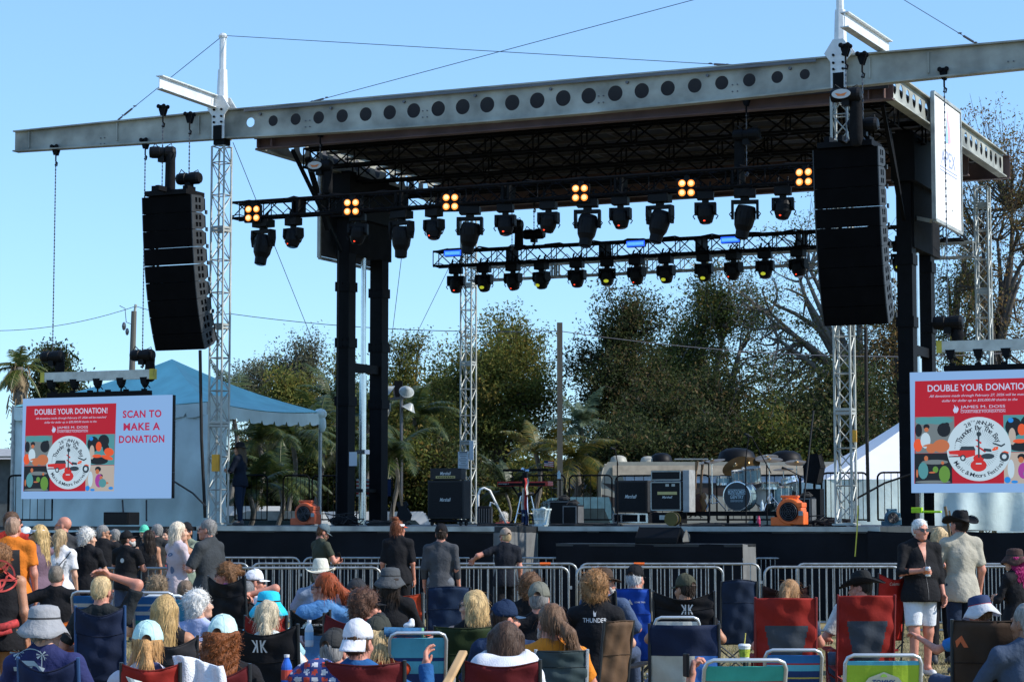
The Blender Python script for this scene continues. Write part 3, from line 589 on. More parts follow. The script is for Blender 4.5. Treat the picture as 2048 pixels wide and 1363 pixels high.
def screen(u0, zt, zb, lab):
    w = WS; t = thing('led_screen', lab, 'screen', S(u0, 0, zb), YAW, 'LED screens hanging at both sides of the stage'); H = zt - zb
    q = lambda cx, cy, w_=0: Vector(((cx - 45) / 1885 * w, -.075 - w_, (1325 - cy) / 1285 * H))
    mb = MB()
    for i in range(7):
        for j in range(4): mb.box((w / 14 + i * w / 7, 0, H / 8 + j * H / 4), (w / 7 - .004, .12, H / 4 - .004))
    mb.build('panel_frame', m_blk2, t)
    mb = MB(); mb.box((w / 2, -.067, H / 2), (w, .008, H)); p = mb.build('display', scr_bg, t)
    mb = MB(); mb.poly([q(92, 135), q(1240, 128), q(1222, 1232), q(72, 1228)][::-1]); mb.build('red_field', scr_red, p)
    L = 0
    def layer(fn, mat, name, lv):
        mb = MB(); fn(mb, lambda x, y: q(x, y, .003 * lv)); mb.build(name, mat, p)
    def rect(mb, g, x0, y0, x1, y1): mb.poly([g(x0, y0), g(x0, y1), g(x1, y1), g(x1, y0)])
    def blob(mb, g, x, y, rx, ry, a=0, n=14):
        c, s_ = math.cos(a), math.sin(a); mb.poly([g(x + rx * math.cos(-i * 2 * math.pi / n) * c - ry * math.sin(-i * 2 * math.pi / n) * s_, y + rx * math.cos(-i * 2 * math.pi / n) * s_ + ry * math.sin(-i * 2 * math.pi / n) * c) for i in range(n)][::-1])
    tf = lambda g: (lambda x, y: g(x, -y))
    layer(lambda mb, g: (mb.text('DOUBLE YOUR DONATION!', 668, -215, 925, 72, tf(g), bold=.012), mb.text('All donations made through February 27, 2026 will be matched', 668, -303, 900, 34, tf(g), shear=.3),
                         mb.text('dollar for dollar up to $35,000.00 thanks to the', 664, -355, 665, 34, tf(g), shear=.3), mb.text('JAMES M. DOSS', 692, -425, 392, 38, tf(g)),
                         rect(mb, g, 496, 453, 890, 457), mb.text('CHARITABLE FOUNDATION', 692, -473, 392, 24, tf(g)),
                         [mb.poly([g(x + a, y + b) for a, b in ((0, 0), (14, -35), (10, -62), (30, -30), (22, 0), (8, 18))][::-1]) for x, y in ((428, 455), (450, 468), (436, 470))]), scr_txt, 'lettering', 1)
    layer(lambda mb, g: (mb.text('SCAN TO', 1562, -270, 478, 95, tf(g), bold=.032, space=1.1), mb.text('MAKE A', 1560, -428, 452, 95, tf(g), bold=.032, space=1.1), mb.text('DONATION', 1560, -585, 560, 95, tf(g), bold=.032, space=1.1)), scr_pink, 'lettering', 1)
    # four photographs
    def tile(name, x0, y0, x1, y1, bgm, items):
        layer(lambda mb, g: rect(mb, g, x0, y0, x1, y1), bgm, name, 1)
        for k, (mat, fs) in enumerate(items): [layer(lambda mb, g: blob(mb, g, *f), mat, name + '_picture', 2 + k * .5 + .05 * ii) for ii, f in enumerate(fs)]
    tile('photo', 88, 518, 438, 905, scr_grey, [(scr_teal, [(300, 560, 130, 40), (160, 560, 70, 40)]), (scr_dark, [(118, 660, 32, 70), (190, 625, 28, 30), (345, 660, 60, 75), (372, 605, 22, 24)]), (scr_or, [(112, 820, 40, 70)]), (scr_disc, [(180, 770, 45, 85)]), (scr_skin, [(190, 655, 20, 24), (320, 830, 75, 70), (230, 860, 45, 45), (205, 820, 50, 12, -.2)])])
    tile('photo', 78, 908, 412, 1228, scr_dark, [(scr_grey, [(260, 1000, 120, 25), (240, 1210, 160, 16)]), (scr_teal, [(155, 1090, 45, 90)]), (scr_green, [(345, 1130, 50, 90), (265, 1080, 25, 35)]), (scr_skin, [(183, 960, 18, 28), (100, 1120, 9, 45), (330, 1010, 14, 18), (235, 1110, 30, 9)])])
    tile('photo', 870, 515, 1228, 903, scr_teal, [(scr_dark, [(960, 640, 75, 100), (1090, 600, 70, 80), (1030, 850, 120, 48), (1120, 690, 40, 60)]), (scr_beige, [(945, 740, 32, 90)]), (scr_or, [(1030, 670, 36, 62), (1160, 740, 62, 50, .3), (1010, 790, 60, 22), (1140, 810, 75, 26, .3)]), (scr_blu, [(935, 570, 24, 26)])])
    tile('photo', 868, 908, 1226, 1232, scr_beige, [(scr_disc, [(930, 1080, 30, 100)]), (scr_dark, [(1025, 955, 38, 34), (1060, 1040, 26, 24)]), (scr_mag, [(1040, 1100, 50, 85)]), (scr_skin, [(1018, 985, 24, 32), (1065, 1062, 20, 22), (1130, 1130, 30, 14)]), (scr_teal, [(1085, 1130, 48, 55)]), (scr_blu, [(898, 1195, 28, 34), (1190, 1195, 30, 20), (960, 1215, 30, 16)])])
    cx, cy, rx, ry = 652, 867, 283, 338
    layer(lambda mb, g: blob(mb, g, cx, cy, rx, ry, 0, 48), scr_disc, 'round_emblem', 4)
    def rays(mb, g):
        for i in range(56):
            a = i * math.pi * 2 / 56; mb.poly([g(cx + 70 * math.cos(a), cy + 90 * math.sin(a)), g(cx + 172 * math.cos(a - .012), cy + 205 * math.sin(a - .012)), g(cx + 172 * math.cos(a + .012), cy + 205 * math.sin(a + .012))][::-1])
    layer(rays, em('ray', (.2, .28, .34)), 'emblem_rays', 5)
    def arctext(mb, g, txt, k, a0, a1, h, inner=False):
        n = len(txt)
        for i, c in enumerate(txt):
            if c == ' ': continue
            a = R(a0 + (a1 - a0) * i / (n - 1)); px, py = cx + rx * k * math.cos(a), cy - ry * k * math.sin(a)
            rot = math.atan2(math.cos(a) * rx, -math.sin(a) * ry * 1.0) if False else (a - math.pi / 2 if not inner else a + math.pi / 2)
            V, Fc = text_mesh(c, 0, .012); y0 = V[:, 1].min(); xm = (V[:, 0].min() + V[:, 0].max()) / 2
            mb.add([g(px + ((v[0] - xm) * math.cos(rot) - (v[1] - .35) * math.sin(rot)) * h * 1.35, py - ((v[0] - xm) * math.sin(rot) + (v[1] - .35) * math.cos(rot)) * h * 1.35) for v in V], Fc)
    layer(lambda mb, g: (arctext(mb, g, '28', .83, 118, 110, 44), arctext(mb, g, 'TH', .88, 104, 99, 20), arctext(mb, g, 'ANNUAL', .83, 91, 56, 44), arctext(mb, g, '....', .8, 178, 166, 40), arctext(mb, g, 'Thunder By The Bay', .67, 158, 22, 52), arctext(mb, g, 'Music & Motors Festival', .82, 212, 330, 44, True)), scr_ink, 'emblem_lettering', 6)
    layer(lambda mb, g: (mb.poly([g(*a) for a in ((385, 885), (470, 878), (620, 880), (620, 935), (540, 960), (480, 945), (395, 935))]), blob(mb, g, 648, 1040, 72, 65), blob(mb, g, 650, 965, 48, 42), mb.poly([g(*a) for a in ((622, 770), (640, 765), (680, 800), (670, 815))]), mb.poly([g(*a) for a in ((622, 835), (640, 830), (720, 890), (705, 905))])), em('hot_red', (.55, .03, .03)), 'emblem_picture', 6)
    layer(lambda mb, g: (mb.poly([g(*a) for a in ((480, 880), (500, 838), (610, 838), (625, 880))]), blob(mb, g, 512, 960, 26, 34), blob(mb, g, 875, 950, 42, 52), blob(mb, g, 730, 945, 60, 30), mb.poly([g(*a) for a in ((690, 890), (700, 860), (760, 870), (765, 900))]), rect(mb, g, 645, 700, 660, 960), blob(mb, g, 655, 710, 22, 26), mb.poly([g(*a) for a in ((775, 800), (850, 830), (880, 810), (885, 825), (850, 850), (775, 815))]), rect(mb, g, 385, 940, 500, 950)), em('soot', (.03, .05, .07)), 'emblem_picture', 7)
    layer(lambda mb, g: (blob(mb, g, 512, 960, 14, 19), blob(mb, g, 875, 950, 20, 25), rect(mb, g, 625, 1015, 675, 1028), mb.poly([g(*a) for a in ((392, 920), (470, 925), (470, 935), (392, 930))]), blob(mb, g, 800, 862, 5, 4)), scr_disc, 'emblem_picture', 8)
    layer(lambda mb, g: (mb.poly([g(*a) for a in ((765, 880), (790, 850), (825, 845), (820, 875), (780, 890))]), mb.poly([g(*a) for a in ((850, 905), (880, 890), (915, 905), (912, 918), (880, 905))])), scr_or, 'emblem_picture', 8)
    # hanging bar, clamps and its aluminium beam
    mb = MB(); mb.box((w * .5, .02, H + .06), (w * .68, .14, .1))
    for k in range(6): mb.box((w * (.2 + k * .12), .02, H + .12), (.1, .08, .06))
    mb.build('hanging_bar', m_black, t); return t, w, H
WS = PV(345.5, 797, 0)[0] - PV(47, 797, 0)[0]; uS0, zS0 = PV(47, 797, -.05); _, zSb = PV(44, 997, -.05)
uS1 = PV(1820, 745, -.05)[0]
print('screen', uS0, PV(346, 797, 0)[0], zS0, zSb, uS1, PV(1820, 745, 0)[1], PV(1822, 985, 0)[1])
screen(uS0, zS0, zSb, 'large LED screen showing donation text, hanging left of the stage before the blue tent')
zR, zRb = PV(1820, 745, 0)[1], PV(1822, 985, 0)[1]
screen(uS1, zR, zRb, 'large LED screen showing donation text, cut off by the right edge of the photo')
m_yel = M('yellow_end_cap', (.5, .42, .05), .5)
for nm, u0, zt, ch in (('left', uS0, zS0, ((105, 713, 305, 700), (285, 710, 292, 705))), ('right', uS1, zR, ((1896, 645, 152, 640), (2110, 640, 140, 640)))):
    _, zb = PV(200 if nm == 'left' else 1960, 751 if nm == 'left' else 691, 0)
    ua = PV(92, 750, 0)[0] if nm == 'left' else PV(1885, 690, 0)[0]; wb = PV(302, 750, 0)[0] - ua if nm == 'left' else 2.3
    t = thing('spreader_beam', f'pale spreader beam with yellow ends above the {nm} LED screen', 'beam', S(ua, 0, zb), YAW); mb = MB(); mb.box((wb / 2, 0, 0), (wb, .12, .2)); mb.build('beam', m_beam if False else M('spreader_pale', (.5, .52, .48), .5, .2, .15), t)
    for x in (-.05, wb + .05): mb = MB(); mb.box((x, 0, 0), (.1, .14, .22)); mb.build('end_cap', m_yel, t)
    for k in range(5):
        mb = MB(); x = .15 + k * (wb - .3) / 4; mb.plate([(-.09, 0), (.09, 0), (.06, -.13), (0, -.22), (-.06, -.13)], [], .14, lambda a, b, w_: (x + a, w_ - .07, -.06 + b)); mb.tube((x, 0, -.28), (x, 0, -.4), .02); mb.path([(x, -.06, -.2), (x + .12, -.1, -.22), (x + .2, -.1, -.3)], .012, 5); mb.build('beam_clamp', m_black, t)
    for k, (x, ym, yt, yb) in enumerate(ch):
        hpx(x, ym, yt, (735 if nm == 'left' else 675), 0, f'chain hoist with hanging bag {("left","right")[k]} end of the spreader beam above the {nm} screen' if k else f'chain hoist on the long chain at the left end above the {nm} screen', bag=.35 if k == 0 else .55, bagside=1)
# ------------------------------------------------------------ things on the deck
m_tolex = M('amp_tolex', (.014, .014, .015), .6, 0, .2, 30, .3, 200); m_grl = M('amp_grille', (.01, .01, .011), .9, 0, .4, 60); m_script = M('amp_script', (.55, .6, .62), .4, .2, 0); m_gold = M('amp_panel', (.45, .38, .16), .4, .3, .1); m_pipe = M('amp_piping', (.4, .42, .38), .5)
def dk(x, v): return PV(x, 1000, v)[0]
def pxz(x, y, v): return PV(x, y, v)[1]
def cab(t, x0, x1, z0, z1, d, name='speaker_cabinet', pipe=False, script=True, sc=1, y=0):
    mb = MB(); mb.box(((x0 + x1) / 2, d / 2 + y, (z0 + z1) / 2), (x1 - x0, d, z1 - z0)); c = mb.build(name, m_tolex, t, bevel=.015)
    mb = MB(); mb.box(((x0 + x1) / 2, y - .004, (z0 + z1) / 2), (x1 - x0 - .08, .01, z1 - z0 - .08)); mb.build('grille', m_grl, c)
    if pipe:
        mb = MB()
        for a, b in (((x0 + .02, z0 + .02), (x1 - .02, z0 + .02)), ((x0 + .02, z1 - .02), (x1 - .02, z1 - .02)), ((x0 + .02, z0 + .02), (x0 + .02, z1 - .02)), ((x1 - .02, z0 + .02), (x1 - .02, z1 - .02))): mb.bar((a[0], y - .006, a[1]), (b[0], y - .006, b[1]), .02)
        mb.build('piping', m_pipe, c)
    if script:
        mb = MB(); mb.text('Marshall', (x0 + x1) / 2, (z0 + z1) / 2, .26 * sc, .075 * sc, lambda a, b: (a, y - .013, b), shear=.35, bold=.012); mb.build('script_badge', m_script, c)
    return c
def head(t, x0, x1, z0, z1, d, y=0, script=True):
    mb = MB(); mb.box(((x0 + x1) / 2, d / 2 + y, (z0 + z1) / 2), (x1 - x0, d, z1 - z0)); c = mb.build('amp_head', m_tolex, t, bevel=.012)
    w = x1 - x0; mb = MB(); mb.box(((x0 + x1) / 2, y - .005, z0 + .06), (w * .62, .01, .05)); mb.build('control_panel', m_gold, c)
    mb = MB()
    for k in range(8): mb.tube(((x0 + x1) / 2 - w * .24 + k * w * .07, y - .01, z0 + .06), ((x0 + x1) / 2 - w * .24 + k * w * .07, y - .03, z0 + .06), .012, n=8)
    mb.build('control_knobs', m_black, c)
    if script: mb = MB(); mb.text('Marshall', (x0 + x1) / 2, z1 - .11, .26, .07, lambda a, b: (a, y - .006, b), shear=.35, bold=.012); mb.build('script_badge', m_script, c)
u = dk(891, 3); t = thing('guitar_amp_stack', 'tall black guitar amplifier head on a speaker cabinet at stage left', 'amplifier', S(u, 3, ZD), YAW)
cab(t, -.43, .43, .14, .86 + .1, .36); head(t, -.37, .37, .97, 1.22, .25); mb = MB(); mb.box((0, .18, .1), (.8, .36, .05)); mb.build('stand', m_black, t)
for a in (-.34, .34):
    for b in (.05, .32): mb = MB(); mb.lathe([(.0, -.02), (.05, -.02), (.05, .02), (0, .02)], (a, b, .05), 12, Matrix.Rotation(R(90), 3, 'Y')); mb.build('caster', m_rubber, t)
u = dk(1262, 3); t = thing('guitar_speaker_cabinet', 'black guitar speaker cabinet standing on a silver edged road case', 'amplifier', S(u, 3, ZD + .27), YAW); cab(t, -.37, .37, 0, .66, .36)
t = thing('road_case', 'flat silver edged black road case under the right guitar cabinet', 'case', S(u, 3, ZD), YAW); mb = MB(); mb.box((0, .2, .15), (.74, .5, .2)); mb.build('case_body', m_black, t); mb = MB()
for z in (.07, .24): mb.box((0, -.056, z), (.76, .02, .025))
for x in (-.37, -.19, .19, .37): mb.box((x, -.057, .155), (.04, .022, .19))
mb.build('case_edging', m_chrome, t)
u = dk(1335, 2.6); t = thing('amp_rack', 'white edged rack case holding an amplifier and black effects unit', 'amplifier', S(u, 2.6, ZD), YAW)
cab(t, -.37, .3, .3, .9, .4, 'rack_case', True, False); mb = MB(); mb.box((-.03, .2, .16), (.62, .4, .22)); mb.build('lower_case', m_black, t, bevel=.01)
mb = MB(); mb.box((.0, -.015, .66), (.42, .012, .06)); mb.build('control_panel', m_gold, t); mb = MB(); mb.text('Marshall', .0, .58, .22, .05, lambda a, b: (a, -.014, b), shear=.35, bold=.012); mb.build('script_badge', m_script, t)
cab(t, -.36, .3, .91, 1.12, .38, 'effects_rack', True, False); mb = MB(); mb.box((.4, .18, .7), (.14, .36, .85)); mb.build('case_lid', M('case_grey', (.3, .31, .31), .5), t, bevel=.01); mb = MB(); mb.box((-.1, -.016, .17), (.14, .01, .09)); mb.build('handle_plate', m_pipe, t)
mb = MB(); mb.box((.13, -.014, .82), (.07, .01, .05)); mb.box((0, -.014, .82), (.07, .01, .05)); mb.build('tape_label', m_pipe, t)
def air_mover(x, y, v, k, lab, mat, rz=0):
    u, _ = PV(x, y, v); t = thing('air_mover', lab, 'blower fan', S(u, v, ZD), YAW + rz, 'orange blower fans' if mat is m_orange else None)
    Rm = Matrix.Rotation(R(90), 3, 'X'); mb = MB(); mb.lathe([(.14 * k, -.02), (.25 * k, -.03), (.27 * k, 0), (.27 * k, .28 * k), (.25 * k, .31 * k)], (0, .3 * k, .29 * k), 28, Rm)
    mb.box((-.17 * k, .15 * k, .1 * k), (.42 * k, .3 * k, .17 * k)); mb.box((.18 * k, .15 * k, .16 * k), (.24 * k, .32 * k, .25 * k)); mb.box((.16 * k, .15 * k, .42 * k), (.22 * k, .33 * k, .1 * k)); mb.build('housing', mat, t, bevel=.015)
    mb = MB(); mb.lathe([(0, 0), (.17 * k, 0), (.19 * k, .01)], (0, -.02 * k, .29 * k), 24, Rm); c = mb.build('intake', m_black, t); mb = MB()
    for r_ in (.05, .09, .13, .165): mb.path([(r_ * k * math.cos(a), -.04 * k, .29 * k + r_ * k * math.sin(a)) for a in np.linspace(0, 6.283, 21)], .004, 4)
    for i in range(6): a = i * math.pi / 3; mb.tube((0, -.04 * k, .29 * k), (.17 * k * math.cos(a), -.035 * k, .29 * k + .17 * k * math.sin(a)), .004, n=4)
    mb.build('intake_grille', m_chain, c)
    mb = MB(); mb.box((-.02, .15 * k, .585 * k), (.36 * k, .13 * k, .05 * k)); mb.box((-.15 * k, .15 * k, .55 * k), (.04, .1, .07)); mb.box((.12 * k, .15 * k, .55 * k), (.04, .1, .07)); mb.build('handle', mat, t, bevel=.012)
    mb = MB(); mb.box((.24 * k, -.01, .26 * k), (.09 * k, .01, .09 * k)); mb.build('switch_plate', M('plate_grey', (.25, .3, .32), .5), t)
air_mover(608, 1020, -.1, .85, 'dark orange blower fan on deck beside the tent pole at the left', M('orange_shade', (.5, .09, .03), .5))
air_mover(1578, 1020, .3, .95, 'bright orange blower fan on the deck to the right of the drum kit', m_orange)
air_mover(1786, 1030, 2.5, .55, 'small dark blue blower fan on the deck before the white tent', M('blue_plastic', (.03, .1, .16), .4), .4)
# drum riser and kit
RV_ = 3.2; u0, u1 = dk(1350, RV_), dk(1560, RV_); t = thing('drum_riser', 'low black drum riser platform on the stage', 'platform', S((u0 + u1) / 2, RV_, ZD), YAW); hw = (u1 - u0) / 2
mb = MB(); mb.box((0, .9, .25), (2 * hw, 2.0, .09)); mb.build('platform', m_black, t)
for a in (-hw + .1, 0, hw - .1):
    for b in (.05, 1.8): mb = MB(); mb.tube((a, b, 0), (a, b, .21), .03); mb.build('leg', m_black, t)
ZR = ZD + .3
kit = thing('drum_kit', 'silver blue drum kit with lettered bass drum and brass cymbals on the riser', 'drum kit', S(dk(1473, 3.3), 3.3, ZR), YAW)
m_drum = M('drum_shell_blue', (.25, .38, .42), .3, .3, .2, 20); m_brass = M('cymbal_brass', (.3, .19, .08), .35, .8, .25, 5); m_head = M('drum_head', (.5, .5, .46), .5); m_bdh = M('bass_head', (.015, .03, .045), .4)
def drum(c, r, h, Rm=None, name='tom_drum', hm=m_head):
    mb = MB(); mb.lathe([(r * .97, -h / 2), (r, -h / 2 + .01), (r, h / 2 - .01), (r * .97, h / 2)], c, 28, Rm); d = mb.build(name, m_drum, kit, smooth=False)
    mb = MB(); mb.lathe([(r * 1.03, h / 2 - .03), (r * 1.04, h / 2 + .01), (r * .97, h / 2 + .012)], c, 28, Rm, cap=False); mb.lathe([(r * 1.03, -h / 2 + .03), (r * 1.04, -h / 2 - .01), (r * .97, -h / 2 - .012)], c, 28, Rm, cap=False)
    for i in range(8): a = i * math.pi / 4 + .2; q = Vector((r * 1.03 * math.cos(a), r * 1.03 * math.sin(a), 0)); e = Vector((0, 0, h / 2)); m_ = Rm or Matrix.Identity(3); mb.tube(Vector(c) + m_ @ (q - e), Vector(c) + m_ @ (q + e), .007, n=4)
    mb.build('hoop', m_chrome, d); mb = MB(); mb.lathe([(0, h / 2 + .006), (r * .97, h / 2 + .005)], c, 28, Rm); mb.lathe([(0, -h / 2 - .006), (r * .97, -h / 2 - .005)], c, 28, Rm); mb.build('drum_skin', hm, d); return d
RX = Matrix.Rotation(R(90), 3, 'X'); bd = drum((0, .25, .3), .29, .42, RX, 'bass_drum', m_bdh)
mb = MB(); f = lambda a, b: (a, .028, b); mb.text('MONTGOMERY', 0, .385, .38, .085, f, bold=.02); mb.text('GENTRY', 0, .285, .29, .075, f, bold=.02)
for k in (.335, .435): mb.poly([f(-.19, k), f(-.19, k + .006), f(.19, k + .006), f(.19, k)])
mb.text('EDDIE MONTGOMERY', 0, .205, .27, .04, f); mb.build('lettering', M('drum_lettering', (.4, .55, .62), .5, var=0), bd)
drum((.26, .2, .73), .18, .3, Matrix.Rotation(R(12), 3, 'X')); drum((-.12, .45, .64), .16, .12); drum((.52, .62, .52), .17, .13, None, 'snare_drum'); drum((.98, .45, .62), .16, .1, Matrix.Rotation(R(-15), 3, 'Y')); drum((.38, .75, .25), .2, .42, Matrix.Rotation(R(75), 3, 'X'))
def cymb(x, y, z, r, rx=0, ry=0, z0=0):
    mb = MB(); Rm = Euler((rx, ry, 0)).to_matrix(); mb.lathe([(.0, .03), (.03, .028), (.05, .008), (r, -.012), (r, -.016), (0, .0)], (x, y, z), 28, Rm); mb.build('cymbal', m_brass, kit, smooth=False)
    mb = MB(); mb.tube((x, y, z + .05), (x, y, .3), .011); mb.tube((x, y, .6), (x, y, .15), .018)
    for k in range(3): a = k * 2.09 + .4; mb.tube((x, y, .35), (x + .28 * math.cos(a), y + .28 * math.sin(a), .01), .01); mb.tube((x, y, .15), (x + .14 * math.cos(a), y + .14 * math.sin(a), .19), .007)
    mb.build('cymbal_stand', m_chrome, kit)
cymb(-.62, .3, 1.03, .27, .2, -.1); cymb(-.25, .7, .94, .3, R(40), R(-16)); cymb(-.05, .9, 1.0, .26, R(30), R(10)); cymb(.62, .25, 1.05, .28, .2, R(4)); cymb(.78, .7, .86, .21, .15); cymb(.3, 1.1, 1.12, .24, .3); cymb(1.0, .9, 1.0, .24, .25, .1)
drum((-.36, .3, .62), .15, .16); drum((.0, .2, .72), .15, .2, Matrix.Rotation(R(10), 3, 'X')); drum((.72, .8, .3), .2, .4)
def mic_stand(x, v, h, lab, boom=None, z=ZD, lean=0):
    u = dk(x, v); t = thing('microphone_stand', lab, 'mic stand', S(u, v, z), YAW); mb = MB(); mb.tube((0, 0, .02), (0, 0, .02), .1); mb.lathe([(.13, 0), (.13, .015), (.02, .03)], (0, 0, 0), 14); mb.tube((0, 0, 0), (lean, 0, h), .014); mb.build('stand', m_black, t)
    e = Vector((lean, 0, h))
    if boom: mb = MB(); b = Vector(boom); mb.tube(e - b * .3, e + b, .011); mb.build('boom_arm', m_black, t); e = e + b
    mb = MB(); mb.tube(e, e + Vector((-.05, -.1, .02)), .018, .026); mb.build('microphone', m_blk2, t); return t
mic_stand(1235, 2.2, 1.3, 'black boom microphone stand in front of the right guitar cabinet', (-.05, 0, .25)); mic_stand(1418, 2.6, 1.25, 'black microphone stand left of the drum kit'); mic_stand(1492, 2.4, 1.3, 'black microphone stand with long upright boom before the bass drum', (.04, .1, .5))
mic_stand(1534, 2.2, 1.2, 'black microphone stand with boom slanting up left over the drums', (-.3, 0, .55)); mic_stand(1602, 3.5, 1.0, 'black microphone stand at the right of the drum kit', (-.3, 0, .15))
# singer stand with flag scarf
u = dk(1050, .8); t = thing('singer_microphone_stand', 'microphone stand draped with a stars and stripes scarf', 'mic stand', S(u, .8, ZD), YAW)
mb = MB(); mb.lathe([(.14, 0), (.14, .015), (.02, .03)], (0, 0, 0), 14); mb.tube((0, 0, 0), (0, 0, 1.15), .014); mb.build('stand', m_black, t)
m_navy, m_fr, m_fw = M('flag_navy', (.015, .03, .09), .8), M('flag_red', (.35, .02, .02), .8), M('flag_white', (.45, .48, .45), .8)
def drape(cx, y, z0, z1, w0, w1, mats, mi, fold=5, ph=0):
    mb = MB(); mb.grid(lambda i, j: (cx + (i - .5) * (w0 + (w1 - w0) * j) + .01 * math.sin(j * 9 + ph), y + .03 * math.sin(i * fold * 3.14 + j * 2 + ph), z0 + (z1 - z0) * j), 12, 24, mi); return mb
drape(0, -.03, .02, .75, .17, .13, None, lambda i, j: 0 if j < .38 else (1 if i < .45 else 2)).build('flag_scarf', [m_navy, m_fw, m_fr], t)
drape(.05, -.06, .62, .95, .05, .1, None, lambda i, j: 2 if i < .6 else 1, 2, 1).build('flag_scarf', [m_navy, m_fw, m_fr], t)
mb = MB(); mb.box((0, .01, .92), (.11, .07, .3)); mb.build('pouch', m_black, t, bevel=.02); mb = MB(); mb.grid(lambda i, j: (-.08 + i * .18 + j * .02, -.03 + .03 * math.sin(i * 5), 1.12 - i * .05 + j * .04 + .01 * math.sin(i * 9)), 8, 2); mb.build('set_list_paper', M('paper_blue', (.3, .5, .75), .7), t)
mb = MB(); mb.poly([(x * .035, -.075, .22 + y * .035) for x, y in [(math.sin(k * math.pi / 5) * (1 if k % 2 == 0 else .4), math.cos(k * math.pi / 5) * (1 if k % 2 == 0 else .4)) for k in range(10)]]); mb.build('star', m_fw, t)
# keyboard
u0, u1 = dk(1000, 4.2), dk(1101, 4.2); z = pxz(1050, 967, 4.2); t = thing('stage_keyboard', 'red stage keyboard on a black stand', 'keyboard', S((u0 + u1) / 2, 4.2, z), YAW); w = (u1 - u0)
mb = MB(); mb.box((0, 0, 0), (w, .3, .1)); mb.build('case', M('red_lacquer', (.45, .015, .01), .35), t, bevel=.01); mb = MB(); mb.box((-.02, -.152, -.01), (w - .08, .006, .06)); mb.build('rear_panel', m_black, t)
mb = MB(); mb.text('nord stage 3', -w * .37, 0, .24, .035, lambda a, b: (a, -.157, b), bold=.01); mb.build('lettering', m_fw, t)
for s_ in (-1, 1): mb = MB(); mb.tube((s_ * .35, .1, -.05), (-s_ * .35, -.1, -(z - ZD)), .02); mb.build('stand_leg', m_black, t)
mb = MB(); mb.box((0, .15, .3), (w * .9, .25, .05)); mb.tube((-w * .3, .15, 0), (-w * .3, .15, .3), .015); mb.tube((w * .3, .15, 0), (w * .3, .15, .3), .015); mb.build('upper_keyboard_tier', m_black, t)
# stool, basket, cases
u = dk(1052, 1.8); t = thing('stool', 'round topped chrome stool behind the flag draped microphone stand', 'stool', S(u, 1.8, ZD), YAW); mb = MB(); mb.lathe([(0, .0), (.16, 0), (.17, .03), (.16, .06), (0, .07)], (0, 0, .62), 20); mb.build('seat', m_blk2, t)
for k in range(4): a = k * math.pi / 2 + .6; mb = MB(); mb.tube((.1 * math.cos(a), .1 * math.sin(a), .62), (.24 * math.cos(a), .24 * math.sin(a), 0), .014); mb.build('leg', m_chrome, t)
mb = MB(); mb.path([(.19 * math.cos(a), .19 * math.sin(a), .25) for a in np.linspace(0, 6.28, 20)], .01, 6); mb.build('foot_ring', m_chrome, t)
u = dk(1083, .9); t = thing('laundry_basket', 'white plastic basket full of rolled towels on the deck', 'basket', S(u, .9, ZD), YAW); m_bsk = M('basket_white', (.5, .58, .58), .5)
def basket_bits():
    mb = MB(); a0, a1, h = .1, .14, .33
    mb.box((0, -a0, .02), (2 * a0 + .02, .015, .04)); mb.box((0, a0, .02), (2 * a0 + .02, .015, .04)); mb.box((0, 0, .008), (2 * a0, 2 * a0, .012)); mb.box((0, -a1, h), (2 * a1 + .03, .025, .03)); mb.box((0, a1, h), (2 * a1 + .03, .025, .03)); mb.box((-a1, 0, h), (.025, 2 * a1 + .03, .031)); mb.box((a1, 0, h), (.025, 2 * a1 + .03, .031))
    for k in range(9):
        f = -1 + k * .25
        for s_ in (-1, 1): mb.bar((f * a0, s_ * a0, .02), (f * a1, s_ * a1, h), .012, .008); mb.bar((s_ * a0, f * a0, .02), (s_ * a1, f * a1, h), .012, .008)
    for s_ in (-1, 1): mb.bar((-.115, s_ * .118, .14), (.115, s_ * .118, .14), .012, .03)
    mb.bar((.118, -.12, .02), (.14, .0, h), .09, .01); return mb
basket_bits().build('basket', m_bsk, t); mb = MB()
for k in range(5): mb.ell((random.uniform(-.07, .07), random.uniform(-.07, .07), .3 + .03 * (k % 2)), (.07, .05, .05), 10)
mb.build('towels', m_bsk, t, smooth=True)
u = dk(970, 1.2); t = thing('power_box', 'ribbed black equipment box with pale right side beside the curved handrail', 'box', S(u, 1.2, ZD), YAW + .3); mb = MB(); mb.box((0, 0, .2), (.28, .28, .4)); mb.build('body', m_blk2, t, bevel=.03)
mb = MB()
for k in range(5): mb.box((-.1 + k * .05, -.143, .2), (.012, .01, .3)); mb.box((.143, -.1 + k * .05, .2), (.01, .012, .3))
mb.build('rib', M('rib_grey', (.08, .085, .09), .5), t)
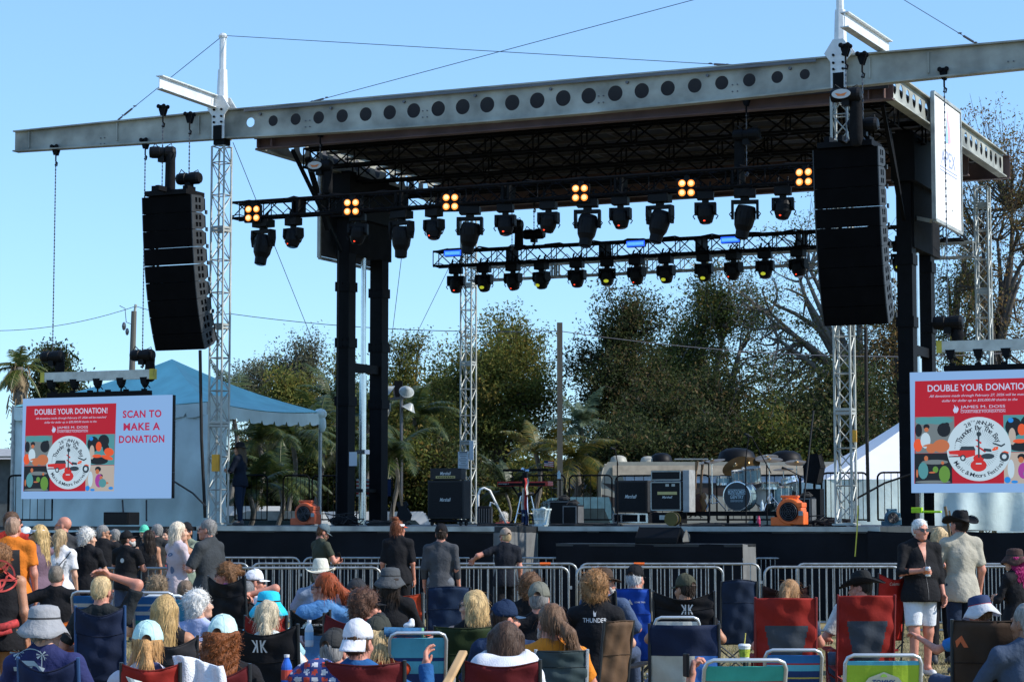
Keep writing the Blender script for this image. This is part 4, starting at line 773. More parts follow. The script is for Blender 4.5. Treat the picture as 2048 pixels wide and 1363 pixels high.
for x, v, w, h, lab in ((1127, 2.2, .5, .52, 'tall black flight case at the base of the square pole'), (1146, 1.6, .32, .42, 'small black case piled with gear beside the tall flight case'), (1612, 2.3, .3, .56, 'grey sided black bass amplifier at the right end of the drum kit'), (1345, 1.8, .18, .3, 'yellow cable reel by the drum riser')):
    u = dk(x, v); nm = 'cable_reel' if 'reel' in lab else ('bass_amplifier' if 'bass' in lab else 'flight_case')
    t = thing(nm, lab, nm.replace('_', ' '), S(u, v, ZD), YAW)
    if nm == 'cable_reel':
        mb = MB(); mb.lathe([(.0, -.1), (.14, -.1), (.14, -.08), (.07, -.07), (.07, .07), (.14, .08), (.14, .1), (0, .1)], (0, 0, .14), 20, RX); mb.build('reel', M('reel_yellow', (.1, .075, .01), .5), t); mb = MB(); mb.lathe([(.07, -.06), (.12, -.05), (.12, .05), (.07, .06)], (0, 0, .14), 20, RX); mb.build('wound_cable', m_rubber, t); continue
    mb = MB(); mb.box((0, 0, h / 2), (w, .35, h)); mb.build('body', m_blk2, t, bevel=.015); mb = MB()
    for z in (.03, h - .03): mb.box((0, -.178, z), (w - .02, .01, .02))
    for s_ in (-1, 1): mb.box((s_ * (w / 2 - .02), -.179, h / 2), (.02, .012, h - .04))
    mb.build('edging', M('edge_grey', (.12, .13, .14), .4, .4), t); mb = MB(); mb.box((w / 2 + .006, 0, h / 2), (.01, .3, h - .06)); mb.build('side_panel', M('panel_grey2', (.09, .095, .1), .6), t)
    mb = MB(); mb.path([(-.1, -.1, h), (-.05, -.05, h + .08), (.05, 0, h + .1), (.12, .05, h + .03)], .015, 5); mb.ell((.0, 0, h + .03), (.12, .1, .05), 10); mb.build('coiled_cable', m_rubber, t)
t = thing('water_bottle', 'clear plastic water bottle standing on the drum riser', 'bottle', S(dk(1524, 3.3), 3.3, ZR), YAW); mb = MB(); mb.lathe([(.03, 0), (.034, .01), (.034, .14), (.014, .19), (.014, .21)], (0, 0, 0), 12); mb.build('bottle', M('pet_plastic', (.5, .62, .68), .15), t); mb = MB(); mb.tube((0, 0, .21), (0, 0, .23), .016); mb.build('cap', m_fw, t)
t = thing('water_bottle', 'pale plastic bottle hung high by the square pole behind the keyboard', 'bottle', S(dk(1118, 3.6), 3.6, pxz(1118, 957, 3.6)), YAW); mb = MB(); mb.lathe([(.03, 0), (.036, .01), (.036, .12), (.014, .16), (.014, .18)], (0, 0, 0), 12); mb.build('bottle', M('pet_blue', (.35, .5, .56), .2), t); mb = MB(); mb.box((0, 0, -.02), (.12, .12, .02)); mb.tube((0, .05, -.02), (0, .05, -(pxz(1118, 957, 3.6) - ZD)), .012); mb.build('holder', m_black, t)
t = thing('drink_can', 'pink drink bottle on deck left of the bright orange blower', 'bottle', S(dk(1517, .9), .9, ZD), YAW); mb = MB(); mb.lathe([(.03, 0), (.035, .01), (.035, .14), (.02, .17), (.02, .2)], (0, 0, 0), 12); mb.build('bottle', M('pink_plastic', (.45, .03, .1), .4), t)
# curved handrail of the stair
t = thing('stair_handrail', 'curved white handrail of the stair rising onto the deck', 'handrail', S(dk(965, 2.6), 2.6, ZD), YAW); mb = MB()
z1 = pxz(975, 975, 2.6) - ZD; mb.path([(-.1, 0, 0), (-.1, 0, z1 - .15), (-.05, 0, z1 - .03), (.04, 0, z1), (.12, .1, z1 - .05), (.5, .5, -.3)], .024, 10); mb.build('rail', m_white, t, smooth=True); mb = MB(); mb.path([(.2, .25, z1 - .35), (.1, .2, z1 - .3), (.08, .1, z1 - .55)], .02, 8); mb.build('support', m_white, t)
# guitars
def guitar(x, y, v, lab, mat, lean=.25, rz=0):
    u, z = PV(x, y, v); t = thing('electric_guitar', lab, 'guitar', S(u, v, z), YAW + rz)
    out = [(0, -.22), (.12, -.2), (.17, -.1), (.13, 0), (.1, .05), (.13, .12), (.1, .19), (.03, .17), (0, .16), (-.05, .19), (-.12, .17), (-.13, .1), (-.1, .04), (-.13, -.02), (-.17, -.12), (-.1, -.21)]
    f = lambda a, b, w_: (a + b * lean, w_ + b * .2, b); mb = MB(); mb.plate(out, [], .05, f); mb.build('body', mat, t, bevel=.008)
    mb = MB(); mb.plate([(-.025, .1), (.025, .1), (.02, .68), (-.02, .68)], [], .025, lambda a, b, w_: (a + b * lean, w_ - .012 + b * .2, b)); mb.build('neck', m_wood, t); mb = MB(); mb.plate([(-.02, .68), (.03, .68), (.045, .86), (.02, .88), (-.03, .84)], [], .02, lambda a, b, w_: (a + b * lean, w_ - .01 + b * .2, b)); mb.build('headstock', m_wood, t)
    mb = MB(); mb.path([(-.15, .1, -.3), (0, .05, -.22), (.15, .1, -.3)], .012, 6); mb.tube((0, .1, -.22), (0, .15, .2), .012); mb.build('guitar_stand', m_black, t)
guitar(806, 1020, 2.5, 'black electric guitar leaning on a stand right of the left columns', m_blk2, -.3)
guitar(1388, 1005, 3.9, 'dark brown electric guitar standing between rack and drums', M('guitar_brown', (.12, .04, .02), .3), 0); guitar(1400, 1003, 4.0, 'pale necked electric guitar just right of the brown one', M('guitar_tan', (.4, .2, .08), .3), 0)
t = thing('flag_banner', 'stars and stripes banner with a motorcycle print behind the left columns', 'banner', Sp(738, 990, 8.2), YAW); mb = MB()
mb.grid(lambda i, j: (-.35 + i * .95, .03 * math.sin(i * 9), -.02 + j * .42), 12, 9, lambda i, j: 2 if i > .62 else (0 if int(j * 9) % 2 else 1)); mb.build('cloth', [m_fr, m_fw, m_navy], t); mb = MB()
for x, z in ((.0, .07), (.17, .07)): mb.path([(x + .06 * math.cos(a), -.05, z + .06 * math.sin(a)) for a in np.linspace(0, 6.28, 15)], .012, 5)
mb.box((.09, -.05, .13), (.2, .02, .05)); mb.build('motorcycle_print', m_black, t)
mb = MB(); mb.tube((-.36, .04, -1.2), (-.36, .04, .45), .015); mb.tube((.62, .04, -1.2), (.62, .04, .45), .015); mb.build('banner_frame', m_black, t)
t = thing('small_flag', 'tiny stars and stripes flag on a stick by the square pole', 'flag', Sp(1108, 930, 4), YAW); mb = MB(); mb.grid(lambda i, j: (-.23 + i * .23, .02 * math.sin(i * 7), -.04 + j * .13 - i * .02 + .02), 8, 7, lambda i, j: 0 if (i < .35 and j > .45) else (1 if int(j * 7) % 2 else 2)); mb.build('flag_cloth', [m_navy, m_fw, m_fr], t); mb = MB(); mb.tube((0, 0, -1.2), (0, 0, .35), .008); mb.build('stick', m_black, t)
# loose black gear at the right of the deck
random.seed(9)
for i, (x, v, w, h, lab) in enumerate(((1635, 1.5, .5, .25, 'heap of black cables and pedals between the fan and right tower'), (1663, 1.0, .5, .18, 'low heap of black cables at the foot of the right tower'), (690, 1.0, .4, .3, 'heap of black cloth by the foot of the left columns'), (775, 1.6, .5, .12, 'low tangle of black cables left of the amplifier stack'), (1000, .4, .5, .06, 'thin cables lying along the deck near the handrail'), (1170, .3, .8, .06, 'thin cables lying along the deck right of the flight cases'), (1440, .3, .8, .07, 'thin cables lying along the deck in front of the drum riser'))):
    t = thing('cable_heap', lab, 'cables', S(dk(x, v), v, ZD), YAW); mb = MB()
    for k in range(9): mb.path([(random.uniform(-w, w), random.uniform(-.2, .2), random.uniform(.01, h * (1 - abs(q - 3) / 4))) for q in range(7)], .013, 5)
    mb.build('cable', m_rubber, t)
    if h > .15: mb = MB(); [mb.ell((random.uniform(-w, w) * .6, random.uniform(-.1, .1), h * .3), (.14, .1, h * .4), 10) for k in range(4)]; mb.build('black_bag', m_fab, t, smooth=True)
t = thing('side_monitor', 'black covered lighting unit on a stand at the right of the drums', 'equipment', S(dk(1625, 4), 4, ZD), YAW); mb = MB(); mb.plate([(-.15, .9), (.1, .86), (.18, 1.2), (.1, 1.45), (-.02, 1.42), (-.18, 1.2)], [], .3, lambda a, b, w_: (a, w_, b)); mb.build('cover', m_fab, t, bevel=.03); mb = MB(); mb.tube((0, .15, 0), (0, .15, .9), .03); mb.box((0, .1, .4), (.35, .3, .7)); mb.build('stand', m_black, t)
t = thing('neon_tube', 'bright yellow green foam strips lying on the deck by the right screen', 'foam strip', Sp(1845, 1026, .5), YAW); mb = MB(); mb.box((-.1, 0, .06), (.2, .1, .1)); mb.box((.15, 0, .03), (.4, .08, .04)); mb.build('foam', M('neon_foam', (.4, .75, .02), .6), t, bevel=.01)
# ------------------------------------------------------------ guard rails and barricades
def barricade(a, b, z0, h, mat, lab, group, bars=19, name='crowd_barricade', foot=True, r=.02):
    a, b = Vector(a), Vector(b); L = (b - a).length; rz = math.atan2(b.y - a.y, b.x - a.x); t = thing(name, lab, 'barricade', (a.x, a.y, z0), rz, group)
    rc = .12; pts = [(0, 0, .12), (0, 0, h - rc)] + [(rc - rc * math.cos(q), 0, h - rc + rc * math.sin(q)) for q in np.linspace(.3, 1.57, 4)] + [(L - rc + rc * math.sin(q), 0, h - rc + rc * math.cos(q)) for q in np.linspace(0, 1.3, 4)] + [(L, 0, h - rc), (L, 0, .12), (0, 0, .12)]
    mb = MB(); mb.path(pts, r, 8); f_ = mb.build('frame', mat, t, smooth=True)
    for i in range(bars): x = (i + 1) * L / (bars + 1); mb = MB(); mb.tube((x, 0, .13), (x, 0, h - .012), .0085, n=6); mb.build('bar', mat, f_)
    if foot:
        for x in (.35, L - .35): mb = MB(); mb.path([(x, -.3, .0), (x, -.2, .06), (x, 0, .12), (x, .2, .06), (x, .3, 0)], .018, 6); mb.build('foot', mat, t)
        mb = MB(); mb.box((L + .02, 0, h * .72), (.06, .03, .05)); mb.box((L + .02, 0, h * .3), (.06, .03, .05)); mb.build('coupling_hook', mat, t)
    return t
def gates(lst, D0, D1, h, grp, row):
    for i, (x0, x1, tapes) in enumerate(lst):
        d0 = D0 + (D1 - D0) * x0 / 2048; d1 = D0 + (D1 - D0) * x1 / 2048
        t = barricade((GX(x0, d0), d0), (GX(x1, d1), d1), 0, h, m_galv, f'galvanised steel crowd barricade, {ORD[i]} in the {row} row', grp)
        L = math.hypot(GX(x1, d1) - GX(x0, d0), d1 - d0)
        for q in tapes: mb = MB(); mb.path([(L * q, 0, h), (L * q + .18, 0, h)], .024, 8); mb.build('orange_tape', m_orange, t)
gates([(-175, 132, ()), (146, 422, ()), (434, 762, ()), (776, 1137, (.2,)), (1153, 1445, ()), (1528, 1800, ()), (1812, 2120, ())], 33.3, 34.6, 1.1, 'barricades of the front row', 'front')
gates([(-80, 200, ()), (206, 498, ()), (505, 800, ()), (860, 1153, (.75,)), (1160, 1518, (.3,)), (1592, 1895, ()), (1900, 2200, ())], 37.5, 37.0, 1.09, 'barricades of the middle row', 'middle')
gates([(330, 600, ()), (608, 880, ()), (905, 1193, ()), (1203, 1490, (.82,)), (1503, 1688, ()), (1695, 2005, (.7,)), (2012, 2300, ())], 41.5, 40.5, 1.12, 'barricades of the back row nearest the stage', 'back')
for i, (x0, x1, v, yt, lab) in enumerate(((470, 534, 9.5, 950, 'under the blue tent'), (566, 618, 11, 950, 'left of the tent pole'), (624, 688, 11, 951, 'between tent pole and left columns'), (1040, 1130, 12.4, 950, 'behind the red keyboard'), (1139, 1224, 12.4, 950, 'between square pole and camper'), (1232, 1420, 12.4, 950, 'behind the amplifiers'), (1434, 1600, 12.4, 950, 'behind the drum kit'), (1644, 1736, 8, 945, 'behind the right lattice tower'), (1756, 1838, 7.5, 944, 'left of the right screen'))):
    a = Sp(x0, 1030, v); b = Sp(x1, 1030, v); zt = pxz((x0 + x1) / 2, yt, v); barricade(a, b, ZD, zt - ZD, m_black, f'black railing on the rear edge of the stage {lab}', 'black railings round the stage', 5 if x1 - x0 < 90 else 9, 'stage_railing', False, .022)
a = P(16, 1030, 49); b = P(104, 1030, 48.5); barricade(a, b, ZD, 1.1, m_black, 'black railing below the left screen', 'black railings round the stage', 5, 'stage_railing', False, .022)
# black screens beside the stage and left platform
t = thing('side_skirt_fence', 'long black cloth covered fence right of the stage under the screen', 'fence', S(17, -.4, 0), YAW); skirt([(-3.05, 0), (3.6, 0)], 1.63, 'cloth', parent=t, seed=5)
t = thing('side_platform', 'black draped side platform under the left screen', 'platform', S(-2.4, -.4, 0), YAW); skirt([(-4.5, 0), (2.05, 0)], ZD - .12, 'drape', parent=t, seed=11); mb = MB(); mb.box((-1.2, .85, ZD - .06), (6.5, 1.6, .08)); mb.build('platform_deck', m_deck, t)
t = thing('loudspeaker', 'low black loudspeaker on the side platform below the left screen', 'speaker', P(243, 1038, 45.3) - Vector((0, 0, .1)), YAW); mb = MB(); mb.box((0, 0, .12), (.62, .4, .26)); mb.build('cabinet', m_blk2, t, bevel=.015); mb = MB(); mb.box((0, -.205, .12), (.56, .01, .21)); mb.build('grille', m_grl, t)
# cables under left screen
for pts, lab in (([P(345, 960, 46), P(385, 985, 45.5), P(412, 1012, 45)], 'black brace strap from the left screen corner to the tower foot'), ([P(245, 1000, 47), P(247, 1030, 46)], 'thin black cable below the middle of the left screen'), ([P(293, 1000, 47), P(293, 1040, 46)], 'thin black cable hanging below the right part of the left screen'), ([P(1697, 1005, 40.6), P(1770, 965, 40.5), P(1830, 945, 40.3)], 'black brace strap sloping up to the right screen')): wire(pts, .02, lab, m_rubber, 'brace_strap', 'strap')
# ------------------------------------------------------------ ground
t = None
def ground():
    mb = MB(); mb.poly([(-900, -60, 0), (900, -60, 0), (900, 1800, 0), (-900, 1800, 0)])
    m = M('dry_grass_ground', (.20, .165, .085), .9, 0, .45, 1.2, .5, 30, spec=.1); o = mb.build('ground', m); o['kind'] = 'structure'
ground()
def grass():
    rng = np.random.default_rng(3); n = 60000; D = 11 + 26 * rng.random(n) ** .8; x = (rng.random(n) * 2150 - 40 - 1024) / 4400 * D
    h = .025 + .05 * rng.random(n) ** 2; a = rng.random(n) * 6.28; w = .004 + .003 * rng.random(n); lx = rng.normal(0, .02, n); ly = rng.normal(0, .02, n)
    V = np.zeros((n, 3, 3)); V[:, 0] = np.c_[x - np.cos(a) * w, D - np.sin(a) * w, 0 * x]; V[:, 1] = np.c_[x + np.cos(a) * w, D + np.sin(a) * w, 0 * x]; V[:, 2] = np.c_[x + lx, D + ly, h]
    o = npmesh('dry_grass', V.reshape(-1, 3), np.arange(3 * n).reshape(-1, 3), [M('straw', (.36, .29, .14), .8, 0, .3, 3), M('grass_green', (.10, .11, .03), .8), M('straw_brown', (.18, .12, .05), .8)], mi=rng.choice(3, n, p=[.55, .15, .3]))
    tag(o, 'dry trampled straw coloured grass on the field', 'grass', kind='stuff')
grass()
# ------------------------------------------------------------ tents
m_tblue = M('tent_roof_blue', (.24, .58, .60), .6, 0, .12, 2, .3, 3); m_twall = M('tent_wall_white', (.62, .74, .73), .7, 0, .2, 1.0, .6, 4)
Nn, Rr, Ll = Vector((-6.9, 50, 0)), Vector((-4.79, 55, 0)), Vector((-11.8, 52.05, 0)); Bk = Rr + Ll - Nn; ce = (Rr + Ll) / 2
t = thing('event_tent', 'large tent with pale blue peaked roof and white walls behind the left screen', 'tent', ce); ev, pk = 4.5, 5.72; inv = _inv[t.name]
mb = MB(); pkv = Vector((ce.x, ce.y, pk))
for a, b in ((Nn, Rr), (Ll, Nn), (Rr, Bk), (Bk, Ll)):
    mb.grid(lambda i, j, a=a, b=b: inv @ ((a.lerp(b, i) + Vector((0, 0, ev))).lerp(pkv, j) - Vector((0, 0, .22 * math.sin(math.pi * j) * (1 - .5 * abs(2 * i - 1)) + (.1 * math.sin(math.pi * i) * (1 - j))))), 12, 12)
mb.build('roof', m_tblue, t, smooth=True)
for a, b, nm in ((Nn, Rr, 'valance'), (Ll, Nn, 'valance')):
    mb = MB(); n = 48; d = (b - a); L = d.length; nn = Vector((d.y, -d.x, 0)).normalized() * .03
    def fv(i, j, a=a, b=b, nn=nn): return inv @ (a.lerp(b, i) + nn + Vector((0, 0, ev - .02 - .1 * math.sin(math.pi * i) - j * (.3 - .09 * (1 if (i * 9) % 1 < .08 else 0) + .02 * math.sin(i * 56)))))
    mb.grid(fv, 90, 3); mb.build(nm, m_twall, t)
mb = MB(); mb.grid(lambda i, j: inv @ (Ll.lerp(Nn, i) + Vector((.02 * math.sin(i * 31 + j * 3) + .03 * math.sin(i * 13), .09 * math.sin(i * 23 + j * 2.2) + .09 * math.sin(i * 7 - j * 5) * (1 - j) + .04 * math.sin(i * 47 + j * 9), (ev - .05) * (1 - j)))), 70, 20); mb.build('side_wall', m_twall, t, smooth=True)
q = Nn.lerp(Rr, .16); mb = MB(); mb.grid(lambda i, j: inv @ (Nn.lerp(q, i) + Vector((.03 * math.sin(i * 9 + j * 5), .0, (ev - .05) * (1 - j) + .2))), 10, 16); mb.build('side_wall', m_twall, t, smooth=True)
mb = MB(); mb.grid(lambda i, j: inv @ (Ll.lerp(Bk, i) + Vector((0, .03 * math.sin(i * 20), (ev - .05) * (1 - j)))), 20, 4); mb.build('side_wall', m_twall, t, smooth=True)
for p in (Nn, Rr, Ll, Bk): mb = MB(); mb.tube(inv @ p, inv @ (p + Vector((0, 0, ev))), .045, n=10); mb.build('pole', m_galv, t)
mb = MB(); pr = Rr + Vector((0, 0, ev)); 
mb.ell(inv @ (pr + Vector((0, -.05, -.05))), (.17, .12, .14), 10); mb.ell(inv @ (pr + Vector((.05, -.05, -.3))), (.1, .09, .22), 10); mb.build('corner_bundle', m_twall, t, smooth=True)
def hip_tent(cx, D, w, d, ev, pk, lab, rz, mr, z_open=True):
    t = thing('white_tent', lab, 'tent', (GX(cx, D), D, 0), rz, 'white marquee tents'); c = [Vector((-w / 2, -d / 2, 0)), Vector((w / 2, -d / 2, 0)), Vector((w / 2, d / 2, 0)), Vector((-w / 2, d / 2, 0))]; P_ = Vector((0, 0, pk))
    mb = MB()
    for i in range(4): mb.grid(lambda a, b, i=i: (c[i].lerp(c[(i + 1) % 4], a) + Vector((0, 0, ev))).lerp(P_, b) - Vector((0, 0, .15 * math.sin(math.pi * b))), 8, 8)
    mb.build('roof', mr, t, smooth=True)
    for i in (0, 1, 3): mb = MB(); mb.grid(lambda a, b, i=i: c[i].lerp(c[(i + 1) % 4], a) + Vector((.03 * math.sin(a * 30), .05 * math.sin(a * 25 + b * 3), ev * (1 - b))), 40, 8); mb.build('side_wall', m_twall, t, smooth=True)
m_tw = M('tent_roof_white', (.75, .75, .78), .5, 0, .04, 2)
hip_tent(1925, 60, 8.4, 7, 2.85, 5.6, 'white peaked tent roof rising between the railings and the right screen', 0, m_tw)
hip_tent(2085, 70, 7, 7, 4.6, 6.9, 'white tent peak just visible above the right screen', 0, m_tw)
t = thing('white_tarp_screen', 'grey white hanging tarp wall under the right screen', 'tarp', P(1990, 1040, 46)); t.location.z = 0; _inv[t.name] = Matrix.Translation(t.location).inverted()
mb = MB(); mb.grid(lambda i, j: (-1.25 + i * 3.0, .05 * math.sin(i * 11 + j * 3) + .03 * math.sin(i * 27), 2.6 - j * 1.0 + .02 * math.sin(i * 8)), 40, 14); mb.build('tarp', m_twall, t, smooth=True); mb = MB(); mb.tube((-1.25, .1, 0), (-1.25, .1, 2.7), .05); mb.tube((1.7, .1, 0), (1.7, .1, 2.7), .05); mb.tube((-1.25, .05, 2.65), (1.7, .05, 2.65), .03); mb.build('tarp_frame', m_black, t)
# ------------------------------------------------------------ camper, vehicles, houses
Dc = 62; x0, x1 = GX(1203, Dc), GX(1700, Dc); t = thing('camper_van', 'beige motorhome with dark swoosh stripes parked behind the stage', 'motorhome', ((x0 + x1) / 2, Dc, 0)); w = x1 - x0; ztop = P(1300, 925, Dc).z
m_cb, m_cd, m_cw = M('camper_beige', (.34, .33, .28), .5, 0, .08), M('camper_brown', (.05, .035, .03), .5), M('camper_blue_white', (.5, .58, .72), .5)
pr = [(-w / 2, .5), (-w / 2, ztop - .35), (-w / 2 + .05, ztop - .15), (-w / 2 + .2, ztop), (w / 2, ztop), (w / 2, .5)]; mb = MB(); mb.plate(pr, [], 2.4, lambda a, b, w_: (a, w_, b)); mb.build('body', m_cb, t, bevel=.03)
def cz(x, y): p = P(x, y, Dc); return (p.x - (x0 + x1) / 2, -.008, p.z)
for nm, m_, pts in (('swoosh', m_cd, ((1204, 965), (1300, 1030), (1300, 1012), (1235, 968))), ('swoosh', m_cd, ((1204, 988), (1300, 1012), (1330, 1035), (1204, 1008))), ('swoosh', m_cd, ((1390, 965), (1560, 965), (1620, 1000), (1520, 1000), (1390, 985))), ('side_stripe', m_cw, ((1245, 951), (1640, 951), (1640, 965), (1250, 965)))):
    mb = MB(); mb.poly([cz(*p) for p in pts]); mb.build(nm, m_, t)
mb = MB(); mb.grid(lambda i, j: (cz(1225 + i * 430, 930 + j * 20)[0], -.02 - .1 * j, cz(1225, 930 + j * 20)[2]), 6, 2); mb.build('awning', M('awning_tan', (.30, .26, .2), .7), t)
for x, k, m_ in ((1240, .5, m_cb), (1300, .45, m_cb), (1327, .65, m_blk2), (1480, .95, m_blk2), (1580, .8, m_blk2)):
    mb = MB(); mb.lathe([(.5 * k, 0), (.5 * k, .1 * k), (.42 * k, .35 * k), (.25 * k, .45 * k), (0, .48 * k)], (cz(x, 925)[0], .9, ztop), 18, None, 1.2 if k > .7 else 1, 1); mb.build('roof_vent', m_, t, smooth=True)
mb = MB(); mb.box((cz(1385, 920)[0], .5, ztop + .12), (.95, .3, .03)); mb.build('roof_rack', m_galv, t)
for a in (-w * .3, w * .3): mb = MB(); mb.lathe([(.25, -.1), (.42, -.1), (.42, .1), (.25, .1)], (a, .1, .42), 20, Matrix.Rotation(R(90), 3, 'X')); mb.build('wheel', m_rubber, t)
def car(cx, D, L, H, lab, mat, rz=0, z=0):
    t = thing('parked_vehicle', lab, 'vehicle', (GX(cx, D), D, z), rz); hb = H * .52
    pr = [(-L / 2, .3), (-L / 2, hb), (-L * .42, hb * 1.06), (-L * .3, H * .96), (-L * .22, H), (L * .18, H), (L * .3, hb * 1.12), (L * .46, hb), (L / 2, hb * .8), (L / 2, .3)]
    mb = MB(); mb.plate(pr, [], 1.75, lambda a, b, w_: (a, w_, b)); mb.build('body', mat, t, bevel=.06); g = M('car_glass', (.03, .05, .06), .08)
    mb = MB(); mb.poly([(a, -.012, b) for a, b in ((-L * .36, hb * 1.1), (-L * .28, H * .9), (L * .15, H * .9), (L * .25, hb * 1.12))][::-1]); mb.build('side_window', g, t)
    for a in (-L * .32, L * .32): mb = MB(); mb.lathe([(0, -.08), (.33, -.08), (.33, .1), (0, .1)], (a, .05, .33), 18, Matrix.Rotation(R(90), 3, 'X')); mb.build('wheel', m_rubber, t)
m_cwh = M('car_white', (.7, .72, .74), .25, 0, .03)
car(500, 64, 4.6, 2.15, 'white van parked behind the tent, seen through the stage opening', m_cwh, .15); car(560, 60, 4.2, 2.0, 'pale silver vehicle parked below the small house roof', M('car_silver', (.4, .42, .42), .3, .3), -.2); car(1172, 58, 3.2, 2.35, 'dark vehicle with pale blue roof parked beside the motorhome', M('car_blue_grey', (.12, .24, .3), .2, .3), .1)
car(760, 66, 7, 2.0, 'long white vehicle partly hidden behind the left columns', m_cwh)
def house(cx, D, w, wall, roof, lab, mw, mr, rz=0):
    t = thing('house', lab, 'house', (GX(cx, D), D, 0), rz); mb = MB(); mb.box((0, 3, wall / 2), (w, 6, wall)); mb.build('wall', mw, t)
    mb = MB(); e = .4; a, b = w / 2 + e, 3 + e; mb.add([(-a, 3 - b, wall - .1), (a, 3 - b, wall - .1), (a, 3 + b, wall - .1), (-a, 3 + b, wall - .1), (-w * .2, 3, roof), (w * .2, 3, roof)], [(0, 1, 5, 4), (1, 2, 5), (2, 3, 4, 5), (3, 0, 4), (3, 2, 1, 0)]); mb.build('roof', mr, t)
    for x in (-w * .25, w * .25): mb = MB(); mb.box((x, -.02, wall * .55), (.9, .06, .9)); f_ = mb.build('window', m_white, t); mb = MB(); mb.box((x, -.055, wall * .55), (.78, .02, .78)); mb.build('pane', M('pane_dark', (.03, .04, .05), .1), f_)
house(590, 76, 3.4, 2.1, 2.85, 'small house with pale shingle roof seen below the palms', M('house_cream', (.3, .29, .24), .8), M('shingle_pale', (.38, .42, .44), .8, 0, .3, 8)); house(1165, 78, 7, 3.0, 4.0, 'beige house wall behind the square pole and palm', M('house_beige', (.22, .23, .19), .8), M('shingle_dark', (.1, .1, .1), .8))
house(820, 80, 5, 3.2, 4.2, 'pale green grey house glimpsed between trees behind the columns', M('house_green', (.2, .22, .18), .8, 0, .1, 2), M('shingle_dark', (.1, .1, .1), .8)); house(-20, 62, 5, 3.6, 3.9, 'grey shed at the far left edge behind the palm', M('shed_grey', (.09, .1, .1), .8), M('shed_roof', (.3, .3, .3), .7))
# ------------------------------------------------------------ poles and wires
m_pole = M('pole_wood', (.10, .095, .08), .8, 0, .25, 3, .3, 20, stretch=(1, 1, .1))
p = P(1120, 1000, 60); t = thing('square_pole', 'tall square grey pole standing behind the middle of the stage', 'pole', (p.x, p.y, 0)); mb = MB(); mb.box((0, 0, P(1120, 645, 60).z / 2), (.15, .15, P(1120, 645, 60).z)); mb.build('shaft', m_pole, t)
p = P(262, 740, 80); t = thing('utility_pole', 'wooden utility pole with insulators behind the blue tent', 'pole', (p.x, p.y, 0)); h = P(265, 622, 80).z; mb = MB(); mb.tube((-.1, 0, 0), (.08, 0, h), .15, .1, 10); mb.build('shaft', m_pole, t)
mb = MB(); mb.tube((.1, 0, h - .1), (.14, 0, h + .25), .05); mb.build('insulator', m_beam, t); mb = MB(); mb.path([(.05, 0, h - .5), (-.2, 0, h - .4), (-.25, 0, h + .1), (-.45, 0, h + .2)], .015, 5); mb.ell((-.28, 0, h - .55), (.08, .08, .16), 8); mb.ell((-.16, 0, h - .75), (.07, .07, .14), 8); mb.build('fuse_bracket', m_chain, t)
wz = P(272, 612, 80)
wire([P(-60, 660, 80), wz], .012, 'thin power line from the left edge to the utility pole', sag=.3, name='power_line'); wire([wz, P(460, 627, 72), P(1121, 662, 60)], .012, 'thin power line from utility pole to the square pole', sag=.2, name='power_line'); wire([P(1121, 662, 60), P(2100, 700, 64)], .012, 'thin power line from the square pole off to the right', sag=.4, name='power_line')
wire([P(440, 745, 90), P(1121, 800, 90), P(2100, 850, 90)], .012, 'lower power line running behind the trees', sag=.4, name='power_line')
t = thing('floodlight_pole', 'dark pole carrying four white floodlights before the trees', 'floodlight', P(803, 1000, 66)); t.location.z = 0; _inv[t.name] = Matrix.Translation(t.location).inverted(); inv = _inv[t.name]
mb = MB(); mb.tube((0, 0, 0), inv @ P(803, 790, 66), .05); mb.bar(inv @ P(778, 797, 66), inv @ P(812, 795, 66), .06); mb.bar(inv @ P(790, 797, 66), inv @ P(785, 770, 66), .04); mb.build('pole', m_chain, t); mb = MB(); mb.box(inv @ P(797, 778, 66.4), (.25, .25, .5)); mb.build('ballast_box', m_black, t)
for x, y, rx, ry in ((780, 783, .2, -.9), (813, 783, .9, .3), (777, 820, -.2, -1.3), (817, 818, .1, .5)): mb = MB(); mb.lathe([(.04, .2), (.07, .18), (.2, .02), (.23, -.0), (.0, -.015)], inv @ P(x, y, 65.8), 20, Euler((rx, ry, 0)).to_matrix()); mb.build('floodlight', M('lamp_white', (.28, .3, .29), .4), t, smooth=False)
# ------------------------------------------------------------ trees
m_bark = M('bark', (.07, .06, .05), .9, 0, .35, 4, .6, 12); m_bark2 = M('bark_pale', (.13, .12, .105), .9, 0, .35, 4, .6, 12)
LV = {'oak': [(.055, .07, .018), (.035, .05, .015), (.09, .095, .02), (.14, .10, .03)], 'dark': [(.03, .042, .015), (.022, .03, .012), (.05, .055, .018), (.09, .065, .03)], 'olive': [(.085, .095, .022), (.05, .065, .018), (.13, .125, .03), (.16, .12, .03)], 'grey': [(.08, .09, .055), (.06, .065, .045), (.11, .12, .07), (.13, .12, .07)], 'rust': [(.12, .085, .035), (.09, .06, .03), (.085, .085, .03), (.17, .10, .035)]}
for k, cs in list(LV.items()): LV[k] = [M(f'leaf_{k}_{i}', (c[0] * 1.45, c[1] * 1.42, c[2] * 1.4), .55, 0, .4, .8, spec=.12, leaf=.45) for i, c in enumerate(cs)]
def limb_pts(rng, a, d, L, n, wob, up):
    p = np.array(a, float); d = d / np.linalg.norm(d); out = [p.copy()]
    for i in range(n): d = d + rng.normal(0, wob, 3) + np.array([0, 0, up]); d /= np.linalg.norm(d); p = p + d * L / n; out.append(p.copy())
    return out, d
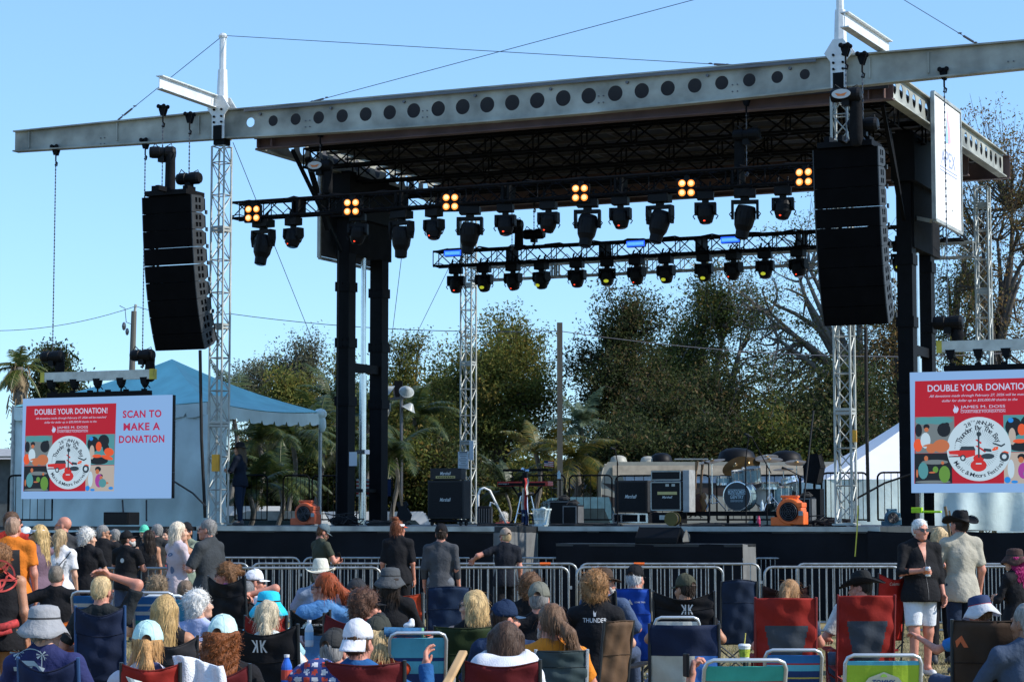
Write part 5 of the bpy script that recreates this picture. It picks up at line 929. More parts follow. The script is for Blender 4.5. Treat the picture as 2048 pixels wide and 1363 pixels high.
def tree(seed, cx, D, ybot_z, xl, xr, yt, yb, kind, lab, nleaf=14000, leaf=.09, trunk=None, spread=1.0, lev=4, tw=.22, clump=.55, cat='tree', name='tree', bark=None, rmin=.0, depth=None, grp=None, nb=(4, 4, 4, 3), bare=.0):
    """crown fills the ellipsoid seen at pixels xl..xr, yt..yb at distance D; limbs are grown toward points in it"""
    rng = np.random.default_rng(seed); base = np.array([GX(cx, D), D, 0.0]); t = thing(name, lab, cat, tuple(base), 0, grp)
    A, B = P(xl, yt, D), P(xr, yb, D); c = np.array([(A.x + B.x) / 2, D, (A.z + B.z) / 2]) - base; r = np.array([abs(B.x - A.x) / 2, depth or abs(B.x - A.x) / 2.2, abs(A.z - B.z) / 2])
    mb = MB(); tips = []
    fork = np.array([c[0] * .35, 0, max(.8, c[2] - r[2] * .75)]); tp, _ = limb_pts(rng, (0, 0, 0), fork, np.linalg.norm(fork), 5, .05, 0); tp[-1] = fork; mb.path(tp, [tw * (1.25 - .1 * i) for i in range(len(tp))], 9)
    nl = int(nb[0])
    # first-level targets in the ellipsoid
    def inside(k):
        q = rng.normal(size=(k, 3)); q /= np.linalg.norm(q, axis=1)[:, None]; rad = (.35 + .65 * rng.random(k) ** .5)[:, None]; lump = 1 - .22 * (np.sin(q[:, :1] * 5 + seed) * np.cos(q[:, 2:3] * 6 + seed * 2)) - .1 * rng.random((k, 1)); return c + q * r * rad * lump
    K = nl * 26; lum = inside(nl * 3 + 3); tg = lum[rng.integers(0, len(lum), K)] + rng.normal(0, 1, (K, 3)) * r * .17; prim = inside(nl * 2); prim = c + (prim - c) * .55
    ppaths = []
    for q in prim:
        mid = (fork + q) / 2 + rng.normal(0, .12, 3) * r; mid[2] += .1 * r[2]; pts = [fork * (1 - s) ** 2 + mid * 2 * s * (1 - s) + q * s * s for s in np.linspace(0, 1, 7)]; mb.path(pts, list(np.linspace(tw * .62, tw * .2, 7)), 6); ppaths.append(np.array(pts))
    allp = np.concatenate([p[2:] for p in ppaths])
    for q in tg:
        d = np.linalg.norm(allp - q, axis=1); s_ = allp[np.argmin(d + rng.random(len(d)) * .3 * r[0])]; mid = (s_ + q) / 2 + rng.normal(0, .08, 3) * r; pts = [s_ * (1 - s) ** 2 + mid * 2 * s * (1 - s) + q * s * s for s in np.linspace(0, 1, 5)]
        mb.path(pts, list(np.linspace(tw * .18, .012, 5)), 4, cap=False); tips += [pts[3], pts[4], pts[2]]
        for k in range(3):
            e = q + rng.normal(0, .16, 3) * r + np.array([0, 0, .05 * r[2]]); mb.path([pts[3 if k else 2], (np.array(pts[3]) + e) / 2 + rng.normal(0, .05, 3), e], [.014, .01, .006], 3, cap=False); tips.append(e); tips.append((q + e) / 2)
    mb.build('trunk', bark or m_bark, t, smooth=True)
    tips = np.array(tips); w = np.ones(len(tips)); 
    if bare: w = (rng.random(len(tips)) > bare).astype(float)
    w /= w.sum(); nleaf = int(nleaf * 1.6); leaf *= .76; ti = rng.choice(len(tips), nleaf, p=w); off = rng.normal(0, 1, (nleaf, 3)) * clump * .5 * np.array([1, 1, .8]); C = tips[ti] + off
    d1 = rng.normal(size=(nleaf, 3)); d1 /= np.linalg.norm(d1, axis=1)[:, None]; d2 = np.cross(d1, rng.normal(size=(nleaf, 3))); d2 /= np.linalg.norm(d2, axis=1)[:, None]
    s = leaf * (.6 + .8 * rng.random((nleaf, 1))); V = np.stack([C - d1 * s, C + d2 * s * .45, C + d1 * s, C - d2 * s * .45], 1).reshape(-1, 3)
    tm = rng.choice(4, len(tips), p=[.42, .3, .2, .08]); mi = tm[ti]; j = rng.random(nleaf) < .25; mi[j] = rng.choice(4, j.sum()); V[:, 2] = np.maximum(V[:, 2], .05)
    npmesh('crown', V, np.arange(4 * nleaf).reshape(-1, 4), LV[kind], t, mi=mi); return t
TG = 'trees behind the stage'
T = lambda *a, **k: tree(*a, grp=TG, **k)
T(1, 505, 96, 0, 462, 550, 705, 860, 'grey', 'small grey green tree seen just right of the left lattice tower', nleaf=4500, leaf=.08, tw=.16, clump=.45)
T(2, 600, 92, 0, 545, 662, 690, 880, 'grey', 'grey green rounded tree above the end of the blue tent', nleaf=6000, leaf=.08, clump=.45)
T(3, 590, 84, 0, 540, 660, 752, 960, 'olive', 'yellowish bushy tree low behind the end of the blue tent', nleaf=15000, leaf=.09, clump=.6)
T(4, 672, 90, 0, 640, 722, 700, 960, 'olive', 'slim open tree left of the left dark columns', nleaf=6000, leaf=.08, clump=.45)
T(5, 815, 84, 0, 745, 900, 690, 1000, 'olive', 'olive brown tree behind the floodlight pole', nleaf=20000, leaf=.08, clump=.45)
T(6, 1010, 80, 0, 880, 1112, 660, 1010, 'olive', 'big olive green oak in the middle behind the rear lattice tower', nleaf=40000, leaf=.08, clump=.45, tw=.3, nb=(6,))
T(7, 900, 88, 0, 860, 960, 715, 1000, 'oak', 'tree filling the gap left of the rear lattice tower', nleaf=16000, leaf=.09)
T(8, 1330, 78, 0, 1140, 1345, 600, 940, 'dark', 'dark oak with orange tipped top right of the square pole', nleaf=21000, leaf=.08, clump=.42, tw=.3, nb=(6,))
T(9, 1440, 84, 0, 1325, 1560, 535, 900, 'oak', 'tall pale trunked oak rising in the middle under the rear lighting truss', nleaf=16000, leaf=.08, clump=.4, tw=.26, bark=m_bark2, nb=(6,))
T(10, 1420, 76, 0, 1250, 1560, 760, 1010, 'dark', 'dense dark low tree behind the motorhome', nleaf=28000, leaf=.09, clump=.6, nb=(6,))
T(11, 1640, 74, 0, 1500, 1790, 720, 1010, 'dark', 'dense dark tree with rusty leaves behind the right lattice tower', nleaf=32000, leaf=.09, clump=.6, nb=(6,))
T(12, 1790, 82, 0, 1440, 1800, 385, 860, 'oak', 'tall sparse tree with long bare branches behind the right speaker array', nleaf=6500, leaf=.07, clump=.4, tw=.3, bark=m_bark2, nb=(6,), bare=.55)
T(13, 1800, 76, 0, 1730, 1860, 560, 960, 'rust', 'rusty leaved tree between the right array and the columns', nleaf=10000, leaf=.08, clump=.45, bare=.2)
T(14, 1990, 80, 0, 1860, 2150, 235, 800, 'rust', 'tall half bare tree with orange leaves at the right edge', nleaf=9000, leaf=.075, clump=.4, tw=.28, nb=(6,), bare=.45)
T(15, 1905, 86, 0, 1850, 1985, 420, 860, 'oak', 'sparse greenish tree behind the white banner panel', nleaf=6000, leaf=.075, bare=.4)
T(16, 90, 82, 0, 40, 150, 735, 960, 'dark', 'dark green tree behind the palm at the left edge', nleaf=18000, leaf=.1)
T(18, 1345, 86, 0, 1225, 1450, 630, 900, 'oak', 'olive brown tree filling the gap between the two tall oaks right of centre', nleaf=16000, leaf=.085, clump=.45, tw=.25, nb=(6,))
# understory shrubs
for i, (xl, xr, yt, kind) in enumerate(((425, 560, 895, 'dark'), (540, 660, 880, 'oak'), (640, 760, 865, 'dark'), (740, 880, 860, 'oak'), (850, 960, 905, 'dark'), (985, 1110, 920, 'olive'), (1185, 1330, 850, 'dark'), (1320, 1480, 860, 'dark'), (1470, 1640, 850, 'oak'), (1620, 1850, 840, 'dark'))):
    tree(40 + i, (xl + xr) / 2, 70, 0, xl - 10, xr + 10, yt, 1060, kind, f'{("dark", "leafy")[kind != "dark"]} shrub behind the stage, {ORD[i]} along the hedge line', nleaf=15000, leaf=.09, tw=.08, clump=.6, cat='shrub', name='shrub', grp='shrubs behind the stage', depth=1.5)
# ------------------------------------------------------------ palms
def palm(x, D, ytop, L, nf, lab, kind, seed, trunk=.16, dead=0, col=((.09, .12, .03), (.05, .08, .02), (.16, .15, .04)), base_z=0, ang=(-.5, 1.2), grp=None):
    rng = np.random.default_rng(seed); p = P(x, ytop, D); t = thing('palm_tree' if trunk > .05 else 'palm_shrub', lab, 'palm', (p.x, p.y, 0), 0, grp); H = p.z
    mb = MB(); mb.path([(0.1 * math.sin(i), 0, H * i / 10) for i in range(11)], [max(trunk, .03) * (1.1 - .02 * i + .06 * (i % 2)) for i in range(11)], 10); mb.build('trunk', m_bark2, t)
    ms = [M(f'palm_{kind}_{i}', c, .4, 0, .2, 2, leaf=.35) for i, c in enumerate(col)] + [M('palm_dead', (.22, .16, .09), .9)]
    for f in range(nf + dead):
        V = []; Fq = []; mi = []
        isd = f >= nf; az = rng.random() * 6.28; el = rng.uniform(*ang) if not isd else rng.uniform(-1.3, -.6); n = 16; l_ = L * rng.uniform(.75, 1.1) * (.7 if isd else 1); pt = np.array([0, 0, H + .02]); d = np.array([math.cos(az) * math.cos(el), math.sin(az) * math.cos(el), math.sin(el)]); prev = None; spine = []
        for i in range(n + 1):
            spine.append((pt.copy(), d.copy())); d = d + np.array([0, 0, -1]) * (1.9 / n) * (.4 + .6 * i / n); d /= np.linalg.norm(d); pt = pt + d * l_ / n
        for i in range(1, n + 1):
            for side in (-1, 1):
                for k in range(3):
                    q, dd = spine[i]; q = q - dd * (k * l_ / n / 3); s_ = np.cross(dd, [0, 0, 1]); s_ /= np.linalg.norm(s_) + 1e-6; ll = l_ * .28 * math.sin(math.pi * min(1, (i + .5) / (n + 1.5)) ** .7) * rng.uniform(.8, 1.15); o = (s_ * side * .85 + dd * .5 + np.array([0, 0, -.25 - .3 * rng.random()])); e = q + o * ll; w = dd * .016 * (1 if L < 3 else 1.3)
                    m = q + o * ll * .5 + np.array([0, 0, .03]); V += [q - w, q + w, m + w, m - w, m - w, m + w, e + w * .1, e - w * .1]; b = len(V) - 8; Fq += [(b, b + 1, b + 2, b + 3), (b + 4, b + 5, b + 6, b + 7)]; c = 3 if isd else int(rng.choice(3, p=[.45, .3, .25])); mi += [c, c]
        for i in range(n):
            a, b_ = spine[i][0], spine[i + 1][0]; s_ = np.array([0.012, 0.012, 0]); V += [a - s_, a + s_, b_ + s_, b_ - s_]; b = len(V) - 4; Fq.append((b, b + 1, b + 2, b + 3)); mi.append(2 if not isd else 3)
        npmesh('frond', np.array(V), np.array(Fq), ms, t, mi=mi)
    if dead:   # ragged skirt of old leaf bases
        mb = MB()
        for k in range(60): a = rng.random() * 6.28; z = H - rng.random() * 1.6; mb.path([(.12 * math.cos(a), .12 * math.sin(a), z), (.3 * math.cos(a), .3 * math.sin(a), z + .15), (.38 * math.cos(a), .38 * math.sin(a), z - .3 * rng.random())], [.03, .02, .01], 4)
        mb.build('leaf_bases', M('palm_dead', (.22, .16, .09), .9), t)
    return t
palm(38, 70, 735, 1.25, 16, 'ragged cabbage palm with dead hanging fronds at the left edge', 'sabal', 5, .22, 22, ang=(-.6, 1.4))
for i, (x, y, L, D) in enumerate(((470, 830, 2.0, 66), (520, 880, 1.8, 62), (585, 870, 1.8, 63), (640, 850, 1.7, 67), (665, 800, 1.6, 70), (560, 960, 1.5, 60), (700, 880, 1.6, 66), (735, 840, 1.7, 68), (500, 985, 1.3, 58), (830, 830, 1.7, 70), (790, 900, 1.7, 66))):
    palm(x, D, y, L, 15, f'green feathery palm, {ORD[i]} as counted behind the left half of the stage', 'green', 20 + i, .07, 0, ang=(-.2, 1.4), grp='palms behind the stage', col=((.045, .07, .018), (.025, .045, .015), (.09, .10, .025)))
palm(1163, 72, 850, 1.6, 16, 'palm with pale grey green arching fronds right of the square pole', 'blue', 60, .1, 0, ang=(.0, 1.2), col=((.12, .17, .10), (.07, .10, .06), (.2, .24, .14)))
palm(1150, 64, 915, 1.8, 14, 'palm with drooping yellow green fronds before the beige house', 'yellow', 61, .1, 0, ang=(-.3, .9), col=((.10, .10, .02), (.06, .08, .02), (.2, .15, .03)))
palm(1075, 66, 905, 1.6, 14, 'yellow green palm behind the red keyboard', 'yellow', 62, .08, 0, ang=(-.1, 1.2), col=((.10, .10, .02), (.06, .08, .02), (.2, .15, .03)))
palm(1015, 62, 985, 1.3, 16, 'dark low palm shrub behind the curved handrail', 'darkp', 63, .04, 0, ang=(.0, 1.3), col=((.04, .06, .025), (.02, .035, .015), (.07, .09, .04)))
# ------------------------------------------------------------ signed distance bodies -> one continuous mesh
def _prim(p, X, Y, Z):
    k = p[0]
    if k in 'cs':       # tapered capsule; 's' is cut flat at both ends' far planes
        a, b, r0, r1 = np.array(p[1], float), np.array(p[2], float), p[3], p[4]; d = b - a; L2 = d @ d + 1e-9
        t = ((X - a[0]) * d[0] + (Y - a[1]) * d[1] + (Z - a[2]) * d[2]) / L2; tc = np.clip(t, 0, 1)
        q = np.sqrt((X - a[0] - tc * d[0]) ** 2 + (Y - a[1] - tc * d[1]) ** 2 + (Z - a[2] - tc * d[2]) ** 2) - (r0 + (r1 - r0) * tc)
        if k == 's': q = np.maximum(q, (t - 1) * math.sqrt(L2))
        return q
    c, r = np.array(p[1], float), np.array(p[2], float); x, y, z = X - c[0], Y - c[1], Z - c[2]
    if len(p) > 3 and p[3] is not None:
        m = np.array(p[3]); x, y, z = m[0, 0] * x + m[1, 0] * y + m[2, 0] * z, m[0, 1] * x + m[1, 1] * y + m[2, 1] * z, m[0, 2] * x + m[1, 2] * y + m[2, 2] * z
    k0 = np.sqrt((x / r[0]) ** 2 + (y / r[1]) ** 2 + (z / r[2]) ** 2); k1 = np.sqrt((x / r[0] ** 2) ** 2 + (y / r[1] ** 2) ** 2 + (z / r[2] ** 2) ** 2) + 1e-6
    return k0 * (k0 - 1) / k1
def _bb(p):
    if p[0] in 'cs': a, b = np.array(p[1]), np.array(p[2]); r = max(p[3], p[4]); return np.minimum(a, b) - r, np.maximum(a, b) + r
    c = np.array(p[1]); r = np.array(p[2]) if len(p) < 4 or p[3] is None else np.full(3, max(p[2])); return c - r, c + r
def sdf(prims, vox, k=.03, noise=0, nf=(20, 20, 8), seed=0, sub=(), cut=()):
    bbs = [_bb(p) for p in prims]; m = 3 * vox + k; lo = np.min([b[0] for b in bbs], 0) - m; hi = np.max([b[1] for b in bbs], 0) + m
    n = np.ceil((hi - lo) / vox).astype(int) + 1; D = np.full(n, .3); ax = [lo[i] + vox * np.arange(n[i]) for i in range(3)]
    def blk(b, mm): return [slice(max(0, int((b[0][i] - mm - lo[i]) / vox)), min(n[i], int((b[1][i] + mm - lo[i]) / vox) + 2)) for i in range(3)]
    for p, b in zip(prims, bbs):
        s = blk(b, m); X, Y, Z = ax[0][s[0]][:, None, None], ax[1][s[1]][None, :, None], ax[2][s[2]][None, None, :]
        d = _prim(p, X, Y, Z); o = D[s[0], s[1], s[2]]; kk = k if len(p) < 6 else p[5]; h = np.maximum(kk - np.abs(o - d), 0) / kk; D[s[0], s[1], s[2]] = np.minimum(o, d) - h * h * kk * .25
    for p in sub:
        s = blk(_bb(p), m); X, Y, Z = ax[0][s[0]][:, None, None], ax[1][s[1]][None, :, None], ax[2][s[2]][None, None, :]
        if min(s[i].stop - s[i].start for i in range(3)) > 0: D[s[0], s[1], s[2]] = np.maximum(D[s[0], s[1], s[2]], -_prim(p, X, Y, Z))
    X, Y, Z = ax[0][:, None, None], ax[1][None, :, None], ax[2][None, None, :]
    for nrm, off in cut: D = np.maximum(D, X * nrm[0] + Y * nrm[1] + Z * nrm[2] - off)
    if noise:
        rg = np.random.default_rng(seed); acc = 0
        for i in range(5):
            f = rg.normal(0, 1, 3) * np.array(nf) * (.6 + .35 * i); ph = rg.random() * 6.28; acc = acc + np.sin(X * f[0] + Y * f[1] + Z * f[2] + ph) / (1 + .4 * i)
        D = D + noise * acc * .6
    return surface_net(D, lo, vox)
def surface_net(D, lo, vox):
    I = D < 0; nx, ny, nz = D.shape; cs = I[:-1, :-1, :-1].astype(np.int8).copy()
    cnt = sum(I[i:nx - 1 + i, j:ny - 1 + j, l:nz - 1 + l].astype(np.int8) for i in (0, 1) for j in (0, 1) for l in (0, 1))
    act = (cnt > 0) & (cnt < 8); idx = np.argwhere(act); vid = np.full(act.shape, -1, np.int64); vid[act] = np.arange(len(idx))
    acc = np.zeros((len(idx), 3)); w = np.zeros(len(idx)); i, j, l = idx.T
    for (a, b) in (((0, 0, 0), (1, 0, 0)), ((0, 1, 0), (1, 1, 0)), ((0, 0, 1), (1, 0, 1)), ((0, 1, 1), (1, 1, 1)), ((0, 0, 0), (0, 1, 0)), ((1, 0, 0), (1, 1, 0)), ((0, 0, 1), (0, 1, 1)), ((1, 0, 1), (1, 1, 1)), ((0, 0, 0), (0, 0, 1)), ((1, 0, 0), (1, 0, 1)), ((0, 1, 0), (0, 1, 1)), ((1, 1, 0), (1, 1, 1))):
        da, db = D[i + a[0], j + a[1], l + a[2]], D[i + b[0], j + b[1], l + b[2]]; c = (da < 0) != (db < 0); t = np.where(c, da / np.where(c, da - db, 1), 0)
        acc += np.where(c[:, None], np.array(a) + t[:, None] * (np.array(b) - np.array(a)), 0); w += c
    V = (idx + acc / w[:, None]) * vox + lo; Q = []
    for axis in range(3):
        sl = [slice(None)] * 3; s2 = [slice(None)] * 3; sl[axis] = slice(0, -1); s2[axis] = slice(1, None); A, B = I[tuple(sl)], I[tuple(s2)]
        e = np.argwhere(A != B); o = [x for x in range(3) if x != axis]; ok = (e[:, o[0]] > 0) & (e[:, o[1]] > 0) & (e[:, o[0]] < D.shape[o[0]] - 1) & (e[:, o[1]] < D.shape[o[1]] - 1); e = e[ok]
        if not len(e): continue
        def g(a, b): q = e.copy(); q[:, o[0]] -= a; q[:, o[1]] -= b; return vid[q[:, 0], q[:, 1], q[:, 2]]
        q = np.stack([g(1, 1), g(0, 1), g(0, 0), g(1, 0)], 1); fl = I[e[:, 0], e[:, 1], e[:, 2]]
        if axis == 1: fl = ~fl
        q[~fl] = q[~fl][:, ::-1]; Q.append(q)
    Q = np.concatenate(Q); return V, Q[(Q >= 0).all(1)]
def xf(V, Mx): Mx = np.array(Mx); return V @ Mx[:3, :3].T + Mx[:3, 3]
def join(*vq):
    Vs, Qs, n = [], [], 0
    for V, Q in vq: Vs.append(V); Qs.append(Q + n); n += len(V)
    return np.concatenate(Vs), np.concatenate(Qs)
# ------------------------------------------------------------ head, hats, hair (head space: centre of skull 0, face toward +Y, z up)
_hc = {}
def head_mesh(fem, vox):
    k = ('h', fem, vox)
    if k not in _hc:
        f = .94 if fem else 1
        P_ = [('e', (0, -.012, .03), (.076 * f, .096 * f, .09)), ('e', (0, .03, -.03), (.062 * f, .066, .085)), ('e', (0, .045, -.085), (.045 * f, .045, .034)), ('c', (0, .092, .005), (0, .112, -.032), .009, .0135), ('e', (-.013, .098, -.036), (.008, .008, .007)), ('e', (.013, .098, -.036), (.008, .008, .007)),
              ('c', (-.035, .083, .022), (.035, .083, .022), .011, .011), ('e', (-.04, .06, -.03), (.026, .026, .024)), ('e', (.04, .06, -.03), (.026, .026, .024)), ('c', (-.02, .09, -.062), (.02, .09, -.062), .0075, .0075), ('c', (-.016, .088, -.073), (.016, .088, -.073), .008, .008), ('e', (0, .082, -.1), (.02, .016, .016)),
              ('e', (-.077 * f, -.005, -.012), (.009, .019, .032)), ('e', (.077 * f, -.005, -.012), (.009, .019, .032)), ('c', (0, -.015, -.06), (0, -.012, -.125), .05 * f, .046 * f)]
        P_ = [p if len(p) > 5 else p + ((None,) if p[0] == 'e' else ()) + ((.012,) if i > 2 else (.03,)) for i, p in enumerate(P_)]
        _hc[k] = sdf(P_, vox, .02, sub=[('e', (-.031, .098, .003), (.015, .014, .011)), ('e', (.031, .098, .003), (.015, .014, .011))])
    return _hc[k]
def hair_prims(style):
    cap = [('e', (0, -.022, .04), (.086, .1, .094)), ('e', (0, -.045, -.005), (.08, .075, .08))]
    if style in ('short', 'buzz'): return [('e', (0, -.02, .04), (.084 if style == 'short' else .08, .1, .094 if style == 'short' else .086)), ('e', (0, -.045, -.015), (.076, .062, .07))], ((0, .75, -.66), .055)
    if style == 'curl': return [('e', (0, -.025, .05), (.108, .115, .105)), ('e', (-.05, -.05, -.01), (.06, .06, .08)), ('e', (.05, -.05, -.01), (.06, .06, .08)), ('e', (0, -.08, -.06), (.075, .05, .07))], ((0, .8, -.6), .06)
    if style == 'bob': return cap + [('c', (-.07, -.03, .03), (-.085, -.02, -.14), .045, .035), ('c', (.07, -.03, .03), (.085, -.02, -.14), .045, .035), ('e', (0, -.075, -.06), (.1, .055, .12))], ((0, .8, -.6), .075)
    if style in ('long', 'curlylong'):
        w = 1.12 if style == 'curlylong' else 1
        return cap + [('c', (-.06 * w, -.04, .02), (-.08 * w, -.07, -.25), .05, .035), ('c', (.06 * w, -.04, .02), (.07 * w, -.08, -.28), .05, .03), ('c', (0, -.075, 0), (.01, -.125, -.34), .07 * w, .04), ('c', (-.04, -.09, -.1), (-.05, -.13, -.36), .05, .02), ('c', (.045, -.09, -.1), (.03, -.135, -.4), .045, .015)], ((0, .8, -.6), .075)
    if style == 'pony': return cap + [('e', (0, -.115, .01), (.03, .03, .03)), ('c', (0, -.13, 0), (.01, -.15, -.1), .028, .036), ('c', (.01, -.15, -.1), (.02, -.135, -.24), .036, .012)], ((0, .8, -.6), .055)
    if style == 'longpony': return cap + [('c', (0, -.11, .03), (.05, -.17, -.06), .03, .045), ('c', (.05, -.17, -.06), (.12, -.16, -.2), .045, .04), ('c', (.12, -.16, -.2), (.19, -.12, -.34), .04, .015)], ((0, .8, -.6), .055)
    if style == 'bun': return cap + [('e', (0, -.05, .145), (.05, .05, .038), None, None, .008)], ((0, .8, -.6), .055)
    if style == 'wisp': return [('e', (0, -.02, .05), (.098, .11, .1)), ('c', (.05, -.06, .05), (.14, -.12, .09), .06, .03), ('c', (0, -.08, .05), (.08, -.17, .03), .06, .03), ('c', (-.05, -.06, .03), (-.06, -.1, -.07), .06, .04)], ((0, .8, -.6), .06)
    if style == 'braid': return cap + [('c', (0, -.11, -.02), (0, -.14, -.1), .035, .03), ('c', (0, -.14, -.1), (.01, -.14, -.2), .03, .015)], ((0, .8, -.6), .055)
def hair_mesh(style, seed, hat, vox):
    k = (style, seed % 3, hat, vox)
    if k not in _hc:
        pr, (n, o) = hair_prims(style); rough = style in ('curl', 'curlylong', 'wisp'); cut = [(n, o)]
        sub = [('e', (0, .06, -.06), (.066, .07, .1))]
        if hat: cut.append(((0, 0, 1), .05))
        V, Q = sdf(pr, vox, .025, .0055 if rough else .0035, (85, 85, 45) if rough else (70, 40, 12), seed, sub=sub, cut=cut)
        if style != 'buzz':   # loose strands along the surface
            rg = np.random.default_rng(seed); N = {'short': 300, 'curl': 1400, 'wisp': 1300, 'curlylong': 2400}.get(style, 700); sel = rg.integers(0, len(V), N); c0 = np.array([0, -.02, .03]); p = V[sel]; nn = p - c0; nn[:, 2] *= .5; nn /= np.linalg.norm(nn, axis=1)[:, None] + 1e-6
            L = .03 if style == 'short' else (.045 if rough else .09); L = L * (.35 + .9 * rg.random((N, 1))); seg = 4; VV_ = []; pos = p + nn * .001
            d = nn * (.55 if rough or style == 'short' else .18) + np.array([0, -.1, -1.0 if not rough else -.35]) + rg.normal(0, .45 if rough else .16, (N, 3)); fly = rg.random(N) < .14; d[fly] += nn[fly] * 1.1 + rg.normal(0, .4, (fly.sum(), 3)); d /= np.linalg.norm(d, axis=1)[:, None]; sd_ = np.cross(d, nn); sd_ /= np.linalg.norm(sd_, axis=1)[:, None] + 1e-6
            for i in range(seg + 1):
                w = .0021 * (1 - .75 * i / seg) * (1.5 if vox > .008 else 1); VV_.append(pos - sd_ * w); VV_.append(pos + sd_ * w); d = d + np.array([0, 0, -.3 if not rough else -.1]) + rg.normal(0, .5 if rough else .06, (N, 3)); d /= np.linalg.norm(d, axis=1)[:, None]; pos = pos + d * L / seg
            A = np.stack(VV_, 1).reshape(-1, 3); m = 2 * (seg + 1); b = (np.arange(N) * m)[:, None]; F_ = np.concatenate([b + np.array([2 * i, 2 * i + 1, 2 * i + 3, 2 * i + 2]) for i in range(seg)])
            keep = np.ones(len(F_), bool)
            if hat: keep = A[F_[:, 0], 2] < .045
            V, Q = join((V, Q), (A, F_[keep]))
        _hc[k] = (V, Q)
    return _hc[k]
def hat_mb(kind, back=False):
    """returns list of (name, MB, colour slot)"""
    out = []; s_ = -1 if back else 1
    if kind == 'cap':
        mb = MB(); pr = [(.094, 0), (.096, .02), (.09, .05), (.072, .085), (.042, .105), (.01, .112), (0, .113)]; mb.lathe(pr, (0, -.012, .032), 24, None, .93, 1.1, lambda p: Vector((p.x, p.y, p.z * (1.0 + (.12 if p.y * s_ > 0 else 0)))), cap=False); mb.ell((0, -.012, .148), (.007, .007, .005), 8)
        for k in range(6): a = k * math.pi / 3; mb.path([(math.cos(a) * r * .935, -.012 + math.sin(a) * r * 1.105, .033 + z) for r, z in pr], .0012, 4, cap=False)
        out.append(('crown', mb, 0)); mb = MB()
        def br(i, j):
            a = R(-62 + 124 * i); r = .1 + .075 * j * math.cos(a) ** .8; x = math.sin(a) * (.09 + .006 * j); y = (math.cos(a) * .1 + .078 * j * max(0, math.cos(a * 1.35)) ** .6) * s_; return (x, y - .012, .034 - (.07 if back else .016) * j - .35 * x * x * 8 * .3)
        mb.grid(br, 16, 6); out.append(('peak', mb, 1))
        if back: mb = MB(); mb.plate([(x, y) for x, y in [(.034 * math.cos(q), .042 * math.sin(q)) for q in np.linspace(0, math.pi, 10)]], [], .004, lambda a, b, w: (a, .089 - b * .12 + w, .042 + b)); out.append(('rear_opening', mb, 2))
        else: mb = MB(); mb.plate([(x, y) for x, y in [(.03 * math.cos(q), .036 * math.sin(q)) for q in np.linspace(0, math.pi, 10)]], [], .004, lambda a, b, w: (a, -.117 + b * .15 - w, .042 + b)); out.append(('rear_opening', mb, 2))
    elif kind == 'bucket':
        mb = MB(); mb.lathe([(.16, -.055), (.14, -.02), (.1, .035), (.094, .05), (.09, .1), (.078, .122), (.04, .132), (0, .134)], (0, -.014, .02), 32, None, .97, 1.1, lambda p: Vector((p.x, p.y, p.z + (.016 * math.sin(math.atan2(p.y, p.x) * 3 + 1) + .01 * math.sin(math.atan2(p.y, p.x) * 5)) * max(0, (math.hypot(p.x, p.y) - .1) / .06))), cap=False); out.append(('hat', mb, 0)); mb = MB(); mb.lathe([(.0965, .04), (.0945, .058)], (0, -.014, .02), 32, None, .985, 1.115, cap=False); out.append(('hat_band', mb, 1))
    elif kind in ('cowboy', 'straw', 'fedora'):
        bw = .2 if kind == 'cowboy' else .165; up = .075 if kind == 'cowboy' else (.02 if kind == 'fedora' else .035)
        def f(p):
            r = math.hypot(p.x, p.y)
            if r > .1: k_ = (r - .1) / (bw - .1); return Vector((p.x * (1 - .1 * k_ * (kind == 'cowboy')), p.y, p.z + up * k_ * abs(p.x / r) ** 2.2 - .018 * k_ * abs(p.y / r)))
            if p.z > .1: return Vector((p.x * (.82 if p.y > 0 else .92), p.y, p.z - (.028 * max(0, 1 - abs(p.x) / .05) if kind != 'straw' else .0) - .012 * (p.y > .03)))
            return p
        mb = MB(); mb.lathe([(bw, .0), (bw - .03, .001), (.14, .0), (.1, .002), (.095, .01), (.092, .05), (.087, .105), (.075, .128), (.05, .133), (.025, .133), (0, .133)], (0, -.014, .035), 32, None, .95, 1.1, f, cap=False); mb.lathe([(bw + .003, .0), (bw + .004, .004), (bw, .006)], (0, -.014, .035), 32, None, .95, 1.1, f, cap=False); out.append(('hat', mb, 0))
        mb = MB(); mb.lathe([(.0975, .012), (.0955, .034)], (0, -.014, .035), 28, None, .95, 1.1, cap=False); out.append(('hat_band', mb, 1))
    elif kind == 'visor':
        mb = MB(); mb.lathe([(.094, 0), (.094, .035)], (0, -.012, .03), 24, None, .93, 1.12, cap=False); out.append(('headband', mb, 0)); mb = MB()
        mb.grid(lambda i, j: (math.sin(R(-62 + 124 * i)) * .092, math.cos(R(-62 + 124 * i)) * .104 + .075 * j * max(0, math.cos(R(-62 + 124 * i) * 1.35)) ** .6 - .012, .034 - .018 * j), 16, 6); out.append(('peak', mb, 1))
    return out
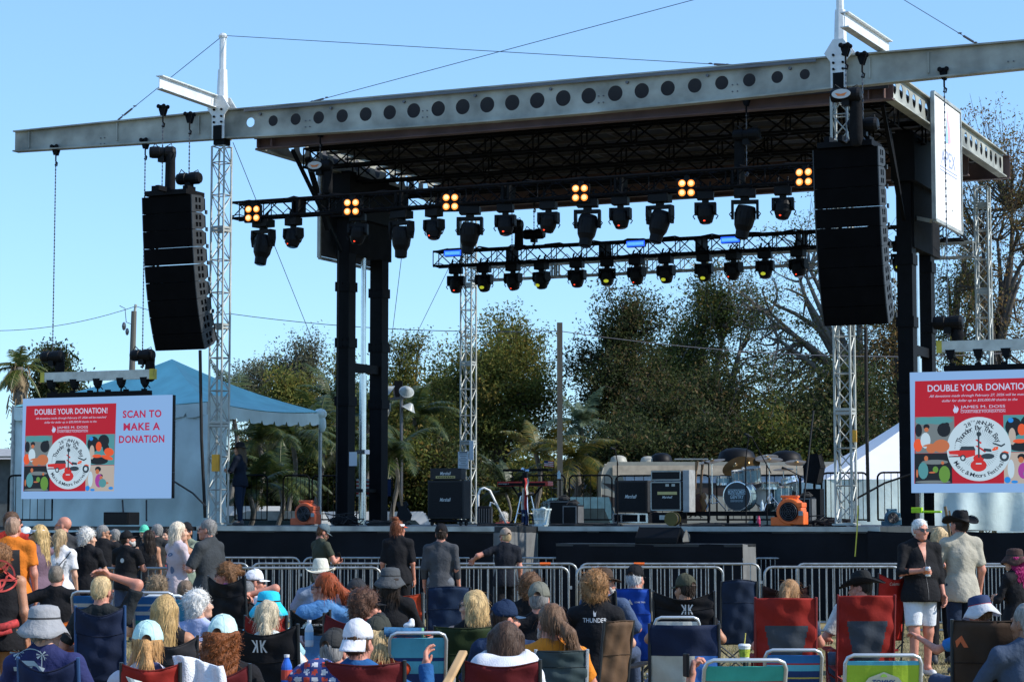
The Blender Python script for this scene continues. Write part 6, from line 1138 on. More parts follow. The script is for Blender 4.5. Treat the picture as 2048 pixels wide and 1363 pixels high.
# ------------------------------------------------------------ hand (own frame: wrist at 0, fingers +X, palm normal -Z, thumb +Y)
def hand_mesh(curl, vox=.0055, sp=1.0):
    k = ('hand', curl, vox)
    if k in _hc: return _hc[k]
    P_ = [('c', (-.03, 0, 0), (.02, 0, 0), .026, .028), ('e', (.05, .0, 0), (.045, .042, .017)), ('c', (.03, -.03, 0), (.085, -.03, 0), .012, .012), ('c', (.03, .028, 0), (.09, .028, 0), .013, .012)]
    for i, (y, L) in enumerate(((.031, .075), (.0105, .084), (-.0105, .078), (-.031, .06))):
        a = -curl * .9 + .04 * i; p = np.array([.088 - .006 * abs(i - 1.2), y, 0]); sy = (y * .8) * sp
        for s, l in enumerate((.45, .3, .25)):
            q = p + np.array([math.cos(a), sy * 1.5, math.sin(a)]) * L * l * 1.05; P_.append(('c', tuple(p), tuple(q), .0095 - .0008 * s, .009 - .0008 * s, .006)); p = q; a -= curl * .85
    p0, p1, p2, p3 = (.02, .028, -.004), (.05, .058, -.012), (.075, .068 - curl * .02, -.02 - curl * .015), (.098, .066 - curl * .035, -.026 - curl * .02)
    P_ += [('c', p0, p1, .016, .012, .01), ('c', p1, p2, .011, .010, .006), ('c', p2, p3, .010, .0085, .006)]
    _hc[k] = sdf(P_, vox, .014); return _hc[k]
# ------------------------------------------------------------ people
SK = {'fair': (.55, .30, .20), 'tan': (.42, .20, .115), 'red': (.52, .22, .15), 'brown': (.25, .12, .07)}
ARM = {'down': ((.3, -1, 0), (.06, .07, -.52), 0), 'lap': ((1, -.3, -.3), (-.06, .3, -.3), 0), 'rest': ((.6, -1, -.5), (.09, .26, -.27), 0), 'behind': ((1, .1, .15), (.05, -.1, .0), 1), 'headtop': ((1, 0, .05), (.06, .0, .13), 1), 'front': ((.8, -.6, -.3), (-.1, .26, -.24), 0), 'point': ((.5, -.2, -1), (.2, .44, -.02), 0), 'chin': ((.6, .2, -1), (.05, .14, -.09), 1), 'side': ((.5, -1, 0), (.32, .18, -.16), 0), 'up': ((.8, 0, -1), (.2, .22, .06), 0)}
def ik(S0, T, h, l1=.29, l2=.25):
    d = T - S0; L = min(np.linalg.norm(d), l1 + l2 - .012); d = d / np.linalg.norm(d); a = (l1 * l1 - l2 * l2 + L * L) / (2 * L); p = h - d * (h @ d); p /= np.linalg.norm(p); return S0 + d * a + p * math.sqrt(max(0, l1 * l1 - a * a)), S0 + d * L
def person(label, px, ytop, s, pose='sit', yaw=0, hy=0, hp=0, fem=False, fat=1.0, skin='fair', hair='short', hc=(.1, .06, .03), hat=None, hatc=(.1, .1, .1), brimc=None, bandc=None, back=False, top=(.1, .1, .1), pants=(.05, .07, .12), arms=('lap', 'lap'), sleeve=.5, lean=None, glasses=False, beard=None, vox=None, shorts=False, group=None, tan_arm=None, hands=(.5, .5), shirt_len=0, roll=0, hatlab=None, tank=False, eyes=False):
    D = F / s; x = GX(px, D); ztop = P(px, ytop, D).z; n_ = 'person'; vox = vox or (.013 if s > 180 else .017); hv = .006 if s > 180 else .009
    hatH = {'cap': .03, 'bucket': .045, 'cowboy': .07, 'straw': .065, 'fedora': .06, None: .02 if hair not in ('bald', 'buzz') else 0, 'visor': .07 if hair == 'bun' else .02}[hat] + (.02 if hair in ('curl', 'wisp') and not hat else 0)
    t = thing('person', label, 'person', (x, D, 0), R(yaw), group)
    if pose == 'sit': seat = max(.22, ztop - hatH - .81); lean = -10 if lean is None else lean; sc = 1.0
    else: sc = (ztop - hatH) / 1.745; seat = .93; lean = 0 if lean is None else lean
    hip = np.array([0, 0, seat]); ln = R(lean); rot = Matrix.Rotation(-ln, 3, 'X'); Rn = np.array(rot); U = lambda p: tuple(hip + Rn @ np.array(p, float))
    sw = (.165 if fem else .185) * (1 + .12 * (fat - 1)); bf = fat
    th = .49; sh = {s_: U((s_ * sw, -.005, th)) for s_ in (-1, 1)}
    body, shirt, wr = [], [], {}; nk = np.array(U((0, .012, .585))); hd = nk + np.array([0, .02, .112])
    T_ = [('e', U((0, 0, .08)), (.155 * (1 + .3 * (bf - 1)), .115 * bf, .13)), ('e', U((0, .01 * bf, .22)), ((.13 if fem else .145) * bf, .105 * bf, .15)), ('e', U((0, 0, .35)), (.155 if fem else .178, .11 * (1 + .3 * (bf - 1)), .17)), ('c', sh[-1], sh[1], .054, .054)] + [('c', U((q_ * sw * .75, -.008, .495)), U((q_ * .03, -.012, .56)), .05, .05) for q_ in (-1, 1)]
    if fem: T_ += [('e', U((-.065, .085, .36)), (.06, .055, .06)), ('e', U((.065, .085, .36)), (.06, .055, .06))]
    body += T_ + [('c', U((0, -.01, .52)), U((0, .012, .64)), .052 if fem else .06, .05 if fem else .057)]
    shirt += [(p[0], p[1], tuple(r + .014 for r in p[2])) if p[0] == 'e' else ('c', p[1], p[2], p[3] + .012, p[4] + .012) for p in T_]
    if not tank: shirt.append(('c', U((0, -.014, .49)), U((0, -.006, .55)), .076, .066 if fem else .072))
    if tank: shirt[3] = ('c', tuple(np.array(sh[-1]) * .5 + np.array(sh[1]) * .5 + (np.array(sh[-1]) - np.array(sh[1])) * .3), tuple(np.array(sh[-1]) * .5 + np.array(sh[1]) * .5 + (np.array(sh[1]) - np.array(sh[-1])) * .3), .064, .064)
    scut = []; SL = shirt_len
    if pose == 'stand': shirt += [('e', U((0, .005, -.04 - SL)), (.17 * (1 + .3 * (bf - 1)) + .036, .125 * bf + .036, .26 + SL))]; scut = [((0, 0, -1), -(seat - .1 - SL))]
    fem_k = .85 if fem else 1; hnds = []
    for s_, am, cl in ((-1, arms[0], hands[0]), (1, arms[1], hands[1])):
        if am is None: am = 'down'
        e, w, rf = ARM[am]; S0 = np.array(sh[s_]); E, Wr = ik(S0, (hd if rf else S0) + np.array([s_ * w[0], w[1], w[2]]), np.array([s_ * e[0], e[1], e[2]]))
        body += [('c', tuple(S0), tuple(E), .05 * fem_k, .041 * fem_k), ('c', tuple(E), tuple(Wr), .041 * fem_k, .027 * fem_k)]
        d = (Wr - E) / np.linalg.norm(Wr - E)
        if not tank:
            se = S0 + (E - S0) * min(1, sleeve * 1.4); shirt.append(('s', tuple(S0), tuple(se), .062 * (fem_k + .03), (.062 if sleeve < .8 else .05) * (fem_k + .03)))
            if sleeve > .75: se = E + (Wr - E) * min(1, (sleeve - .6) * 2.4); shirt.append(('s', tuple(E), tuple(se), .052, .04))
        up_ = np.array([-s_ * .9, .1, .35]) if am not in ('rest', 'point', 'lap') else np.array([-s_ * .3, 0, 1.0]); z_ = up_ - d * (up_ @ d); z_ /= np.linalg.norm(z_); z_ = z_ if am not in ('down', 'hip') else z_ * -1; y_ = np.cross(z_, d)
        # thumb side +Y of the hand frame should face inwards / up
        hm = np.array([[d[0], y_[0], z_[0], Wr[0]], [d[1], y_[1], z_[1], Wr[1]], [d[2], y_[2], z_[2], Wr[2]], [0, 0, 0, 1]]) @ np.diag([1, s_ * 1.0, 1, 1]); wr[s_] = (Wr, d, y_, z_); hV, hQ = hand_mesh(cl); hV = xf(hV * (.92 if fem else 1.0), hm)
        hnds.append((hV, hQ[:, ::-1] if s_ < 0 else hQ))
    legs = []; feet = []
    for s_ in (-1, 1):
        H = hip + np.array([s_ * .09, 0, .02])
        if pose == 'sit': K = np.array([s_ * .14, .44, min(seat + .06, .5)]); A = np.array([s_ * .13, .5 + .04 * s_, .08])
        else: k_ = .03 * s_; K = np.array([s_ * .1, .02 + k_, .49]); A = np.array([s_ * .11, -.01 + k_ * 2, .08])
        legs.append((H, K, A)); body += [('c', tuple(H), tuple(K), .085 * (.5 + .5 * bf), .058), ('c', tuple(K), tuple(A), .056, .037), ('c', tuple(A), tuple(A + np.array([0, .12, -.04])), .036, .03)]
    Mb = Matrix.Translation((0, 0, 0)); bV, bQ = sdf(body, vox, .03)
    HM = np.array(Matrix.Translation(tuple(hd)) @ Matrix.Rotation(R(hy), 4, 'Z') @ Matrix.Rotation(R(hp), 4, 'X') @ Matrix.Rotation(R(roll), 4, 'Y'))
    hV, hQ = head_mesh(fem, hv); parts = [(bV, bQ), (xf(hV, HM), hQ)] + hnds; V, Q = join(*parts)
    sk = M('skin_' + skin, SK[skin], .5, 0, .12, 25, .1, 80, spec=.35); K_ = sc
    b_ = npmesh('body', V * K_, Q, sk, t, True)
    def cm(nm, c, **k): return M(f'{nm}_{round(c[0],3)}_{round(c[1],3)}_{round(c[2],3)}', c, .85, 0, .14, 6, .55, 26, spec=.15)
    sV, sQ = sdf(shirt, vox, .03, .0075, (19, 19, 9), int(px), cut=scut); sh_o = npmesh('tank_top' if tank else 'shirt', sV * K_, sQ, cm('cloth', top), t, True)
    pp = []; 
    for H, K, A in legs:
        pp += [('c', tuple(H), tuple(K), .1 * (.5 + .5 * bf), .072)] if not shorts else [('s', tuple(H), tuple(H + (K - H) * .86), .1 * (.5 + .5 * bf), .092)]
        if not shorts: pp += [('s', tuple(K), tuple(A + np.array([0, 0, .0])), .07, .056)]
    pp += [('e', U((0, 0, .03)), (.165 * (1 + .25 * (bf - 1)), .12 * bf, .1))]
    pV, pQ = sdf(pp, vox, .03, .005, (14, 14, 9), int(px) + 1); npmesh('shorts' if shorts else 'trousers', pV * K_, pQ, cm('denim', pants), t, True)
    for H, K, A in legs:
        fV, fQ = sdf([('c', tuple(A + np.array([0, -.04, -.035])), tuple(A + np.array([0, .15, -.045])), .042, .038), ('c', tuple(A + np.array([0, -.02, 0])), tuple(A + np.array([0, -.02, .02])), .042, .042)], .012, .03, cut=[((0, 0, -1), -.005)]); npmesh('shoe', fV * K_, fQ, M('shoe_white', (.6, .6, .6), .6) if shorts else M('shoe_dark', (.04, .04, .045), .6), t, True)
    hm = M(f'hair_{round(hc[0],3)}_{round(hc[1],3)}_{round(hc[2],3)}', tuple(v * k_ for v, k_ in zip(hc, (1.0, .94, .86))) if hc[0] > hc[2] * 1.25 else hc, .5, 0, .5, 110, .35, 160, spec=.22, stretch=(1, 1, .15))
    if hair != 'bald':
        a = hair_mesh(hair, int(px), hat is not None and hat != 'visor', hv); npmesh('hair', xf(a[0], HM) * K_, a[1], hm, t, True)
    HMm = Matrix([list(r) for r in HM])
    def headpart(nm, mb, mat, smooth=True, thick=0): mb.v = [tuple((HMm @ Vector(v)) * K_) for v in mb.v]; return mb.build(nm, mat, t, smooth=smooth, thick=thick)
    if hat:
        hats = hat_mb(hat, back); root_h = None
        for nm, mb, slot in hats:
            c = hatc if slot == 0 else ((brimc or hatc) if nm == 'peak' else (bandc or (.03, .03, .03))); mat = cm('hat', c) if nm != 'rear_opening' else M('hair_gap', tuple(v * .6 for v in hc), .6, var=0)
            if root_h is None: root_h = headpart('hat_crown' if nm == 'crown' else nm, mb, mat, True, .003)
            else: o = headpart(nm, mb, mat, True, .003 if nm == 'peak' else 0); o.parent = root_h
    if glasses:
        gm = M('sunglass_black', (.01, .01, .012), .12, 0, 0, spec=.6) if glasses is True else M('sunglass_' + glasses, {'blue': (.02, .15, .7), 'orange': (.7, .2, .02)}[glasses], .12, 0, 0)
        mb = MB(); 
        for s_ in (-1, 1):
            mb.plate([(s_ * .008, .008), (s_ * .012, -.018), (s_ * .03, -.026), (s_ * .052, -.018), (s_ * .06, .01), (s_ * .03, .014)], [], .004, lambda a, b, w: (a, .108 - abs(a) ** 2 * 5.5 + w, .005 + b)); mb.path([(s_ * .058, .088, .012), (s_ * .078, .04, .01), (s_ * .08, -.02, .005)], .0028, 5)
        mb.bar((-.01, .11, .01), (.01, .11, .01), .004, .005); headpart('sunglasses', mb, gm, False)
    if eyes:
        for s_ in (-1, 1): mb = MB(); mb.ell((s_ * .031, .084, .003), (.012, .012, .012), 10); e = headpart('eye', mb, M('eye_white', (.7, .68, .65), .2, var=0)); mb = MB(); mb.ell((s_ * .031, .095, .003), (.0055, .003, .0055), 10); headpart('iris', mb, M('iris_brown', (.05, .03, .02), .2, var=0)).parent = e
    if beard: bv, bq = sdf([('e', (0, .06, -.085), (.056, .05, .05)), ('c', (-.06, .02, -.04), (-.05, .05, -.08), .02, .02), ('c', (.06, .02, -.04), (.05, .05, -.08), .02, .02), ('c', (-.025, .1, -.052), (.025, .1, -.052), .008, .008)], hv, .02, .004, (70, 70, 50), 3); npmesh('beard', xf(bv, HM) * K_, bq, M(f'beard_{beard[0]}', beard, .8, 0, .4, 90), t, True)
    t['_s'] = 1
    _pe.append(t); del t['_s']
    return t, sh_o, K_, HMm, {'sh': sh, 'U': U, 'wr': wr}
_pe = []
def decal(target, root, origin, right, up, mbfn, mat, name, off=.004):
    """print shapes drawn in 2D onto the outer surface of a cloth mesh; coordinates local to the thing"""
    me = target.data; bv = BVHTree.FromPolygons([v.co.copy() for v in me.vertices], [tuple(p.vertices) for p in me.polygons]); origin, right, up = Vector(origin), Vector(right).normalized(), Vector(up).normalized(); nrm = right.cross(up)
    def f(a, b, w=0):
        p = origin + right * a + up * b; h = bv.ray_cast(p + nrm * .5, -nrm, 1.2); return (h[0] + nrm * (off + w)) if h[0] is not None else p
    mb = MB(); mbfn(mb, f); o = mb.build(name, mat, root); return o
# ------------------------------------------------------------ chairs
def cmat(c): return M(f'chaircloth_{round(c[0],3)}_{round(c[1],3)}_{round(c[2],3)}', c, .75, 0, .3, 2.5, .3, 12, spec=.2)
m_steel = M('chair_steel_dark', (.04, .045, .05), .4, .5, .1); m_alt = M('chair_tube_alu', (.55, .57, .58), .35, .6, .1); m_tan = M('armrest_wood', (.45, .28, .13), .5)
def camp_chair(label, px, ytop, wpx, s, col, yaw=0, frame=None, sag=.075, logo=None, mesh=None, bands=None, lean=10, hgt=None, arm=None, group='folding camp chairs'):
    D = F / s; x = GX(px, D - .36); zt = P(px, ytop, D - .36).z; w = wpx / s; frame = frame or m_steel; D -= .06
    t = thing('camp_chair', label, 'camp chair', (x, D - .02, 0), R(yaw), group); c = cmat(col); sz = min(.42, zt - .42); hb = hgt or (zt - sz + .02); ln = math.tan(R(lean))
    # chair faces +Y; the backrest stands at y = -.25 and leans back
    by = lambda z: -.22 - (z - sz) * ln
    def bk(i, j): u = (i - .5) * w; z = zt - hb * j; z2 = z - (sag * math.sin(math.pi * i) * (1 - j) ** 2); return (u, by(z) - .06 * math.sin(math.pi * i) * (1 - .5 * j) - .009 * math.sin(j * 9 + i * 4) - .006 * math.sin(i * 17 + j * 6 + px) - .005 * math.sin(j * 23 - i * 9 + px * .7), z2)
    mats = [c]; mi = None
    if mesh is not None: mats.append(cmat(mesh)); mi = lambda i, j: 1 if (j > .3 and abs(i - .5) < .36 - .28 * (j - .3) and j < .93) else 0
    if bands: mats = [cmat(b) for b in bands[0]]; mi = bands[1]
    mb = MB(); ng = 44 if mesh is not None else 20; mb.grid(bk, ng, ng, mi); b_ = mb.build('backrest', mats, t, smooth=True, thick=.006)
    if mesh is None and not bands: mb = MB(); mb.path([bk(i / 12, 0) for i in range(13)], .006, 5); mb.path([Vector(bk(i / 12, .34)) + Vector((0, -.006, 0)) for i in range(13)], .003, 4); mb.build('backrest_seam', cmat(tuple(v * .5 for v in col)), b_)
    if logo:
        lc = M('logo_' + logo[0], {'k': (.7, .7, .7), 'mountain': (.6, .6, .6), 'script': (.55, .5, .45), 'words': (.55, .5, .45), 'red_peak': (.5, .1, .03)}[logo[0]], .6, var=0)
        def lg(mb, g):
            if logo[0] == 'k':
                for s_ in (-1, 1): o_ = 1 if s_ > 0 else -1; [mb.poly(q[::o_]) for q in ([g(s_ * .009, .045), g(s_ * .009, -.045), g(s_ * .021, -.045), g(s_ * .021, .045)], [g(s_ * .02, .008), g(s_ * .026, -.006), g(s_ * .056, .045), g(s_ * .042, .045)], [g(s_ * .02, -.002), g(s_ * .042, -.045), g(s_ * .056, -.045), g(s_ * .028, .006)])]
            elif logo[0] in ('mountain', 'red_peak'):
                k = 1.4 if logo[0] == 'red_peak' else 1; mb.poly([g(-.08 * k, -.02 * k), g(-.055 * k, .012 * k), g(-.03 * k, .035 * k), g(0, -.02 * k), g(-.02 * k, -.02 * k), g(-.035 * k, .005 * k), g(-.05 * k, -.02 * k)])
                if logo[0] == 'mountain': mb.text('OZARK TRAIL', .07, .005, .11, .016, g)
            else: mb.text('Coleman', 0, 0, .15, .04, g, shear=.2)
        decal(b_, b_, (logo[1], -.3, zt + logo[2] - .05), (1, 0, 0), (0, 0, 1), lg, lc, 'logo', .008)
    mb = MB(); mb.grid(lambda i, j: ((i - .5) * w * .96, -.22 + j * .46, sz - .04 * math.sin(math.pi * i) * math.sin(math.pi * j) + .04 * j), 8, 8, None); mb.build('seat', c, t, smooth=True, thick=.006)
    for s_ in (-1, 1):
        u = s_ * w / 2; mb = MB(); mb.tube((u, by(zt) , zt + .01), (u, by(.05) - .02, .02), .012); mb.tube((u, .24, .62), (u, .2, .02), .012); mb.build('leg', frame, t)
        mb = MB(); mb.tube((u, by(.06), .06), (u * .98, .23, sz), .009); mb.build('side_brace', frame, t)
        mb = MB(); mb.grid(lambda i, j, u=u: (u + (j - .5) * .09, by(.62) + i * (.26 - by(.62)), .63 - .015 * math.sin(math.pi * i)), 6, 2); mb.build('armrest', cmat(arm) if arm else c, t, thick=.02)
    for y in (-.24, .22): mb = MB(); mb.tube((-w / 2, y - .03, .06), (w / 2, y - .03, sz - .03), .009); mb.tube((w / 2, y - .01, .06), (-w / 2, y - .01, sz - .03), .009); mb.build('cross_brace', frame, t)
    return t, bk
def stripes(cols, seq):
    tot = sum(h for _, h in seq); cum = []; a = 0
    for c, h in seq: a += h / tot; cum.append((a, c))
    return lambda i, j: next((c for a_, c in cum if j < a_), seq[-1][0])
def beach_chair(label, px, ytop, wpx, s, cols, seq, yaw=0, lean=28, tube=None, arm=m_alt, extra=None):
    D = F / s; x = GX(px, D); zt = P(px, ytop, D).z; w = wpx / s; t = thing('beach_chair', label, 'beach chair', (x, D + .12 + (zt - .3) * math.tan(R(lean)), 0), R(yaw), 'striped folding beach chairs'); sz = .3; ln = math.tan(R(lean)); by = lambda z: -.18 - (z - sz) * ln; tube = tube or m_alt
    f = stripes(cols, seq); mb = MB(); mb.grid(lambda i, j: ((i - .5) * w * .96, by(zt - .035 - (zt - sz) * j) - .02 * math.sin(math.pi * i) - .004 * math.sin(i * 12), zt - .035 - (zt - sz) * j), 8, 60, f); b_ = mb.build('backrest', [cmat(c) for c in cols], t, thick=.005)
    rc = .05; pts = [(-w / 2, by(.28), .28), (-w / 2, by(zt - rc), zt - rc), (-w / 2 + rc * .3, by(zt - rc * .3), zt - rc * .3), (-w / 2 + rc, by(zt), zt), (w / 2 - rc, by(zt), zt), (w / 2 - rc * .3, by(zt - rc * .3), zt - rc * .3), (w / 2, by(zt - rc), zt - rc), (w / 2, by(.28), .28)]
    mb = MB(); mb.path(pts, .0125, 8); mb.build('back_frame', tube, t, smooth=True); mb = MB(); mb.grid(lambda i, j: ((i - .5) * w * .96, -.18 + .45 * j, sz + .04 * j - .02 * math.sin(math.pi * j)), 4, 30, f); mb.build('seat', [cmat(c) for c in cols], t, thick=.005)
    mb = MB(); mb.path([(-w / 2, -.2, sz), (-w / 2, .3, sz + .05), (w / 2, .3, sz + .05), (w / 2, -.2, sz)], .0125, 8); mb.build('seat_frame', tube, t, smooth=True)
    for s_ in (-1, 1):
        mb = MB(); u = s_ * (w / 2 + .015); mb.path([(u, .28, .5), (u, .25, .02), (u * .96, -.3, .02), (u, by(.55), .55)], .0125, 8); mb.build('leg', tube, t, smooth=True); mb = MB(); mb.box((u, .03, .53), (.05, .5, .025)); mb.build('armrest', arm, t, bevel=.008)
    return t
W_, NB, BL, TE, YE, RD, LM, CY_, OR = (.6, .62, .6), (.02, .05, .16), (.03, .16, .42), (.05, .38, .33), (.5, .42, .1), (.42, .03, .03), (.35, .5, .04), (.1, .42, .55), (.6, .14, .02)
RED, MAR, NAVY, BLK, BURN = (.26, .018, .013), (.11, .011, .014), (.012, .02, .05), (.009, .009, .011), (.38, .045, .015)
cc = camp_chair
cc('navy camp chair with sagging back under the man holding his head at left', 200, 1212, 95, 238, NAVY, 4, M('frame_blue', (.03, .08, .2), .5, .2, .1), hgt=.62)
cc('orange camp chair glimpsed left of the navy chair behind the grey bucket hat', 125, 1228, 90, 230, OR, 0)
cc('navy camp chair with blue posts under the man in the grey bucket hat', 118, 1316, 120, 318, (.012, .02, .06), -8, M('frame_blue', (.03, .08, .2), .5, .2, .1))
rc_, _ = cc('red camp chair with paper stuck on it under the mint cap woman', 302, 1326, 112, 335, RED, 3, sag=.035)
zt = P(302, 1326, F / 335).z; mb = MB(); mb.grid(lambda i, j: (-.13 + i * .09 + j * .03, -.41 - .01 * math.sin(i * 4), zt - .04 - .06 * j - .03 * i), 4, 3); mb.build('paper_sheet', M('paper_plain', (.55, .6, .6), .7), rc_, thick=.002)
cc('dark maroon camp chair half covered by a white towel at bottom left', 450, 1328, 120, 325, MAR, -4)
cc('grey black camp chair under the long haired blonde woman', 330, 1272, 105, 262, (.03, .03, .035), 10, hgt=.5)
cc('black camp chair with white double K emblem under the ponytailed woman', 545, 1248, 130, 270, BLK, -7, logo=('k', -.03, -.1), hgt=.7)
cc('black camp chair with maroon seat under the man with both hands behind his head', 475, 1152, 76, 200, BLK, -14, hgt=.5)
cc('dark red camp chair under the turquoise bucket hat', 535, 1231, 80, 245, RED, 0, hgt=.4)
cc('black camp chair with white mountain emblem under the red haired woman', 624, 1220, 75, 238, BLK, 0, logo=('mountain', .0, -.07), hgt=.2)
cc('maroon camp chair with pale emblem under the brown haired woman with a visor', 697, 1226, 105, 262, MAR, 5, logo=('mountain', .0, -.09))
cc('bright orange red camp chair with pale oval script by the barricade', 805, 1186, 92, 185, BURN, -6, logo=('script', .0, -.045), sag=.03)
cc('dark navy camp chair standing empty right of the orange red chair', 890, 1175, 84, 178, (.01, .025, .06), 8, sag=-.02)
cc('dark olive camp chair with plain back under the blonde woman in sunlight', 925, 1252, 118, 250, (.02, .035, .012), 4, sag=.01)
cc('dark red camp chair with pale piping under the man in the backward white cap', 730, 1322, 150, 322, MAR, 2, sag=.02)
cc('dark red camp chair with pale piping under the white hooded person', 1009, 1320, 148, 318, MAR, -3, sag=.035)
cc('slate grey camp chair under the ponytailed person in orange', 1112, 1300, 100, 302, (.035, .055, .06), 6, frame=m_alt, hgt=.3, sag=.0)
cc('brown camp chair with dark pattern turned sideways in the middle', 1180, 1243, 74, 268, (.12, .07, .04), 38, sag=-.01)
cc('black camp chair behind the woman with curly hair in the middle', 1238, 1182, 60, 235, BLK, -25)
cc('royal blue camp chair with small white mountain emblem by the barricade', 1277, 1178, 66, 192, (.01, .06, .35), -10, logo=('mountain', .0, -.08), sag=-.01)
cc('black camp chair with white double K emblem under the man in the olive cap', 1372, 1182, 118, 212, BLK, -5, logo=('k', .03, -.11), hgt=.42)
cc('empty dark navy camp chair standing by the barricade right of centre', 1470, 1163, 70, 170, (.01, .02, .045), 6, sag=-.03)
cc('red camp chair with grey mesh back under the girl with the ponytail', 1572, 1195, 118, 222, RED, -3, mesh=(.05, .06, .075), frame=M('frame_red', (.2, .02, .02), .5, .2, .1), sag=-.005)
cc('red camp chair with grey mesh back under the black cowboy hat', 1725, 1190, 112, 210, RED, 3, mesh=(.05, .06, .075), frame=M('frame_red', (.2, .02, .02), .5, .2, .1), sag=-.005)
cc('black and dark red camp chair behind the ponytailed girl by the barricade', 1570, 1170, 92, 160, (.02, .006, .006), 0, hgt=.3)
cc('bright red camp chair with dark words left of the standing man', 1762, 1146, 62, 165, (.4, .02, .015), 20, logo=('script', 0, -.07))
cc('navy, cream, blue and red patchwork camp chair with a cup beside it', 1372, 1248, 134, 265, NAVY, -4, hgt=.75, sag=.0, bands=([NAVY, (.5, .48, .4), (.04, .14, .42), RED, (.01, .012, .03)], lambda i, j: 0 if j < .28 else ((1 if i < .62 else 2) if j < .6 else (3 if j < .78 + .1 * i else 4))))
cc('brown camp chair with red peak emblem at the bottom right', 1990, 1240, 150, 300, (.05, .03, .02), -8, logo=('red_peak', -.15, -.09), sag=.0)
cc('dark camp chair under the leather hatted man by the barricade', 1165, 1185, 50, 200, BLK, 20)
bc = beach_chair
bc('blue and white striped beach chair left of the man holding his head', 176, 1182, 56, 235, [W_, BL, TE], [(1, 2), (0, 1), (1, 2), (0, 1), (1, 1), (2, 3), (0, 1), (2, 2), (1, 2), (0, 1)] * 2)
bc('blue and white striped beach chair with teal band left of the long haired blonde', 300, 1184, 80, 235, [W_, BL, TE, (.3, .1, .1)], [(1, 2), (0, 1), (1, 2), (0, 1), (1, 2), (2, 4), (0, 1), (2, 2), (0, 1), (1, 2), (0, 1)] * 2, 4)
bc('bright turquoise beach chair with white tube frame beside the striped one', 340, 1190, 82, 225, [CY_, W_], [(0, 9), (1, 1), (0, 9)], -3, tube=m_white)
bc('blue beach chair with pale yellow stripe and rolled green edged headrest', 826, 1264, 112, 285, [CY_, NB, (.45, .5, .3), BL], [(0, 3), (1, .6), (0, 2), (1, 2.5), (2, .5), (0, 1), (2, 3), (3, 2), (0, 3)], 4)
bc('teal green beach chair with red and orange lines at the bottom centre right', 1480, 1318, 162, 345, [TE, BL, RD, OR, CY_], [(0, 2.2), (2, .7), (1, 3.2), (3, .7), (0, .8), (3, .5), (0, 12)], 2)
bc('blue beach chair with red, yellow and navy stripes behind the teal one', 1588, 1298, 112, 290, [BL, NB, RD, YE, CY_], [(0, 2), (2, .6), (4, 2), (1, 2), (3, .7), (1, 2), (2, .6), (4, 2), (1, 2), (3, .7)] * 2, -2)
tm = bc('lime green and blue striped beach chair with a lettered badge at bottom right', 1760, 1308, 150, 325, [LM, NB, W_, CY_], [(3, .8), (0, 4.5), (1, .8), (2, .4), (1, .8), (2, .4), (1, .8), (2, .4), (1, 2.4), (2, .4), (1, 2)] * 2, 0, lean=15)
zt = P(1760, 1308, F / 325).z; z0 = zt - .135; yb = lambda z: -.18 - (z - .3) * math.tan(R(15)) - .035
mb = MB(); mb.poly([(a, yb(z0 + b), z0 + b) for a, b in ((-.13, -.05), (-.09, 0), (0, .035), (.09, 0), (.13, -.05), (.1, -.09), (-.1, -.09))]); mb.build('badge', M('badge_cream', (.55, .55, .42), .6), tm); mb = MB(); mb.text('TOMMY', 0, z0 - .03, .14, .035, lambda a, b: (a, yb(b) - .006, b), shear=.15, bold=.02)
mb.build('badge_lettering', M('badge_ink', (.02, .06, .2), .6, var=0), tm); mb = MB(); mb.poly([(.02 * math.cos(q), yb(z0) - .006, z0 + .005 + .018 * math.sin(q)) for q in np.linspace(0, math.pi, 9)]); mb.build('badge_sun', M('badge_green', (.2, .4, .05), .6, var=0), tm)
bc('black and white basket weave beach chair behind the patchwork chair', 1352, 1233, 88, 240, [W_, (.01, .01, .012)], [(0, .5), (1, .5)] * 14, 0, lean=12)
pn = person
def held(a, yaw, side, off):
    WM = Matrix.Translation(a[0].location) @ Matrix.Rotation(R(yaw), 4, 'Z'); w = a[4]['wr'][side]; return WM @ (Vector(w[0] + w[1] * off[0] + w[3] * off[1]) * a[2])
BK, DG, GR, WT = (.011, .011, .013), (.04, .042, .046), (.2, .2, .2), (.68, .68, .7)
HB, HD, HGR, HW, HBL, HSB, HAU, HRD = (.07, .035, .018), (.02, .012, .008), (.22, .21, .2), (.62, .6, .56), (.5, .36, .17), (.4, .3, .18), (.2, .065, .02), (.27, .055, .015)
DEN = (.03, .05, .1)
# standing people, far left group
pn('person in dark sunglasses behind the bald man at the far left edge', 24, 1021, 150, 'stand', 0, -75, 0, hc=(.09, .05, .03), skin='red', top=(.4, .03, .02), glasses=True, arms=('down', 'down'))
a = pn('bald person in black and orange raglan shirt seen from behind at far left', 26, 1034, 172, 'stand', 5, -15, 0, hair='buzz', hc=(.3, .2, .15), skin='red', top=(.62, .17, .02), arms=('down', 'down'), fat=1.2, pants=BK)
V = Vector; decal(a[1], a[0], (0, -.2, 1.25), (1, 0, 0), (0, 0, 1), lambda mb, f: mb.grid(lambda i, j: f((i - .5) * (.26 - .07 * j), -.32 + j * .56), 14, 24), M('raglan_black', BK, .85, var=0), 'black_panel', .006)
decal(a[1], a[0], (0, -.2, 1.38), (1, 0, 0), (0, 0, 1), lambda mb, f: mb.poly([f(x, z, .004) for x, z in ((-.04, .0), (-.02, .015), (.02, .015), (.04, 0), (.02, -.015), (-.02, -.015))]), M('print_orange2', (.6, .12, .02), .8, var=0), 'back_print', .006)
